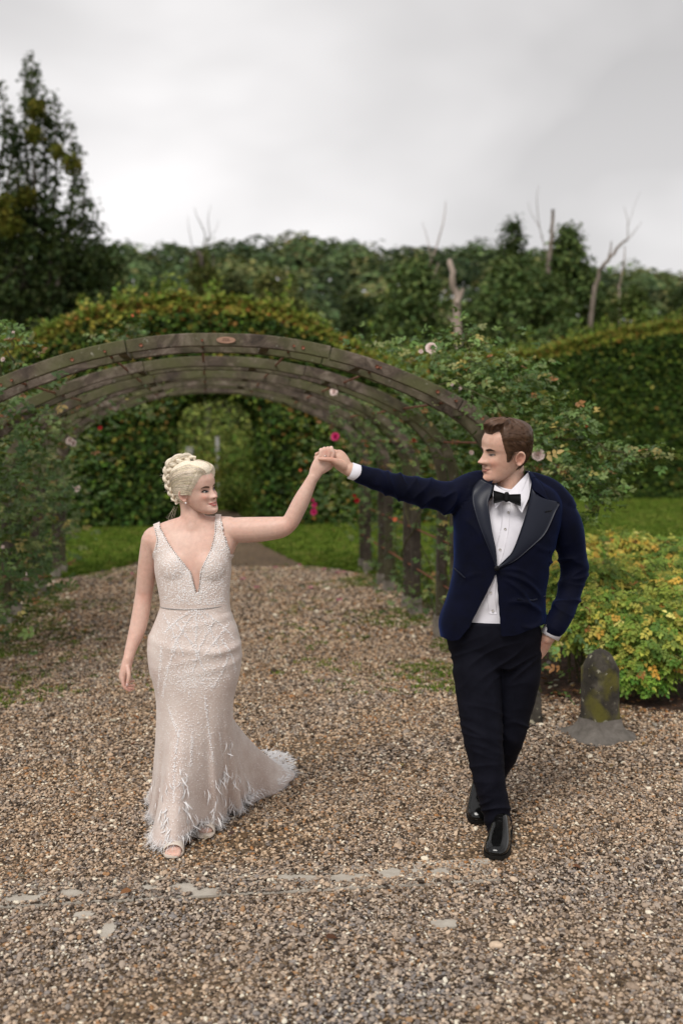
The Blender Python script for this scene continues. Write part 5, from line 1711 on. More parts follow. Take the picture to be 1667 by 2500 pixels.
def build_locks(name, locks, root):
    mb = MB(); C = []
    for V, F, c in locks: mb.add(V, F); C.append(c)
    o = obj(name, np.array(mb.V), mb.F, M_hair, root, True, np.vstack(C)); o['kind'] = 'stuff'
    return o

def Z5(zx, zy, d): return P(740 + zx / 9.8, 1060 + zy / 9.8, d)       # joined hands close-up
# ------------------------------------------------------------------ the bride
BD = 4.32
BX = P(475, 1500, BD).x
bride = empty('person', (BX, BD, 0), 'woman in a beaded blush gown with blonde updo, arm raised to the groom', 'person')
HB = Head(False, 1.0, head_matrix(Vector((-.628, 4.335, 1.527)), R(57), R(-3), R(-9), .955))
comps = [('head', HB.geo())] + [('head', e) for e in HB.ears()]
def L(lab, pts, rads, **kw): comps.append((lab, limb([P(*p) for p in pts], rads, **kw)))
L('neck', [(466, 1215, 4.37), (470, 1250, 4.365), (472, 1300, 4.355)], [.052, .051, .062])
# torso: cx, cy, z, half width, front, back, exponent
cx = lambda px: P(px, 1400, BD).x
comps.append(('torso', rings_smooth([
    (cx(474), 4.34, .70, .165, .105, .12, 2.2), (cx(474), 4.33, .83, .186, .112, .125, 2.3), (cx(476), 4.32, .92, .165, .100, .105, 2.3), (cx(477), 4.32, 1.02, .143, .090, .087, 2.3),
    (cx(474), 4.32, 1.10, .147, .092, .09, 2.3), (cx(471), 4.325, 1.18, .158, .092, .10, 2.4), (cx(470), 4.33, 1.25, .158, .082, .10, 2.4), (cx(468), 4.34, 1.31, .158, .066, .09, 2.3), (cx(468), 4.35, 1.355, .125, .05, .07, 2.2), (cx(470), 4.355, 1.395, .06, .045, .05, 2.0)], 46)))
for px, dx in ((436, -1), (508, 1)):
    comps.append(('torso', ellipsoid(P(px, 1386, 4.296), (.078, .072, .086), 22)))
L('chest', [(455, 1280, 4.36), (415, 1292, 4.36), (374, 1312, 4.355)], [.040, .040, .046])
L('chest', [(490, 1280, 4.36), (525, 1284, 4.36), (560, 1290, 4.35)], [.040, .045, .053])
L('chest', [(402, 1345, 4.33), (385, 1320, 4.345)], [.05, .05]); L('chest', [(545, 1340, 4.33), (556, 1305, 4.345)], [.052, .055])
# her right arm, hanging
L('arm', [(372, 1316, 4.355), (363, 1370, 4.37), (354, 1435, 4.385), (350, 1462, 4.385), (339, 1525, 4.36), (320, 1585, 4.315), (313, 1612, 4.295)], [.047, .044, .039, .038, .038, .026, .0225])
HR_ = [((313, 1606, 4.297), (.023, .021)), ((309, 1628, 4.29), (.027, .024)), ((303, 1650, 4.29), (.031, .021)), ((302, 1660, 4.29), (.030, .014))]
comps.append(('hand', limb([P(*p) for p, r in HR_], [(r[0], r[1]) for p, r in HR_], up0=(0, -1, 0))))
for pts, r in ([[(300, 1656, 4.265), (304, 1676, 4.262), (317, 1686, 4.264)], .0083], [[(299, 1657, 4.283), (308, 1679, 4.284), (326, 1682, 4.286)], .0085], [[(301, 1655, 4.302), (311, 1673, 4.304), (328, 1673, 4.304)], .008], [[(304, 1652, 4.318), (314, 1664, 4.32), (327, 1662, 4.32)], .007], [[(312, 1628, 4.27), (315, 1650, 4.252), (311, 1674, 4.25)], .0088]):
    L('hand', pts, [r * 1.1, r, r * .82], n=14)
# her left arm, raised
L('arm', [(548, 1294, 4.35), (590, 1294, 4.335), (640, 1292, 4.315), (685, 1287, 4.30), (706, 1277, 4.295), (718, 1258, 4.292), (736, 1222, 4.288), (756, 1182, 4.284), (765, 1164, 4.282)], [.052, .0565, .054, .047, .038, .037, .036, .027, .0235], steps=60)
hp = [(Z5(240, 1060, 4.282), (.0235, .020)), (Z5(330, 860, 4.28), (.031, .018)), (Z5(440, 700, 4.28), (.037, .015)), (Z5(540, 590, 4.283), (.0375, .011))]
comps.append(('hand', limb([p for p, r in hp], [(r[1], r[0]) for p, r in hp], up0=(0, -1, 0))))
for pts in ([(405, 640, 4.276), (420, 490, 4.272), (424, 375, 4.278), (440, 385, 4.305)], [(490, 610, 4.274), (524, 470, 4.268), (505, 345, 4.274), (520, 360, 4.305)], [(585, 590, 4.274), (622, 460, 4.268), (590, 335, 4.274), (606, 350, 4.305)], [(680, 590, 4.276), (722, 470, 4.270), (676, 325, 4.276), (690, 345, 4.305)]):
    comps.append(('hand', limb([Z5(*p) for p in pts], [.0088, .0080, .0078, .0066], n=14)))
comps.append(('hand', limb([Z5(470, 880, 4.285), Z5(620, 800, 4.29), Z5(700, 730, 4.295)], [.013, .011, .008], n=14)))
# legs and feet under the gown
comps.append(('leg', limb([Vector((cx(452), 4.33, .74)), Vector((-.70, 4.30, .47)), Vector((-.712, 4.34, .16))], [.085, .055, .034])))
comps.append(('leg', limb([Vector((cx(498), 4.34, .74)), Vector((-.59, 4.40, .47)), Vector((-.60, 4.56, .20))], [.085, .055, .034])))
comps.append(('foot', limb([Vector((-.712, 4.345, .15)), Vector((-.708, 4.27, .075)), Vector((-.700, 4.165, .030))], [(.030, .032), (.024, .036), (.014, .036)], up0=(0, -.3, 1))))
for q in range(5):
    x = -.727 + q * .0125
    comps.append(('foot', limb([Vector((x, 4.165, .028)), Vector((x + .002, 4.135 - .006 * (2.2 - abs(q - 3.2)), .024))], [.0085 if q < 4 else .0105] * 2, n=10)))
comps.append(('foot', limb([Vector((-.60, 4.56, .19)), Vector((-.598, 4.48, .10)), Vector((-.596, 4.37, .030))], [(.030, .032), (.024, .034), (.014, .034)], up0=(0, -.3, 1))))
me, labs = fuse('body', comps, .0029, smooth=(22, (70, ('torso', 'chest'))), base_iter=3, hard=('head', 'hand', 'foot'))
_h = lambda x, z, o=0: HB.M @ HB.front(x, z, o)
M_skinF = skin_mat('bride_skin', (.68, .475, .395), (.66, .415, .335), 9, [(_h(-.044, .082), .030, .55), (_h(.044, .082), .030, .55), (_h(0, .078), .014, .35), (HB.M @ Vector((-.075, .02, .098)), .035, .5), (P(352, 1458, 4.36), .05, .4), (P(712, 1286, 4.27), .06, .35), (P(318, 1676, 4.27), .05, .7), (Z5(560, 420, 4.27), .03, .5)])
body = add_obj('body', me, M_skinF, bride)
body_me, body_labs = me, labs

face_parts(HB, bride, body, (.05, .055, .05), (.10, .058, .034), (.55, .15, .14), (.004, .0005))

# ---- bodice grown from her own torso ------------------------------
co, no, FF = mesh_np(body_me)
labs_a = np.array(body_labs)
def to_px(c):
    r = c - np.array([[0, 0, CAM_H]])
    return 833.5 + F_PX * r[:, 0] / r[:, 1], HORIZON - F_PX * r[:, 2] / r[:, 1]
qx, qy = to_px(co)
front = co[:, 1] < 4.335
VL = [(1262, 392), (1287, 393), (1325, 413), (1364, 440), (1396, 468), (1446, 481)]
VR = [(1262, 525), (1270, 526), (1299, 524), (1341, 514), (1392, 490), (1446, 483)]
AL = [(1262, 374), (1289, 376), (1318, 383), (1345, 378), (1372, 366)]
AR = [(1262, 541), (1266, 541), (1302, 551), (1330, 556), (1352, 568)]
inner = (qx > np.interp(qy, [a for a, b in VL], [b for a, b in VL])) & (qx < np.interp(qy, [a for a, b in VR], [b for a, b in VR])) & (qy < 1446)
armh = ((qx < np.interp(qy, [a for a, b in AL], [b for a, b in AL])) | (qx > np.interp(qy, [a for a, b in AR], [b for a, b in AR]))) & (qy < 1372)
tors = (labs_a == 'torso') | (labs_a == 'chest') | (labs_a == 'neck')
backv = (~front) & (np.abs(qx - 468) < np.interp(qy, [1250, 1400], [62, 4])) & (qy < 1400)
strapz = co[:, 2] > 1.19
isarm = (labs_a == 'arm') & ~((qy < 1330) & (qx > 374) & (qx < 545))
zlow = P(475, 1492, 4.25).z
sel = (~inner) & (~armh) & (~backv) & (~isarm) & (co[:, 2] > zlow - .03) & ((labs_a == 'torso') | (labs_a == 'chest') | (labs_a == 'arm'))
sel &= ~((labs_a == 'neck') | (labs_a == 'head') | (labs_a == 'hand'))
sel &= ~((qx < 376) & (qy < 1500)) & ~((qx > 560) & (qy < 1352))
faces = [f for f in FF if all(sel[i] for i in f)]
used = sorted({i for f in faces for i in f}); remap = {i: k for k, i in enumerate(used)}
BV = co[used] + no[used] * .0055
BF = [[remap[i] for i in f] for f in faces]
BV = cut_edges(BV, BF)

def dress_mat():
    m, nt, b = nmat('beaded_tulle')
    v = obj_coord(nt)
    vo = nt.nodes.new('ShaderNodeTexVoronoi'); vo.inputs['Scale'].default_value = 125; nt.links.new(v, vo.inputs['Vector'])
    n1 = noise_node(nt, 7, 4, .6, v); n2 = noise_node(nt, 45, 4, .6, v)
    base = ramp_out(nt, n1, [(.35, (.60, .485, .435)), (.65, (.72, .62, .57))])
    dots = ramp_out(nt, vo_fac(vo), [(.14, (1, 1, 1)), (.34, (0, 0, 0))])
    n3 = ramp_out(nt, n2, [(.35, (.25, .25, .25)), (.6, (1, 1, 1))])
    fac = mixc(nt, 1.0, dots, n3, 'MULTIPLY')
    c = mixc(nt, fac, base, (.92, .88, .87))
    nt.links.new(c, b.inputs['Base Color'])
    b.inputs['Roughness'].default_value = .55; b.inputs['Specular IOR Level'].default_value = .5
    b.inputs['Sheen Weight'].default_value = .25
    bump_node(nt, b, vo.outputs['Distance'], .35, -.0025)
    return m
class _F:                                          # lets ramp_out read a Voronoi distance
    def __init__(self, s): self.outputs = {'Fac': s}
def vo_fac(vo): return _F(vo.outputs['Distance'])
M_dress = dress_mat()

# ---- skirt --------------------------------------------------------
EDGE = [(1468, 397, 556), (1481, 394, 558), (1509, 384, 567), (1532, 374, 577), (1559, 363.5, 583), (1586, 361, 587), (1624, 364, 586), (1662, 374, 580), (1690, 380, 570), (1717, 383, 563)]
HEM = [(-.71, 4.165), (-.655, 4.24), (-.585, 4.36), (-.545, 4.48), (-.493, 4.60), (-.43, 4.72), (-.365, 4.84), (-.30, 4.92), (-.262, 5.15), (-.34, 5.36), (-.55, 5.34), (-.78, 5.18), (-.90, 4.98), (-.905, 4.78), (-.875, 4.66), (-.855, 4.52), (-.805, 4.29), (-.765, 4.195)]
HC = np.array([-.655, 4.62])
hem = spline([HEM[-1]] + HEM + [HEM[0], HEM[1]], 400)
hang = np.arctan2(hem[:, 0] - HC[0], -(hem[:, 1] - HC[1])); hrad = np.linalg.norm(hem - HC, axis=1)
o_ = np.argsort(hang); hang, hrad = hang[o_], hrad[o_]
def hem_pt(a):
    a = (a + math.pi) % (2 * math.pi) - math.pi
    r = np.interp(a, hang, hrad, period=2 * math.pi)
    return np.array([HC[0] + r * math.sin(a), HC[1] - r * math.cos(a)])
NT = 160
SV = []; nrow_top, nrow_bot = 36, 46
z0s = [P(475, e[0], BD).z for e in EDGE]
def top_ring(z, a):
    zz = np.array(z0s)[::-1]
    xl = np.interp(z, zz, [P(e[1], e[0], BD).x for e in EDGE][::-1]); xr = np.interp(z, zz, [P(e[2], e[0], BD).x for e in EDGE][::-1])
    c = (xl + xr) / 2; hw = (xr - xl) / 2
    fr = float(smooth_tab([(.55, .125), (.7, .130), (.83, .128), (.95, .108), (1.03, .095)], z)); bk = float(smooth_tab([(.55, .13), (.7, .14), (.85, .148), (.95, .12), (1.03, .092)], z))
    cy = float(smooth_tab([(.55, 4.36), (.8, 4.335), (1.03, 4.32)], z))
    s, co_ = math.sin(a), math.cos(a); e = 2.3
    x = hw * math.copysign(abs(s) ** (2 / e), s); y = abs(co_) ** (2 / e)
    # cloth pulled across the hips in soft level creases
    wr = 0
    for (zc, amp, tl, ph) in ((.935, .006, .05, .3), (.885, .007, -.04, 1.0), (.80, .006, .06, .2), (.765, .005, .04, -.3), (.70, .004, -.03, .8)):
        wr += amp * math.exp(-((z - zc - tl * math.sin(a + ph)) / .011) ** 2) * (.55 + .45 * math.sin(2 * a + ph))
    k = 1 + wr / .14
    return np.array([c + x * k, cy + (-fr if co_ > 0 else bk) * y * k, z])
zt, zb = z0s[0], z0s[-1]
for i in range(nrow_top):
    z = zt + (zb - zt) * i / (nrow_top - 1)
    for k in range(NT): SV.append(top_ring(z, 2 * math.pi * k / NT - math.pi))
fold_ph = rng.uniform(0, 6.28, 4)
for i in range(1, nrow_bot):
    t = i / (nrow_bot - 1)
    for k in range(NT):
        a = 2 * math.pi * k / NT - math.pi
        p0 = top_ring(zb, a); h = hem_pt(a)
        e = t ** 1.28
        hz = .028 if abs(a) > .5 else .028 + .040 * (1 - abs(a) / .5)
        if abs(a) > 2.2: hz = .016
        z = zb + (hz - zb) * (1 - (1 - t) ** 1.12)
        xy = p0[:2] * (1 - e) + h * e
        rad = xy - HC; rl = np.linalg.norm(rad) + 1e-6
        f = (.020 * math.sin(7 * a + fold_ph[0]) + .014 * math.sin(13 * a + fold_ph[1] + 2 * t) + .006 * math.sin(23 * a + fold_ph[2])) * (t ** 1.3)
        xy = xy + rad / rl * f
        SV.append(np.array([xy[0], xy[1], z + .010 * math.sin(11 * a + fold_ph[3]) * t ** 3 + (.012 * math.sin(5 * a) * t ** 4)]))
SV = np.array(SV).reshape(-1, NT, 3)
for it in range(26):                               # ease the fitted part into the flare
    lo, hi = nrow_top - 9, nrow_top + 9
    SV[lo:hi] = SV[lo:hi] * .5 + (SV[lo - 1:hi - 1] + SV[lo + 1:hi + 1]) * .25
SV = SV.reshape(-1, 3); SF = grid_faces(nrow_top + nrow_bot - 1, NT, closed_v=True)
mb = MB(); mb.add(BV, BF); mb.add(SV, SF)
dress = obj('gown', np.array(mb.V), mb.F, M_dress, bride, True)
sd = dress.modifiers.new('t', 'SOLIDIFY'); sd.thickness = .003; sd.offset = 1
dress['label'] = 'blush mermaid gown covered in beads with a feathered hem'
DV = np.array(mb.V); DFt = mb.F

# sheer insert in the deep neckline keeps her skin visible; belt of crystals
M_bead = mat_plain('crystal_bead', (.95, .92, .92), .3, .6, var=.97)
M_dbead = mat_plain('dark_crystal', (.30, .27, .26), .12, .9, .6)
def beads(name, pts, r, mat, stuff=True):
    pts = np.asarray(pts); n = len(pts)
    o8 = np.array([(1, 0, 0), (-1, 0, 0), (0, 1, 0), (0, -1, 0), (0, 0, 1), (0, 0, -1)], float)
    f8 = np.array([(0, 2, 4), (2, 1, 4), (1, 3, 4), (3, 0, 4), (2, 0, 5), (1, 2, 5), (3, 1, 5), (0, 3, 5)])
    rr = np.broadcast_to(np.asarray(r, float), (n,)) if np.ndim(r) else np.full(n, r)
    V = (pts[:, None, :] + o8[None] * rr[:, None, None]).reshape(-1, 3)
    F = (np.arange(n)[:, None, None] * 6 + f8[None]).reshape(-1, 3)
    o = obj(name, V, F, mat, dress)
    if stuff: o['kind'] = 'stuff'
    return o
dbvh = BVHTree.FromPolygons([Vector(v) for v in DV], DFt)
def on_dress(px, py, off=.004): return np.array(ray(dbvh, px, py, off, 4.25))
B1, B2 = [], []
# belt
belt = []
for k in range(64):
    a = -math.pi / 2 * 1.02 + math.pi * 1.02 * k / 63
    z = P(475, 1482, 4.24).z + .004 * math.sin(a) - .006 * math.cos(a)
    q = top_ring(z, a); c = np.array([BX, 4.32, z]); d = (q - c); d[2] = 0; d /= np.linalg.norm(d)
    belt.append(q + d * .001)
mb = MB(); mb.tube([Vector(b) for b in belt], [(.0035, .0055)] * 64, 6); bl = mb.build('belt', mat_plain('belt_silver', (.46, .42, .40), .3, .6, .3), dress, True)
beads('belt_crystals', np.array(belt)[::1] + np.array([[0, -.003, 0]]), .0036, M_dbead)
# neckline and armhole edges
for tab in (VL, VR):
    for y in np.arange(1268 if tab is VR else 1286, 1446, 4.2):
        x = np.interp(y, [a for a, b in tab], [b for a, b in tab])
        s = -1 if tab is VL else 1
        B2.append(on_dress(x + s * 2.5, y)); B1.append(on_dress(x + s * 6, y + 2))
for tab, s in ((AL, 1), (AR, -1)):
    for y in np.arange(1270, 1345, 4.2):
        if tab is AL and y < 1288: continue
        x = np.interp(y, [a for a, b in tab], [b for a, b in tab]); B2.append(on_dress(x + s * 3, y))
# bodice: dense sparkle
for k in range(5200):
    px, py = rng.uniform(372, 566), rng.uniform(1268, 1476)
    p = ray(dbvh, px, py, .003, 99)
    if p.y < 5: B1.append(np.array(p))
# skirt: lines of beads fanning from the waist and loose drifts
def line(p0, p1, bend, n, jit=1.2):
    for t in np.linspace(0, 1, n):
        px = p0[0] + (p1[0] - p0[0]) * t + bend * math.sin(math.pi * t); py = p0[1] + (p1[1] - p0[1]) * t
        p = ray(dbvh, px + rng.normal(0, jit), py + rng.normal(0, jit), .004, 99)
        if p.y < 5: B1.append(np.array(p))
for a, b, bd in [((478, 1490), (420, 1590), -4), ((482, 1490), (540, 1600), 6), ((480, 1490), (478, 1600), 0), ((470, 1490), (400, 1545), -6), ((492, 1490), (570, 1560), 8), ((430, 1580), (398, 1700), -6), ((395, 1580), (384, 1720), 0), ((540, 1560), (575, 1640), 8), ((560, 1590), (520, 1680), 5),
                 ((520, 1520), (470, 1640), -6), ((430, 1520), (500, 1640), 8), ((560, 1520), (500, 1600), 0), ((400, 1500), (450, 1600), 0), ((437, 1780), (425, 1960), -4), ((470, 1790), (466, 1870), 0), ((535, 1790), (540, 1900), 4), ((560, 1800), (600, 1900), 0), ((410, 1720), (436, 1800), 0), ((500, 1700), (520, 1860), 0), ((372, 1820), (362, 1930), 0)]:
    for rep in range(3): line(a, b, bd, int(math.dist(a, b) / 2.6), 1.6)
for (cx_, cy_, sx, sy, n) in [(470, 1668, 40, 14, 420), (450, 1640, 30, 20, 260), (520, 1640, 35, 20, 200), (420, 1560, 30, 25, 200), (540, 1570, 25, 30, 180), (475, 1520, 35, 18, 260), (470, 1780, 70, 60, 500), (520, 1860, 45, 50, 300), (420, 1880, 30, 70, 300)]:
    for k in range(n):
        p = ray(dbvh, rng.normal(cx_, sx), rng.normal(cy_, sy), .003, 99)
        if p.y < 5: B1.append(np.array(p))
B1 = np.array(B1); beads('beads', B1, rng.uniform(.0014, .0034, len(B1)), M_bead)
B2 = np.array(B2); beads('edge_beads', B2, .0030, M_dbead)

# ---- feathers -----------------------------------------------------
M_fea = mat_plain('white_feather', (.82, .80, .80), .7, .2, var=.93)
def feather_geo(p, d, n, Ln, W, curl):
    d = Vector(d).normalized(); n = Vector(n); n = (n - d * n.dot(d)).normalized(); b = d.cross(n)
    V = []
    for i in range(6):
        t = i / 5; w = W * math.sin(math.pi * (.12 + .82 * t)) ** .8
        c = Vector(p) + d * Ln * t + b * curl * Ln * t * t + n * (.10 * Ln * math.sin(math.pi * t) + .004)
        V += [c - b * w + n * w * .3, c, c + b * w + n * w * .3]
    return V, grid_faces(6, 3)
cl = [(445, 1895, 9), (447, 1935, 8), (402, 1985, 14), (455, 1960, 6), (458, 1985, 6), (495, 2065, 6), (545, 1885, 12), (562, 1830, 6), (535, 1900, 10), (575, 1905, 8), (605, 1915, 7), (600, 1950, 8), (510, 1930, 4), (530, 1975, 14), (540, 1940, 8), (455, 2045, 12), (400, 1930, 8), (372, 1895, 6), (480, 2000, 10), (410, 2030, 10), (565, 1960, 8), (370, 1930, 5), (470, 2040, 10), (505, 2000, 10), (435, 2060, 8)]
nf = 0; mb = MB()
for px, py, n in cl:
    for k in range(n):
        x, y = rng.normal(px, 7), rng.normal(py, 11)
        h = dbvh.ray_cast(CAMP, (P(x, y, 4.0) - CAMP).normalized())
        if h[0] is None: continue
        nr = h[1] if h[1].y < 0 else -h[1]
        V, F = feather_geo(h[0], (rng.normal(0, .45), -.25, -1), nr, rng.uniform(.022, .048), rng.uniform(.0018, .0036), rng.normal(0, .4))
        if nf < 90: obj('feather', np.array([v[:] for v in V]), F, M_fea, dress, True); nf += 1
        else: mb.add(V, F)
# fine fringe along the hem and the train
hemrow = SV[-NT:]; prev = SV[-3 * NT:-2 * NT]
for k in range(4200):
    i = rng.integers(NT); f = rng.random(); j = (i + 1) % NT
    p = hemrow[i] * (1 - f) + hemrow[j] * f; q = prev[i] * (1 - f) + prev[j] * f
    up = rng.random() ** 2 * 2.2
    base = p + (q - p) * up
    out = p - q; out = out / (np.linalg.norm(out) + 1e-6)
    V, F = feather_geo(base, out * .9 + rng.normal(0, .33, 3) + np.array([0, 0, -.15]), (rng.normal(0, .3), -.6, .9), rng.uniform(.015, .06), rng.uniform(.0003, .0008), rng.normal(0, .6))
    V = [Vector((v.x, v.y, max(v.z, .016))) for v in V]
    mb.add(V, F)
# the train lies folded, densely feathered
for k in range(900):
    a = rng.uniform(1.75, 2.75); r_ = rng.uniform(.72, 1.02)
    h = HC + (hem_pt(a) - HC) * r_
    V, F = feather_geo((h[0], h[1], .05 + (1 - r_) * .28), (rng.normal(.5, .5), rng.normal(.3, .5), rng.normal(0, .15)), (rng.normal(0, .3), -.5, 1), rng.uniform(.02, .05), rng.uniform(.001, .0028), rng.normal(0, .4))
    mb.add(V, F)
o = mb.build('feather_fringe', M_fea, dress, True); o['kind'] = 'stuff'

# ---- hair ---------------------------------------------------------
HZ = [(0, .182), (.35, .184), (.62, .176), (.85, .158), (1.05, .138), (1.25, .112), (1.42, .098), (1.62, .118), (1.8, .105), (2.0, .075), (2.4, .052), (3.15, .046)]
_zhB = smooth_tab(HZ, np.linspace(0, 3.15, 631))
zhB = lambda th: float(_zhB[min(630, int(abs((th + math.pi) % (2 * math.pi) - math.pi) / .005))])
def tkB(th, z):
    return .012 + .010 * max(0, min(1, (z - .15) / .05)) + .008 * max(0, -math.cos(th)) * (1 if z > .09 else .3)
GOLD = (.87, .765, .61)
hair = hair_cap(HB, 'hair', bride, zhB, tkB, GOLD, noise_amp=.0022)
locks = []
for k in range(800):
    s = rng.choice([-1, 1]); th0 = s * rng.uniform(.02, 1.4); zst = zhB(th0) + rng.uniform(.000, .012)
    th1 = s * (2.55 + rng.normal(0, .18)); z1 = np.clip(.175 - .06 * abs(th0) / 1.4 + rng.normal(0, .01), .07, .205)
    pts = []
    lift = rng.uniform(.000, .0035)
    for t in np.linspace(0, 1, 12):
        th = th0 + (th1 - th0) * t ** 1.05
        zz = zst + (z1 - zst) * t + .032 * math.sin(math.pi * t) * (1.1 - abs(th0) / 1.4)
        zz = min(zz, .2215)
        pts.append(HB.M @ HB.surf(th, zz, (.001 + (tkB(th, zz) + lift) * min(1, t * 6) ** .7)))
    c = np.array(GOLD) * rng.uniform(.6, 1.12) * np.array([1, rng.uniform(.94, 1.02), rng.uniform(.86, 1.06)])
    locks.append(lock_geo(pts, rng.uniform(.0007, .0019), 5, c))
for k in range(90):        # back of the head, combed up from the nape
    th0 = rng.choice([-1, 1]) * rng.uniform(1.7, 2.9); zst = zhB(th0) + rng.uniform(-.004, .012)
    pts = [HB.M @ HB.surf(th0 + (math.copysign(2.8, th0) - th0) * t * .7, zst + (.15 - zst) * t, .001 + tkB(th0, .15) * min(1, t * 4)) for t in np.linspace(0, 1, 9)]
    locks.append(lock_geo(pts, rng.uniform(.0015, .003), 6, np.array(GOLD) * rng.uniform(.7, 1.2)))
# braid: three plaited strands along the back of the head
BP = spline([tuple(P(*p)) for p in [(478, 1121, 4.345), (452, 1119, 4.355), (426, 1127, 4.37), (413, 1146, 4.385), (410, 1168, 4.395), (416, 1192, 4.40), (424, 1212, 4.40), (434, 1230, 4.395)]], 90)
BR = np.interp(np.linspace(0, 1, 90), [0, .12, .35, .6, .85, 1], [.011, .021, .024, .020, .016, .008])
fr_ = frames([Vector(p) for p in BP], (0, -1, 0))
for st in range(3):
    for sub in range(5):
        pts = []
        for i in range(90):
            ph = 2 * math.pi * st / 3 + i / 90 * 2 * math.pi * 3.1
            t, u, w = fr_[i]
            sa = 2 * math.pi * sub / 5 + i * .03
            o1 = u * (math.sin(2 * ph) * BR[i] * .38 + math.cos(sa) * BR[i] * .27) + w * (math.cos(ph) * BR[i] * .62 + math.sin(sa) * BR[i] * .27)
            pts.append(Vector(BP[i]) + o1)
        V, F = tube_geo(pts, [b * .30 for b in BR], 7)
        locks.append((V, F, np.tile(np.array(GOLD) * rng.uniform(.72, 1.12), (len(V), 1))))
for k in range(60):        # flyaway hairs
    i = rng.integers(5, 85); p = Vector(BP[i]); d = Vector(rng.normal(0, 1, 3)); d.y *= .5
    d = (d + (p - HB.M @ Vector((0, 0, .13))).normalized() * 1.2).normalized()
    q = p + d * BR[i]; e = Vector(rng.normal(0, .5, 3))
    locks.append(lock_geo([q, q + d * .006 + e * .004, q + d * .011 + e * .013], .0003, 4, np.array(GOLD) * 1.1))
for k in range(7):
    q = P(rng.uniform(424, 436), 1236, 4.39); locks.append(lock_geo([q, q + Vector((-.010, 0, -.02)), q + Vector((-.022 + rng.normal(0, .005), 0, -.05)), q + Vector((-.018 + rng.normal(0, .006), 0, -.075))], .0006, 4, np.array(GOLD) * .9))
build_locks('hair_locks', locks, hair)
# earring, ring, nails
ep = HB.M @ Vector((-.0725, .0135, .066))
V, F = ellipsoid(ep, (.004, .004, .005), 8); obj('earring', np.array([v[:] for v in V]), F, M_bead, bride, True)
c = Z5(524, 520, 4.2705); mb = MB(); rp = [c + Vector((.0092 * math.cos(a), .0092 * math.sin(a), .0012 * math.cos(a))) for a in np.linspace(0, 2 * math.pi, 20)]
mb.tube(rp, .0012, 6); rg = mb.build('ring', mat_plain('silver_ring', (.62, .58, .55), .15, .5, .9), bride, True)
V, F = ellipsoid(c + Vector((0, -.0105, 0)), (.0028, .002, .0022), 6); obj('stone', np.array([v[:] for v in V]), F, M_bead, rg)
M_nail = mat_plain('pale_nail', (.72, .50, .46), .25, .5)
for p in (P(310.5, 1672, 4.2395),):
    V, F = ellipsoid(p, (.0050, .0018, .0068), 10); obj('fingernail', np.array([v[:] for v in V]), F, M_nail, bride, True)

# ---- sandals ------------------------------------------------------
M_shoe = mat_plain('cream_satin', (.66, .58, .50), .4, .5, var=.9)
def sandal(ank, toe, w):
    a, t = Vector(ank), Vector(toe); ax_ = (t - a); ax_.z = 0; Ln = ax_.length; ax_.normalize(); sdv = Vector((ax_.y, -ax_.x, 0))
    root = bride
    mb = MB()
    outl = [(0, .6), (.15, .72), (.4, .8), (.62, 1.0), (.8, 1.06), (.93, .86), (1.0, .45)]
    S = spline(outl, 24); V = []
    for lz in (0, .007):
        for f, k in S:
            zz = lz + .004 + .055 * max(0, 1 - f / .62) ** 1.3
            for s in (-1, 0, 1): V.append(a * 0 + Vector((a.x, a.y, 0)) + ax_ * (Ln * f) + sdv * (s * w * k) + Vector((0, 0, zz)))
    n = 24 * 3; F = [f[::-1] for f in grid_faces(24, 3)] + [[i + n for i in f] for f in grid_faces(24, 3)]
    for i in range(23):
        F += [[i * 3, i * 3 + 3, i * 3 + 3 + n, i * 3 + n], [i * 3 + 2, i * 3 + 2 + n, i * 3 + 5 + n, i * 3 + 5]]
    F.append([69, 70, 71, 71 + n, 70 + n, 69 + n])
    mb.add([v + Vector((0, 0, .012)) for v in V], F)
    sh = mb.build('sandal', M_shoe, root, False)
    V = []
    for f in np.linspace(.50, .84, 9):
        k = float(np.interp(f, S[:, 0], S[:, 1])); hgt = float(np.interp(f, [.5, .84], [.062, .042]))
        for j in range(13):
            an = math.pi * j / 12
            V.append(Vector((a.x, a.y, 0)) + ax_ * (Ln * f) + sdv * (math.cos(an) * w * k * 1.05) + Vector((0, 0, .016 + hgt * math.sin(an) ** .8)))
    u = obj('vamp', np.array([v[:] for v in V]), grid_faces(9, 13), M_shoe, sh, True)
    m_ = u.modifiers.new('t', 'SOLIDIFY'); m_.thickness = .003
    mb = MB(); h = Vector((a.x, a.y, 0)); mb.tube([h + Vector((0, 0, .012)), h + Vector((0, 0, .075))], [.008, .016], 8); mb.build('heel', M_shoe, sh, True)
    return sh
sandal((-.712, 4.35, 0), (-.698, 4.112, 0), .040)
sandal((-.60, 4.56, 0), (-.594, 4.315, 0), .038)
# ------------------------------------------------------------------ the groom
GD = 4.40
gx = lambda px: P(px, 1400, GD).x
groom = empty('person', (gx(1210), GD, 0), 'man in a midnight blue velvet dinner jacket and black bow tie, one hand in pocket', 'person')
HG = Head(True, .75, head_matrix(Vector((.722, 4.415, 1.688)), R(-68), R(4), R(8), 1.15))
comps = [('head', HG.geo())] + [('head', e) for e in HG.ears()]
L('neck', [(1243, 1140, 4.45), (1245, 1175, 4.445), (1243, 1235, 4.43)], [.064, .061, .056])
comps.append(('torso', rings_smooth([(gx(1208), 4.42, .86, .16, .10, .11, 2.3), (gx(1214), 4.41, 1.0, .165, .10, .10, 2.3), (gx(1226), 4.40, 1.2, .185, .105, .105, 2.4), (gx(1236), 4.41, 1.33, .165, .085, .09, 2.4), (gx(1240), 4.42, 1.42, .11, .055, .07, 2.2), (gx(1243), 4.43, 1.48, .06, .05, .055, 2.0)], 36)))
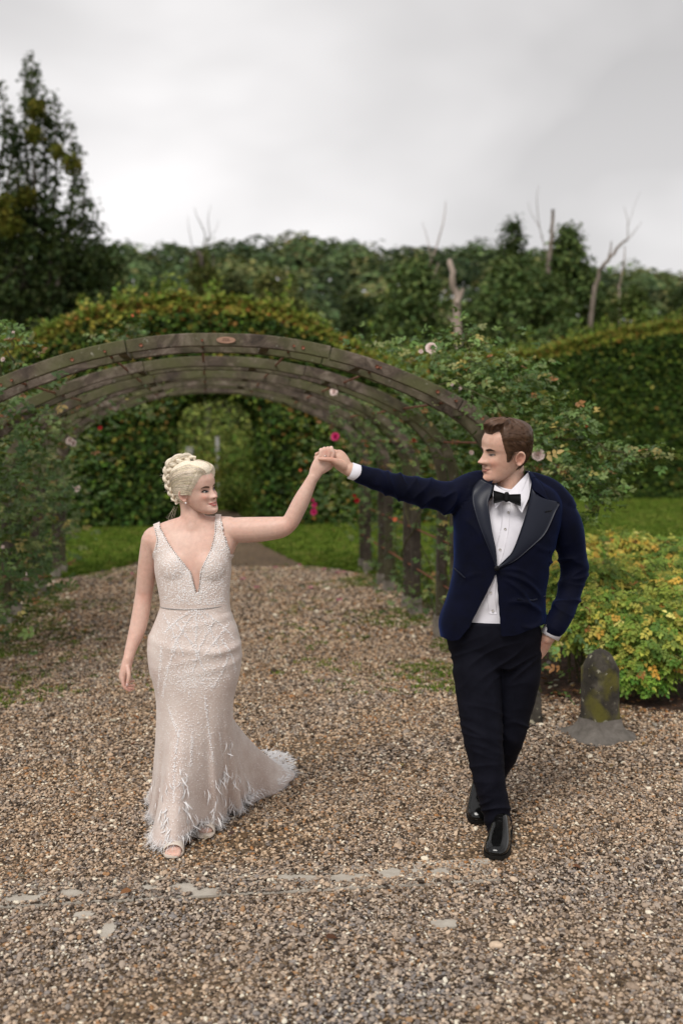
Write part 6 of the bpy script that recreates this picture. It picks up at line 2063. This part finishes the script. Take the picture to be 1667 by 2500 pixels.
L('arm', [(1150, 1205, 4.42), (1080, 1212, 4.39), (1000, 1196, 4.36), (925, 1174, 4.33), (880, 1157, 4.312), (851, 1146, 4.305)], [.055, .050, .044, .036, .032, .030])
L('arm', [(1345, 1235, 4.43), (1385, 1310, 4.46), (1400, 1392, 4.50), (1382, 1460, 4.45), (1350, 1535, 4.385), (1337, 1557, 4.385)], [.055, .048, .042, .040, .033, .030])
hp = [((1336, 1556, 4.385), (.026, .030)), ((1316, 1584, 4.41), (.020, .038)), ((1290, 1612, 4.425), (.016, .040))]
comps.append(('hand', limb([P(*p) for p, r in hp], [r for p, r in hp], up0=(0, -1, 0))))
for q, (dx, dl) in enumerate(((-10, 0), (-3, 3), (5, 2), (12, -3))):
    L('hand', [(1288 + dx, 1610, 4.425), (1278 + dx * .7, 1634 + dl, 4.43), (1268 + dx * .5, 1652 + dl, 4.43)], [.010, .009, .008], n=12)
L('hand', [(1314, 1580, 4.395), (1296, 1596, 4.40), (1284, 1616, 4.41)], [.013, .012, .010], n=12)
hp = [(Z5(1150, 860, 4.307), (.024, .030)), (Z5(1030, 800, 4.302), (.020, .031)), (Z5(930, 690, 4.300), (.020, .037)), (Z5(840, 580, 4.302), (.019, .038)), (Z5(770, 500, 4.306), (.015, .034))]
comps.append(('hand', limb([p for p, r in hp], [r for p, r in hp], up0=(0, -1, 0))))
comps.append(('hand', limb([Z5(960, 770, 4.284), Z5(820, 680, 4.266), Z5(700, 625, 4.256), Z5(560, 605, 4.250), Z5(395, 592, 4.253)], [.020, .0165, .0125, .0105, .0085], n=16)))
comps.append(('hand', limb([Z5(800, 440, 4.304), Z5(640, 400, 4.322), Z5(450, 440, 4.322), Z5(320, 478, 4.300)], [.0125, .0105, .0095, .0082], n=14)))
comps.append(('hand', limb([Z5(780, 500, 4.310), Z5(600, 500, 4.330), Z5(430, 540, 4.328), Z5(300, 560, 4.300)], [.0125, .0105, .0098, .0084], n=14)))
comps.append(('hand', limb([Z5(770, 570, 4.315), Z5(600, 600, 4.332), Z5(460, 640, 4.328), Z5(350, 640, 4.305)], [.012, .010, .0095, .008], n=14)))
comps.append(('hand', limb([Z5(790, 640, 4.315), Z5(650, 690, 4.328), Z5(540, 720, 4.325), Z5(450, 720, 4.305)], [.011, .009, .0085, .0072], n=14)))
# legs
LEG_F = [(1160, 1560, 4.43), (1164, 1648, 4.41), (1175, 1770, 4.38), (1191, 1887, 4.36), (1212, 1985, 4.36), (1220, 2030, 4.37)]
LEG_R = [(1262, 1560, 4.45), (1262, 1634, 4.46), (1254, 1700, 4.48), (1240, 1785, 4.50), (1222, 1836, 4.57), (1192, 1905, 4.66), (1172, 1962, 4.70)]
L('leg', LEG_F, [.085, .078, .055, .048, .040, .036]); L('leg', LEG_R, [.085, .078, .07, .055, .05, .042, .036])
me, labs = fuse('body', comps, .0031, smooth=(10,), base_iter=2, hard=('head', 'hand'))
_h = lambda x, z, o=0: HG.M @ HG.front(x, z, o)
M_skinM = skin_mat('groom_skin', (.62, .405, .315), (.59, .345, .262), 9, [(_h(.044, .080), .034, .45), (_h(0, .078), .018, .5), (HG.M @ Vector((.077, .02, .098)), .04, .55), (_h(.03, .03), .035, .2), (Z5(600, 600, 4.26), .06, .35), (P(1325, 1572, 4.38), .05, .4)])
add_obj('body', me, M_skinM, groom)
face_parts(HG, groom, None, (.05, .035, .025), (.045, .024, .014), (.42, .155, .12), (-.002, -.0022))

# ---- trousers -----------------------------------------------------
M_trou = mat_noise('midnight_wool', [(.3, (.0034, .0036, .0078)), (.7, (.0060, .0064, .0125))], 20, 4, .8, .25, .004, 12, spec=.12)
tc = []
def LT(lab, pts, rads, **kw): tc.append((lab, limb([P(*p) for p in pts], rads, n=32, **kw)))
LT('l', LEG_F, [(.112, .112), (.104, .105), (.088, .090), (.074, .073), (.066, .063), (.060, .055)], steps=50)
LT('l', LEG_R, [(.115, .112), (.108, .106), (.097, .096), (.084, .083), (.078, .074), (.070, .066), (.066, .060)], steps=50)
tc.append(('p', rings_smooth([(gx(1211), 4.435, .74, .175, .10, .11, 2.3), (gx(1209), 4.43, .82, .205, .122, .13, 2.4), (gx(1208), 4.425, .88, .210, .134, .14, 2.4), (gx(1206), 4.42, .93, .198, .134, .13, 2.4), (gx(1206), 4.415, .952, .186, .130, .118, 2.4)], 24)))
me, labs = fuse('trousers', tc, .0046, smooth=(22,), base_iter=3, hard=())
co, no, FF = mesh_np(me)
# creases: drag lines from crotch and knee, pressed front line
tx, ty = to_px(co)
def tfold(ang, per, along, seed, amp, cy, sy):
    ca, sa = math.cos(R(ang)), math.sin(R(ang)); u = (tx * ca + ty * sa) / per; v = (-tx * sa + ty * ca) / along
    w = np.exp(-((ty - cy) / sy) ** 2)
    out = np.zeros(len(tx)); ok = w > .05
    out[ok] = [amp * ((1 - abs(mnoise.noise(Vector((a, b, seed)))) * 2) ** 2 * 1.4 - .7) for a, b in zip(u[ok], v[ok])]
    return out * w
d = tfold(60, 34, 130, 2.2, .006, 1625, 55) + tfold(115, 30, 110, 4.1, .0055, 1790, 65) + tfold(75, 26, 90, 6.3, .006, 1985, 50) + tfold(80, 40, 160, 8.8, .004, 1890, 50)
d += np.array([.004 * mnoise.noise(Vector(c * 9)) for c in co])
co = co + no * d[:, None]
me.vertices.foreach_set('co', co.astype(np.float32).ravel())
trousers = add_obj('trousers', me, M_trou, groom)

# ---- shirt --------------------------------------------------------
M_shirt = mat_noise('white_cotton', [(.3, (.70, .68, .74)), (.7, (.78, .76, .81))], 12, 3, .75, .12, .002, 40)
sr = [(gx(1210), 4.415, .92, .172, .120, .110, 2.4), (gx(1211), 4.415, .99, .170, .118, .108, 2.4), (gx(1214), 4.41, 1.04, .170, .118, .108, 2.4), (gx(1226), 4.40, 1.2, .192, .122, .115, 2.5), (gx(1236), 4.41, 1.33, .195, .112, .11, 2.4), (gx(1240), 4.42, 1.42, .165, .088, .09, 2.3), (gx(1243), 4.43, 1.475, .085, .072, .075, 2.1), (gx(1244), 4.435, 1.50, .070, .066, .07, 2.0)]
V, F = rings_smooth(sr, 70, 120)
V2 = []
for v in V:
    a, b_ = to_px(np.array([v[:]]))
    a, b_ = a[0], b_[0]
    w = .0035 * math.sin(b_ * .085 - a * .10) * math.exp(-((b_ - 1290) / 55) ** 2) + .003 * math.sin(b_ * .12 + a * .09) * math.exp(-((b_ - 1460) / 50) ** 2)
    n = Vector((v.x - gx(1226), v.y - 4.41, 0)).normalized()
    V2.append(v + n * w)
me = new_mesh('shirt', np.array([v[:] for v in V2]), F, True)
shirt = add_obj('shirt', me, M_shirt, groom)
sbvh = bvh_of(me)

# ---- jacket: torso and sleeves as one garment ---------------------
def velvet():
    m, nt, b = nmat('midnight_velvet')
    v = obj_coord(nt)
    n = noise_node(nt, 14, 4, .6, v)
    c = ramp_out(nt, n, [(.3, (.0010, .0014, .0055)), (.7, (.0019, .0028, .0135))])
    nt.links.new(c, b.inputs['Base Color'])
    b.inputs['Roughness'].default_value = .8; b.inputs['Specular IOR Level'].default_value = .12
    b.inputs['Sheen Weight'].default_value = .22; b.inputs['Sheen Roughness'].default_value = .45
    b.inputs['Sheen Tint'].default_value = (.05, .13, .55, 1)
    n2 = noise_node(nt, 120, 3, .5, v); bump_node(nt, b, n2.outputs['Fac'], .15, .002)
    return m
M_velvet = velvet()
jc = []
jr = [(gx(1205), 4.42, P(1200, 1562, GD).z, .232, .150, .155, 2.6), (gx(1203), 4.42, P(1200, 1516, GD).z, .234, .150, .155, 2.6), (gx(1213), 4.415, P(1200, 1449, GD).z, .215, .146, .14, 2.6), (gx(1224), 4.41, P(1200, 1386, GD).z, .212, .145, .135, 2.6), (gx(1233), 4.41, P(1200, 1310, GD).z, .226, .146, .135, 2.6),
      (gx(1240), 4.415, P(1200, 1240, GD).z, .240, .132, .13, 2.6), (gx(1246), 4.42, P(1200, 1200, GD).z, .205, .112, .12, 2.4), (gx(1250), 4.43, P(1200, 1170, GD).z, .120, .092, .11, 2.2), (gx(1252), 4.44, P(1200, 1150, GD).z, .080, .078, .095, 2.0)]
jc.append(('torso', rings_smooth(jr, 60, 72)))
def LJ(pts, rads, **kw): jc.append(('sleeve', limb([P(*p) for p in pts], rads, n=36, **kw)))
LJ([(1188, 1186, 4.425), (1150, 1196, 4.42), (1108, 1214, 4.40), (1060, 1209, 4.385), (1005, 1197, 4.365), (940, 1178, 4.34), (900, 1164, 4.322), (876, 1157, 4.314)], [.058, .074, .076, .069, .063, .052, .045, .041], steps=70)
LJ([(1330, 1222, 4.425), (1372, 1262, 4.43), (1389, 1320, 4.455), (1399, 1392, 4.49), (1388, 1450, 4.46), (1366, 1505, 4.40), (1353, 1530, 4.375)], [.064, .072, .069, .064, .060, .053, .049], steps=70)
LJ([(1300, 1176, 4.44), (1340, 1200, 4.435), (1372, 1235, 4.43)], [.045, .058, .062]); LJ([(1200, 1178, 4.44), (1168, 1178, 4.43), (1148, 1190, 4.42)], [.045, .055, .062])
me, labs = fuse('jacket', jc, .0036, smooth=(7,), base_iter=3, hard=())
co, no, FF = mesh_np(me)
jx, jy = to_px(co)
lab = np.array(labs)
d = np.zeros(len(co))
def folds(ang, per, along, seed, amp):
    """irregular cloth folds: ridged noise stretched along a direction of the picture plane"""
    ca, sa = math.cos(R(ang)), math.sin(R(ang))
    u = (jx * ca + jy * sa) / per; v = (-jx * sa + jy * ca) / along
    return np.array([amp * ((1 - abs(mnoise.noise(Vector((a, b, seed)))) * 2) ** 2 * 1.4 - .7) for a, b in zip(u, v)])
s1 = (jx < 1145) & (lab == 'sleeve')
fz = np.clip((jx - 885) / 40, 0, 1)
d += np.where(s1, (folds(38, 34, 95, 3.1, .0105) * np.exp(-((jx - 1075) / 75) ** 2) + folds(-25, 30, 80, 7.7, .008) * np.exp(-((jx - 960) / 70) ** 2)) * fz, 0)
s2 = (jx > 1340)
fz = np.clip((1520 - jy) / 40, 0, 1)
d += np.where(s2, (folds(72, 34, 90, 5.3, .0095) * np.exp(-((jy - 1400) / 70) ** 2) + folds(110, 30, 90, 9.2, .007) * np.exp(-((jy - 1470) / 45) ** 2)) * fz, 0)
fr = co[:, 1] < 4.40
for (x0, y0, x1, y1, amp, w) in [(1222, 1400, 1325, 1462, .010, 6), (1226, 1412, 1300, 1500, .009, 6), (1236, 1470, 1325, 1500, .012, 7), (1270, 1530, 1326, 1505, .010, 6), (1180, 1400, 1120, 1440, .003, 6), (1215, 1392, 1310, 1420, .004, 5), (1120, 1262, 1180, 1340, .004, 7), (1350, 1345, 1300, 1310, .004, 7)]:
    dx, dy = x1 - x0, y1 - y0; ln = math.hypot(dx, dy)
    t = ((jx - x0) * dx + (jy - y0) * dy) / ln ** 2; u = ((jx - x0) * dy - (jy - y0) * dx) / ln - 14 * np.sin(np.pi * np.clip(t, 0, 1)) * (1 if dx * dy > 0 else -1)
    d += np.where(fr & (t > -.1) & (t < 1.1), amp * np.exp(-(u / w) ** 2) * np.clip(1 - (2 * np.clip(t, 0, 1) - 1) ** 2, 0, 1), 0)
d += np.array([.003 * mnoise.noise(Vector(c * 7)) + .0015 * mnoise.noise(Vector(c * 19)) for c in co])
co = co + no * d[:, None]
# front opening: V of the lapels above the button, cutaway below it
jx, jy = to_px(co)
cl_ = np.interp(jy, [1140, 1184, 1226, 1300, 1345, 1384, 1400, 1413, 1509, 1530, 1570, 1600], [1215, 1200, 1186, 1194, 1204, 1211, 1210.5, 1206, 1157, 1148, 1116, 1104])
cr_ = np.interp(jy, [1140, 1184, 1226, 1300, 1345, 1384, 1400, 1413, 1522, 1600], [1285, 1296, 1294, 1272, 1252, 1212, 1211, 1211, 1219, 1226])
hole = fr & (jx > cl_) & (jx < cr_) & (jy > 1150)
hemz = np.interp(jx, [1070, 1100, 1150, 1220, 1260, 1330], [1552, 1566, 1560, 1556, 1552, 1524])
hole |= (jy > hemz) & (lab == 'torso')
nk = (co[:, 2] > P(1250, 1158, 4.43).z) & (lab == 'torso'); hole |= nk & (np.abs(jx - 1250) < 30)
faces = [f for f in FF if not any(hole[i] for i in f)]
used = sorted({i for f in faces for i in f}); remap = {i: k for k, i in enumerate(used)}
JF = [[remap[i] for i in f] for f in faces]
jme = new_mesh('jacket', cut_edges(co[used], JF), JF, True)
jacket = add_obj('jacket', jme, M_velvet, groom)
jbvh = BVHTree.FromPolygons([Vector(c) for c in co], FF)

M_satin = mat_plain('navy_satin', (.0075, .0100, .022), .42, .28, var=.85)
M_black = mat_plain('black_satin', (.003, .003, .0045), .5, .2)
def sheet(name, rows, nu, nv, off, mat, parent, bvh=jbvh, puff=0, thick=.003):
    V, F = strip(bvh, rows, nu, nv, off, puff, 4.28, thick)
    return obj(name, V, F, mat, parent, True)
lp1 = sheet('lapel', [((1297, 1190), (1318, 1226)), ((1293, 1215), (1363, 1226)), ((1284, 1250), (1354, 1252)), ((1268, 1300), (1330, 1303)), ((1250, 1345), (1290, 1341)), ((1230, 1371), (1257, 1368)), ((1212, 1386), (1216, 1388))], 30, 10, .007, M_satin, jacket, puff=.003, thick=.002)
lp2 = sheet('lapel', [((1173, 1167), (1203, 1184)), ((1154, 1191), (1199, 1203)), ((1152, 1220), (1191, 1228)), ((1161, 1258), (1195, 1258)), ((1175, 1298), (1201, 1298)), ((1192, 1339), (1210, 1340)), ((1209, 1383), (1213, 1384))], 30, 10, .007, M_satin, jacket, puff=.006, thick=.002)
sheet('collar', [((1300, 1164), (1309, 1166)), ((1301, 1176), (1322, 1182)), ((1301, 1188), (1336, 1206)), ((1303, 1197), (1343, 1224))], 14, 8, .010, M_velvet, jacket, puff=.004)
mb = MB(); mb.tube([ray(jbvh, x, y, .006) for x, y in ((1108, 1387), (1121, 1398), (1135, 1411))], [(.0025, .004)] * 3, 6); mb.build('pocket_welt', M_satin, jacket, True)
mb = MB(); mb.tube([ray(jbvh, x, y, .006) for x, y in ((1262, 1463), (1300, 1466), (1330, 1456))], [(.0025, .004)] * 3, 6); mb.build('pocket_welt', M_satin, jacket, True)
mb = MB(); mb.tube([ray(jbvh, x, y, .012) for x, y in ((1330, 1250), (1346, 1246))], [(.0012, .003)] * 2, 6); mb.build('buttonhole', M_black, lp1, True)
c = ray(jbvh, 1212, 1388, .016, 4.27); V, F = ellipsoid(c, (.012, .005, .012), 12); obj('button', np.array([v[:] for v in V]), F, M_black, jacket, True)
# shirt details
M_but = mat_plain('pearl_button', (.62, .58, .54), .2, .6)
for px, py in ((1240.5, 1251), (1232.5, 1292), (1220, 1342), (1197.5, 1447), (1202, 1491)):
    c = ray(sbvh, px, py, .003); d_ = (CAMP - c).normalized()
    mb = MB(); mb.tube([c, c + d_ * .0035], [.0058, .005], 12); mb.build('button', M_but, shirt, True)
sheet('placket', [((1227, 1226), (1246, 1228)), ((1221, 1290), (1241, 1292)), ((1208, 1345), (1229, 1347)), ((1198, 1400), (1213, 1402)), ((1189, 1450), (1208, 1452)), ((1192, 1498), (1212, 1500))], 30, 5, .0022, M_shirt, shirt, sbvh)
# collar: standing band and two points
ncx, ncy = P(1246, 1190, 4.44).x, 4.440
V = []
for i, (z, r) in enumerate(((1.490, .081), (1.520, .076), (1.546, .0715), (1.556, .0700))):
    for k in range(40):
        a = 2 * math.pi * k / 40
        tilt = .030 * math.cos(a)
        V.append(Vector((ncx + r * math.sin(a), ncy - r * math.cos(a) * 1.02, z - tilt * 1.0)))
o = obj('collar_band', np.array([v[:] for v in V]), grid_faces(4, 40, closed_v=True), M_shirt, shirt, True); o.modifiers.new('t', 'SOLIDIFY').thickness = .003
def flat(name, poly, d0, bulge, mat, parent, thick=.004):
    """collar point: planar leaf of cloth in front of the neck with thickness"""
    pts = [P(x, y, d) for x, y, d in poly]
    n = len(pts); c = sum(pts, Vector()) / n
    dirc = (CAMP - c).normalized()
    top = [p + dirc * thick for p in pts] + [c + dirc * (thick + bulge)]
    F = [[k, (k + 1) % n, n] for k in range(n)] + [[k + n + 1 for k in range(n)][::-1]] + [[k, k + n + 1, (k + 1) % n + n + 1, (k + 1) % n] for k in range(n)]
    return obj(name, np.array([v[:] for v in top + pts]), F, mat, parent)
flat('collar_point', [(1240, 1203, 4.352), (1266, 1176, 4.366), (1291, 1150, 4.405), (1298, 1170, 4.395), (1290, 1216, 4.325), (1273, 1252, 4.288), (1262, 1236, 4.290), (1250, 1217, 4.318)], 0, .004, M_shirt, shirt)
flat('collar_point', [(1240, 1203, 4.352), (1222, 1194, 4.352), (1207, 1184, 4.362), (1202, 1206, 4.338), (1209, 1241, 4.296), (1222, 1228, 4.300), (1232, 1215, 4.325)], 0, .004, M_shirt, shirt)
# bow tie
bt = empty('bow_tie', P(1237, 1214, 4.28), 'black satin bow tie at the groom\'s collar', 'bow tie')
bpy.data.objects.remove(bt)
def wing(x0, y0a, y0b, x1, y1a, y1b, d):
    V = []
    for side in (0, 1):
        for i in range(7):
            t = i / 6
            for j in range(5):
                s = j / 4
                px = x0 + (x1 - x0) * t; ya = y0a + (y1a - y0a) * t ** .8; yb = y0b + (y1b - y0b) * t ** .8
                fold = .004 * math.sin(s * math.pi * 3) * (1 - t)
                th = (.009 * math.sin(math.pi * (s * .86 + .07)) * (.55 + .45 * t) + fold) * (1 if side == 0 else -.4)
                V.append(P(px, ya + (yb - ya) * s, d) - Vector((0, th, 0)))
    F = [f[::-1] for f in grid_faces(7, 5)] + [[k + 35 for k in f] for f in grid_faces(7, 5)]
    e = [j for j in range(5)] + [i * 5 + 4 for i in range(1, 7)] + [30 + j for j in (3, 2, 1, 0)] + [i * 5 for i in range(5, 0, -1)]
    F += [[a, b, b + 35, a + 35] for a, b in zip(e, e[1:] + e[:1])]
    return V, F
kn = mb = MB()
V, F = limb([P(1236, 1206, 4.272), P(1236, 1221, 4.270)], [(.009, .011), (.009, .0115)], n=14); mb.add(V, F)
bow = mb.build('bow_tie', M_black, groom, True)
for args in ((1236, 1207, 1220, 1204, 1197, 1230, 4.285), (1237, 1207, 1221, 1270, 1206, 1236, 4.280)):
    V, F = wing(*args); obj('bow_wing', np.array([v[:] for v in V]), F, M_black, bow, True)
# cuffs
def cuff(a, b, r0, r1):
    a, b = P(*a), P(*b)
    V, F = tube_geo([a, a.lerp(b, .5), b, b.lerp(a, .02)], [r0, (r0 + r1) / 2, r1, r1 - .004], 28, False)
    o = obj('cuff', np.array([v[:] for v in V]), F, M_shirt, shirt, True); o.modifiers.new('t', 'SOLIDIFY').thickness = .003
cuff((888, 1160, 4.316), (855, 1149, 4.306), .0365, .037)
cuff((1356, 1524, 4.385), (1341, 1553, 4.385), .0435, .043)

# ---- hair ---------------------------------------------------------
HZ2 = [(0, .190), (.25, .190), (.45, .200), (.65, .203), (.85, .190), (1.0, .160), (1.12, .125), (1.25, .088), (1.36, .086), (1.46, .126), (1.75, .126), (1.95, .088), (2.2, .050), (2.7, .034), (3.15, .030)]
_zhG = smooth_tab(HZ2, np.linspace(0, 3.15, 631))
zhG = lambda th: float(_zhG[min(630, int(abs((th + math.pi) % (2 * math.pi) - math.pi) / .005))])
def tkG(th, z):
    base = .007 + .013 * np.clip((z - .165) / .04, 0, 1)
    return base + .008 * np.clip((z - .195) / .02, 0, 1) * max(0, math.cos(th)) + (.003 if math.cos(th) < -.2 and z > .1 else 0)
BRN = (.085, .042, .022)
ghair = hair_cap(HG, 'hair', groom, zhG, tkG, BRN, noise_amp=.0022)
locks = []
for k in range(1300):
    th0 = rng.uniform(-math.pi, math.pi); z0 = rng.uniform(zhG(th0) + .004, .222)
    if z0 > .2225: continue
    pts = []
    topk = np.clip((z0 - .17) / .04, 0, 1)
    sgn = 1 if th0 > 0 else -1
    for t in np.linspace(0, 1, 7):
        # top hair is swept back and to the side, sides lie down and back
        th = th0 + sgn * t * (.34 + .3 * topk); zz = z0 + t * (.020 * topk - .022 * (1 - topk)) + .006 * math.sin(math.pi * t)
        zz = min(max(zz, zhG(th) - .004), .2225)
        pts.append(HG.M @ HG.surf(th, zz, tkG(th, zz) * .92 + .0015 * math.sin(math.pi * t) + rng.normal(0, .0007)))
    locks.append(lock_geo(pts, rng.uniform(.0006, .0013), 4, np.array(BRN) * rng.uniform(.5, 1.8)))
for k in range(260):       # front quiff
    th0 = rng.uniform(-.75, .75); z0 = zhG(th0) + rng.uniform(.001, .010)
    sw = .45
    pts = [HG.M @ HG.surf(th0 + (sw + th0 * .3) * t, min(.2235, z0 + (.2225 - z0) * (t ** .8)), .002 + (tkG(th0, .215) + .006 * math.sin(math.pi * min(1, t * 1.2))) * min(1, t * 3 + .25)) for t in np.linspace(0, 1, 8)]
    locks.append(lock_geo(pts, rng.uniform(.0007, .0015), 4, np.array(BRN) * rng.uniform(.6, 1.9)))
build_locks('hair_locks', locks, ghair)

# ---- patent shoes -------------------------------------------------
m_, nt_, b_ = nmat('patent_leather')
n_ = noise_node(nt_, 35, 3, .5, obj_coord(nt_)); bump_node(nt_, b_, n_.outputs['Fac'], .12, .004)
nt_.links.new(ramp_out(nt_, n_, [(.3, (.003, .003, .003)), (.7, (.006, .006, .006))]), b_.inputs['Base Color'])
b_.inputs['Roughness'].default_value = .12; b_.inputs['Specular IOR Level'].default_value = .35; b_.inputs['Coat Weight'].default_value = .25; b_.inputs['Coat Roughness'].default_value = .03
M_patent = m_; M_sole = mat_plain('shoe_sole', (.008, .007, .006), .6)
def oxford(heel, toe, w, lift, roll=0):
    h, t = Vector(heel), Vector(toe)
    ax_ = (t - h); Ln = ax_.length; ax_.normalize(); sdv = ax_.cross(Vector((0, 0, 1))).normalized(); up = sdv.cross(ax_).normalized()
    tab = [(0.0, .55, .055), (.06, .74, .075), (.18, .80, .088), (.32, .80, .096), (.45, .88, .086), (.58, .98, .066), (.72, 1.05, .050), (.84, 1.0, .042), (.93, .82, .034), (.985, .52, .022), (1.0, .25, .012)]
    S = spline(tab, 40); V = []; nv = 21
    for f, k, hh in S:
        for j in range(nv):
            a = math.pi * j / (nv - 1)
            wr = .0016 * math.sin(f * 90 + 2 * math.cos(a)) * math.exp(-((f - .62) / .08) ** 2)
            V.append(h + ax_ * (Ln * f) + sdv * (math.copysign(abs(math.cos(a)) ** .8, math.cos(a)) * w * k) + up * (.012 + max(.002, hh + wr) * math.sin(a) ** .75))
    n = len(V); F = grid_faces(40, nv); F += [[i * nv, (i + 1) * nv, (i + 1) * nv + nv - 1, i * nv + nv - 1][::-1] for i in range(39)] + [list(range(nv)), [39 * nv + k for k in range(nv)][::-1]]
    sh = obj('shoe', np.array([v[:] for v in V]), F, M_patent, groom, True)
    mb = MB(); V = []
    for lz in (-.002, .013):
        for f, k, hh in S:
            for s in (-1, 1): V.append(h + ax_ * (Ln * f * 1.012 - .002) + sdv * (s * w * (k * 1.06 + .01)) + up * lz)
    m = 80; F = [f[::-1] for f in grid_faces(40, 2)] + [[q + m for q in f] for f in grid_faces(40, 2)]
    for i in range(39): F += [[i * 2, i * 2 + 2, i * 2 + 2 + m, i * 2 + m], [i * 2 + 1, i * 2 + 1 + m, i * 2 + 3 + m, i * 2 + 3]]
    F += [[78, 79, 79 + m, 78 + m], [0, m, m + 1, 1]]
    mb.add(V, F); mb.build('sole', M_sole, sh)
    mb = MB(); mb.box(h + ax_ * (.035) + up * (-.014), (w * 1.5, .07, .024), Matrix((sdv, ax_, up)).transposed()); mb.build('heel', M_sole, sh)
    mb = MB()
    for f in (.36, .42, .48):
        hh = float(np.interp(f, S[:, 0], S[:, 2]))
        mb.tube([h + ax_ * (Ln * f) + sdv * (s * .016) + up * (.013 + hh * (1 - .12 * abs(s)) + .002) for s in (-1, -.4, .4, 1)], .0022, 5)
    mb.build('laces', M_black, sh, True)
    return sh
oxford(P(1230, 2052, 4.40) * 1.0 - Vector((0, 0, P(1230, 2052, 4.40).z - .026)), Vector((P(1206, 2098, 4.115).x, 4.105, .016)), .050, 0)
oxford(Vector((P(1172, 1960, 4.74).x, 4.735, .105)), Vector((P(1164, 2015, 4.475).x, 4.47, .020)), .048, .08)
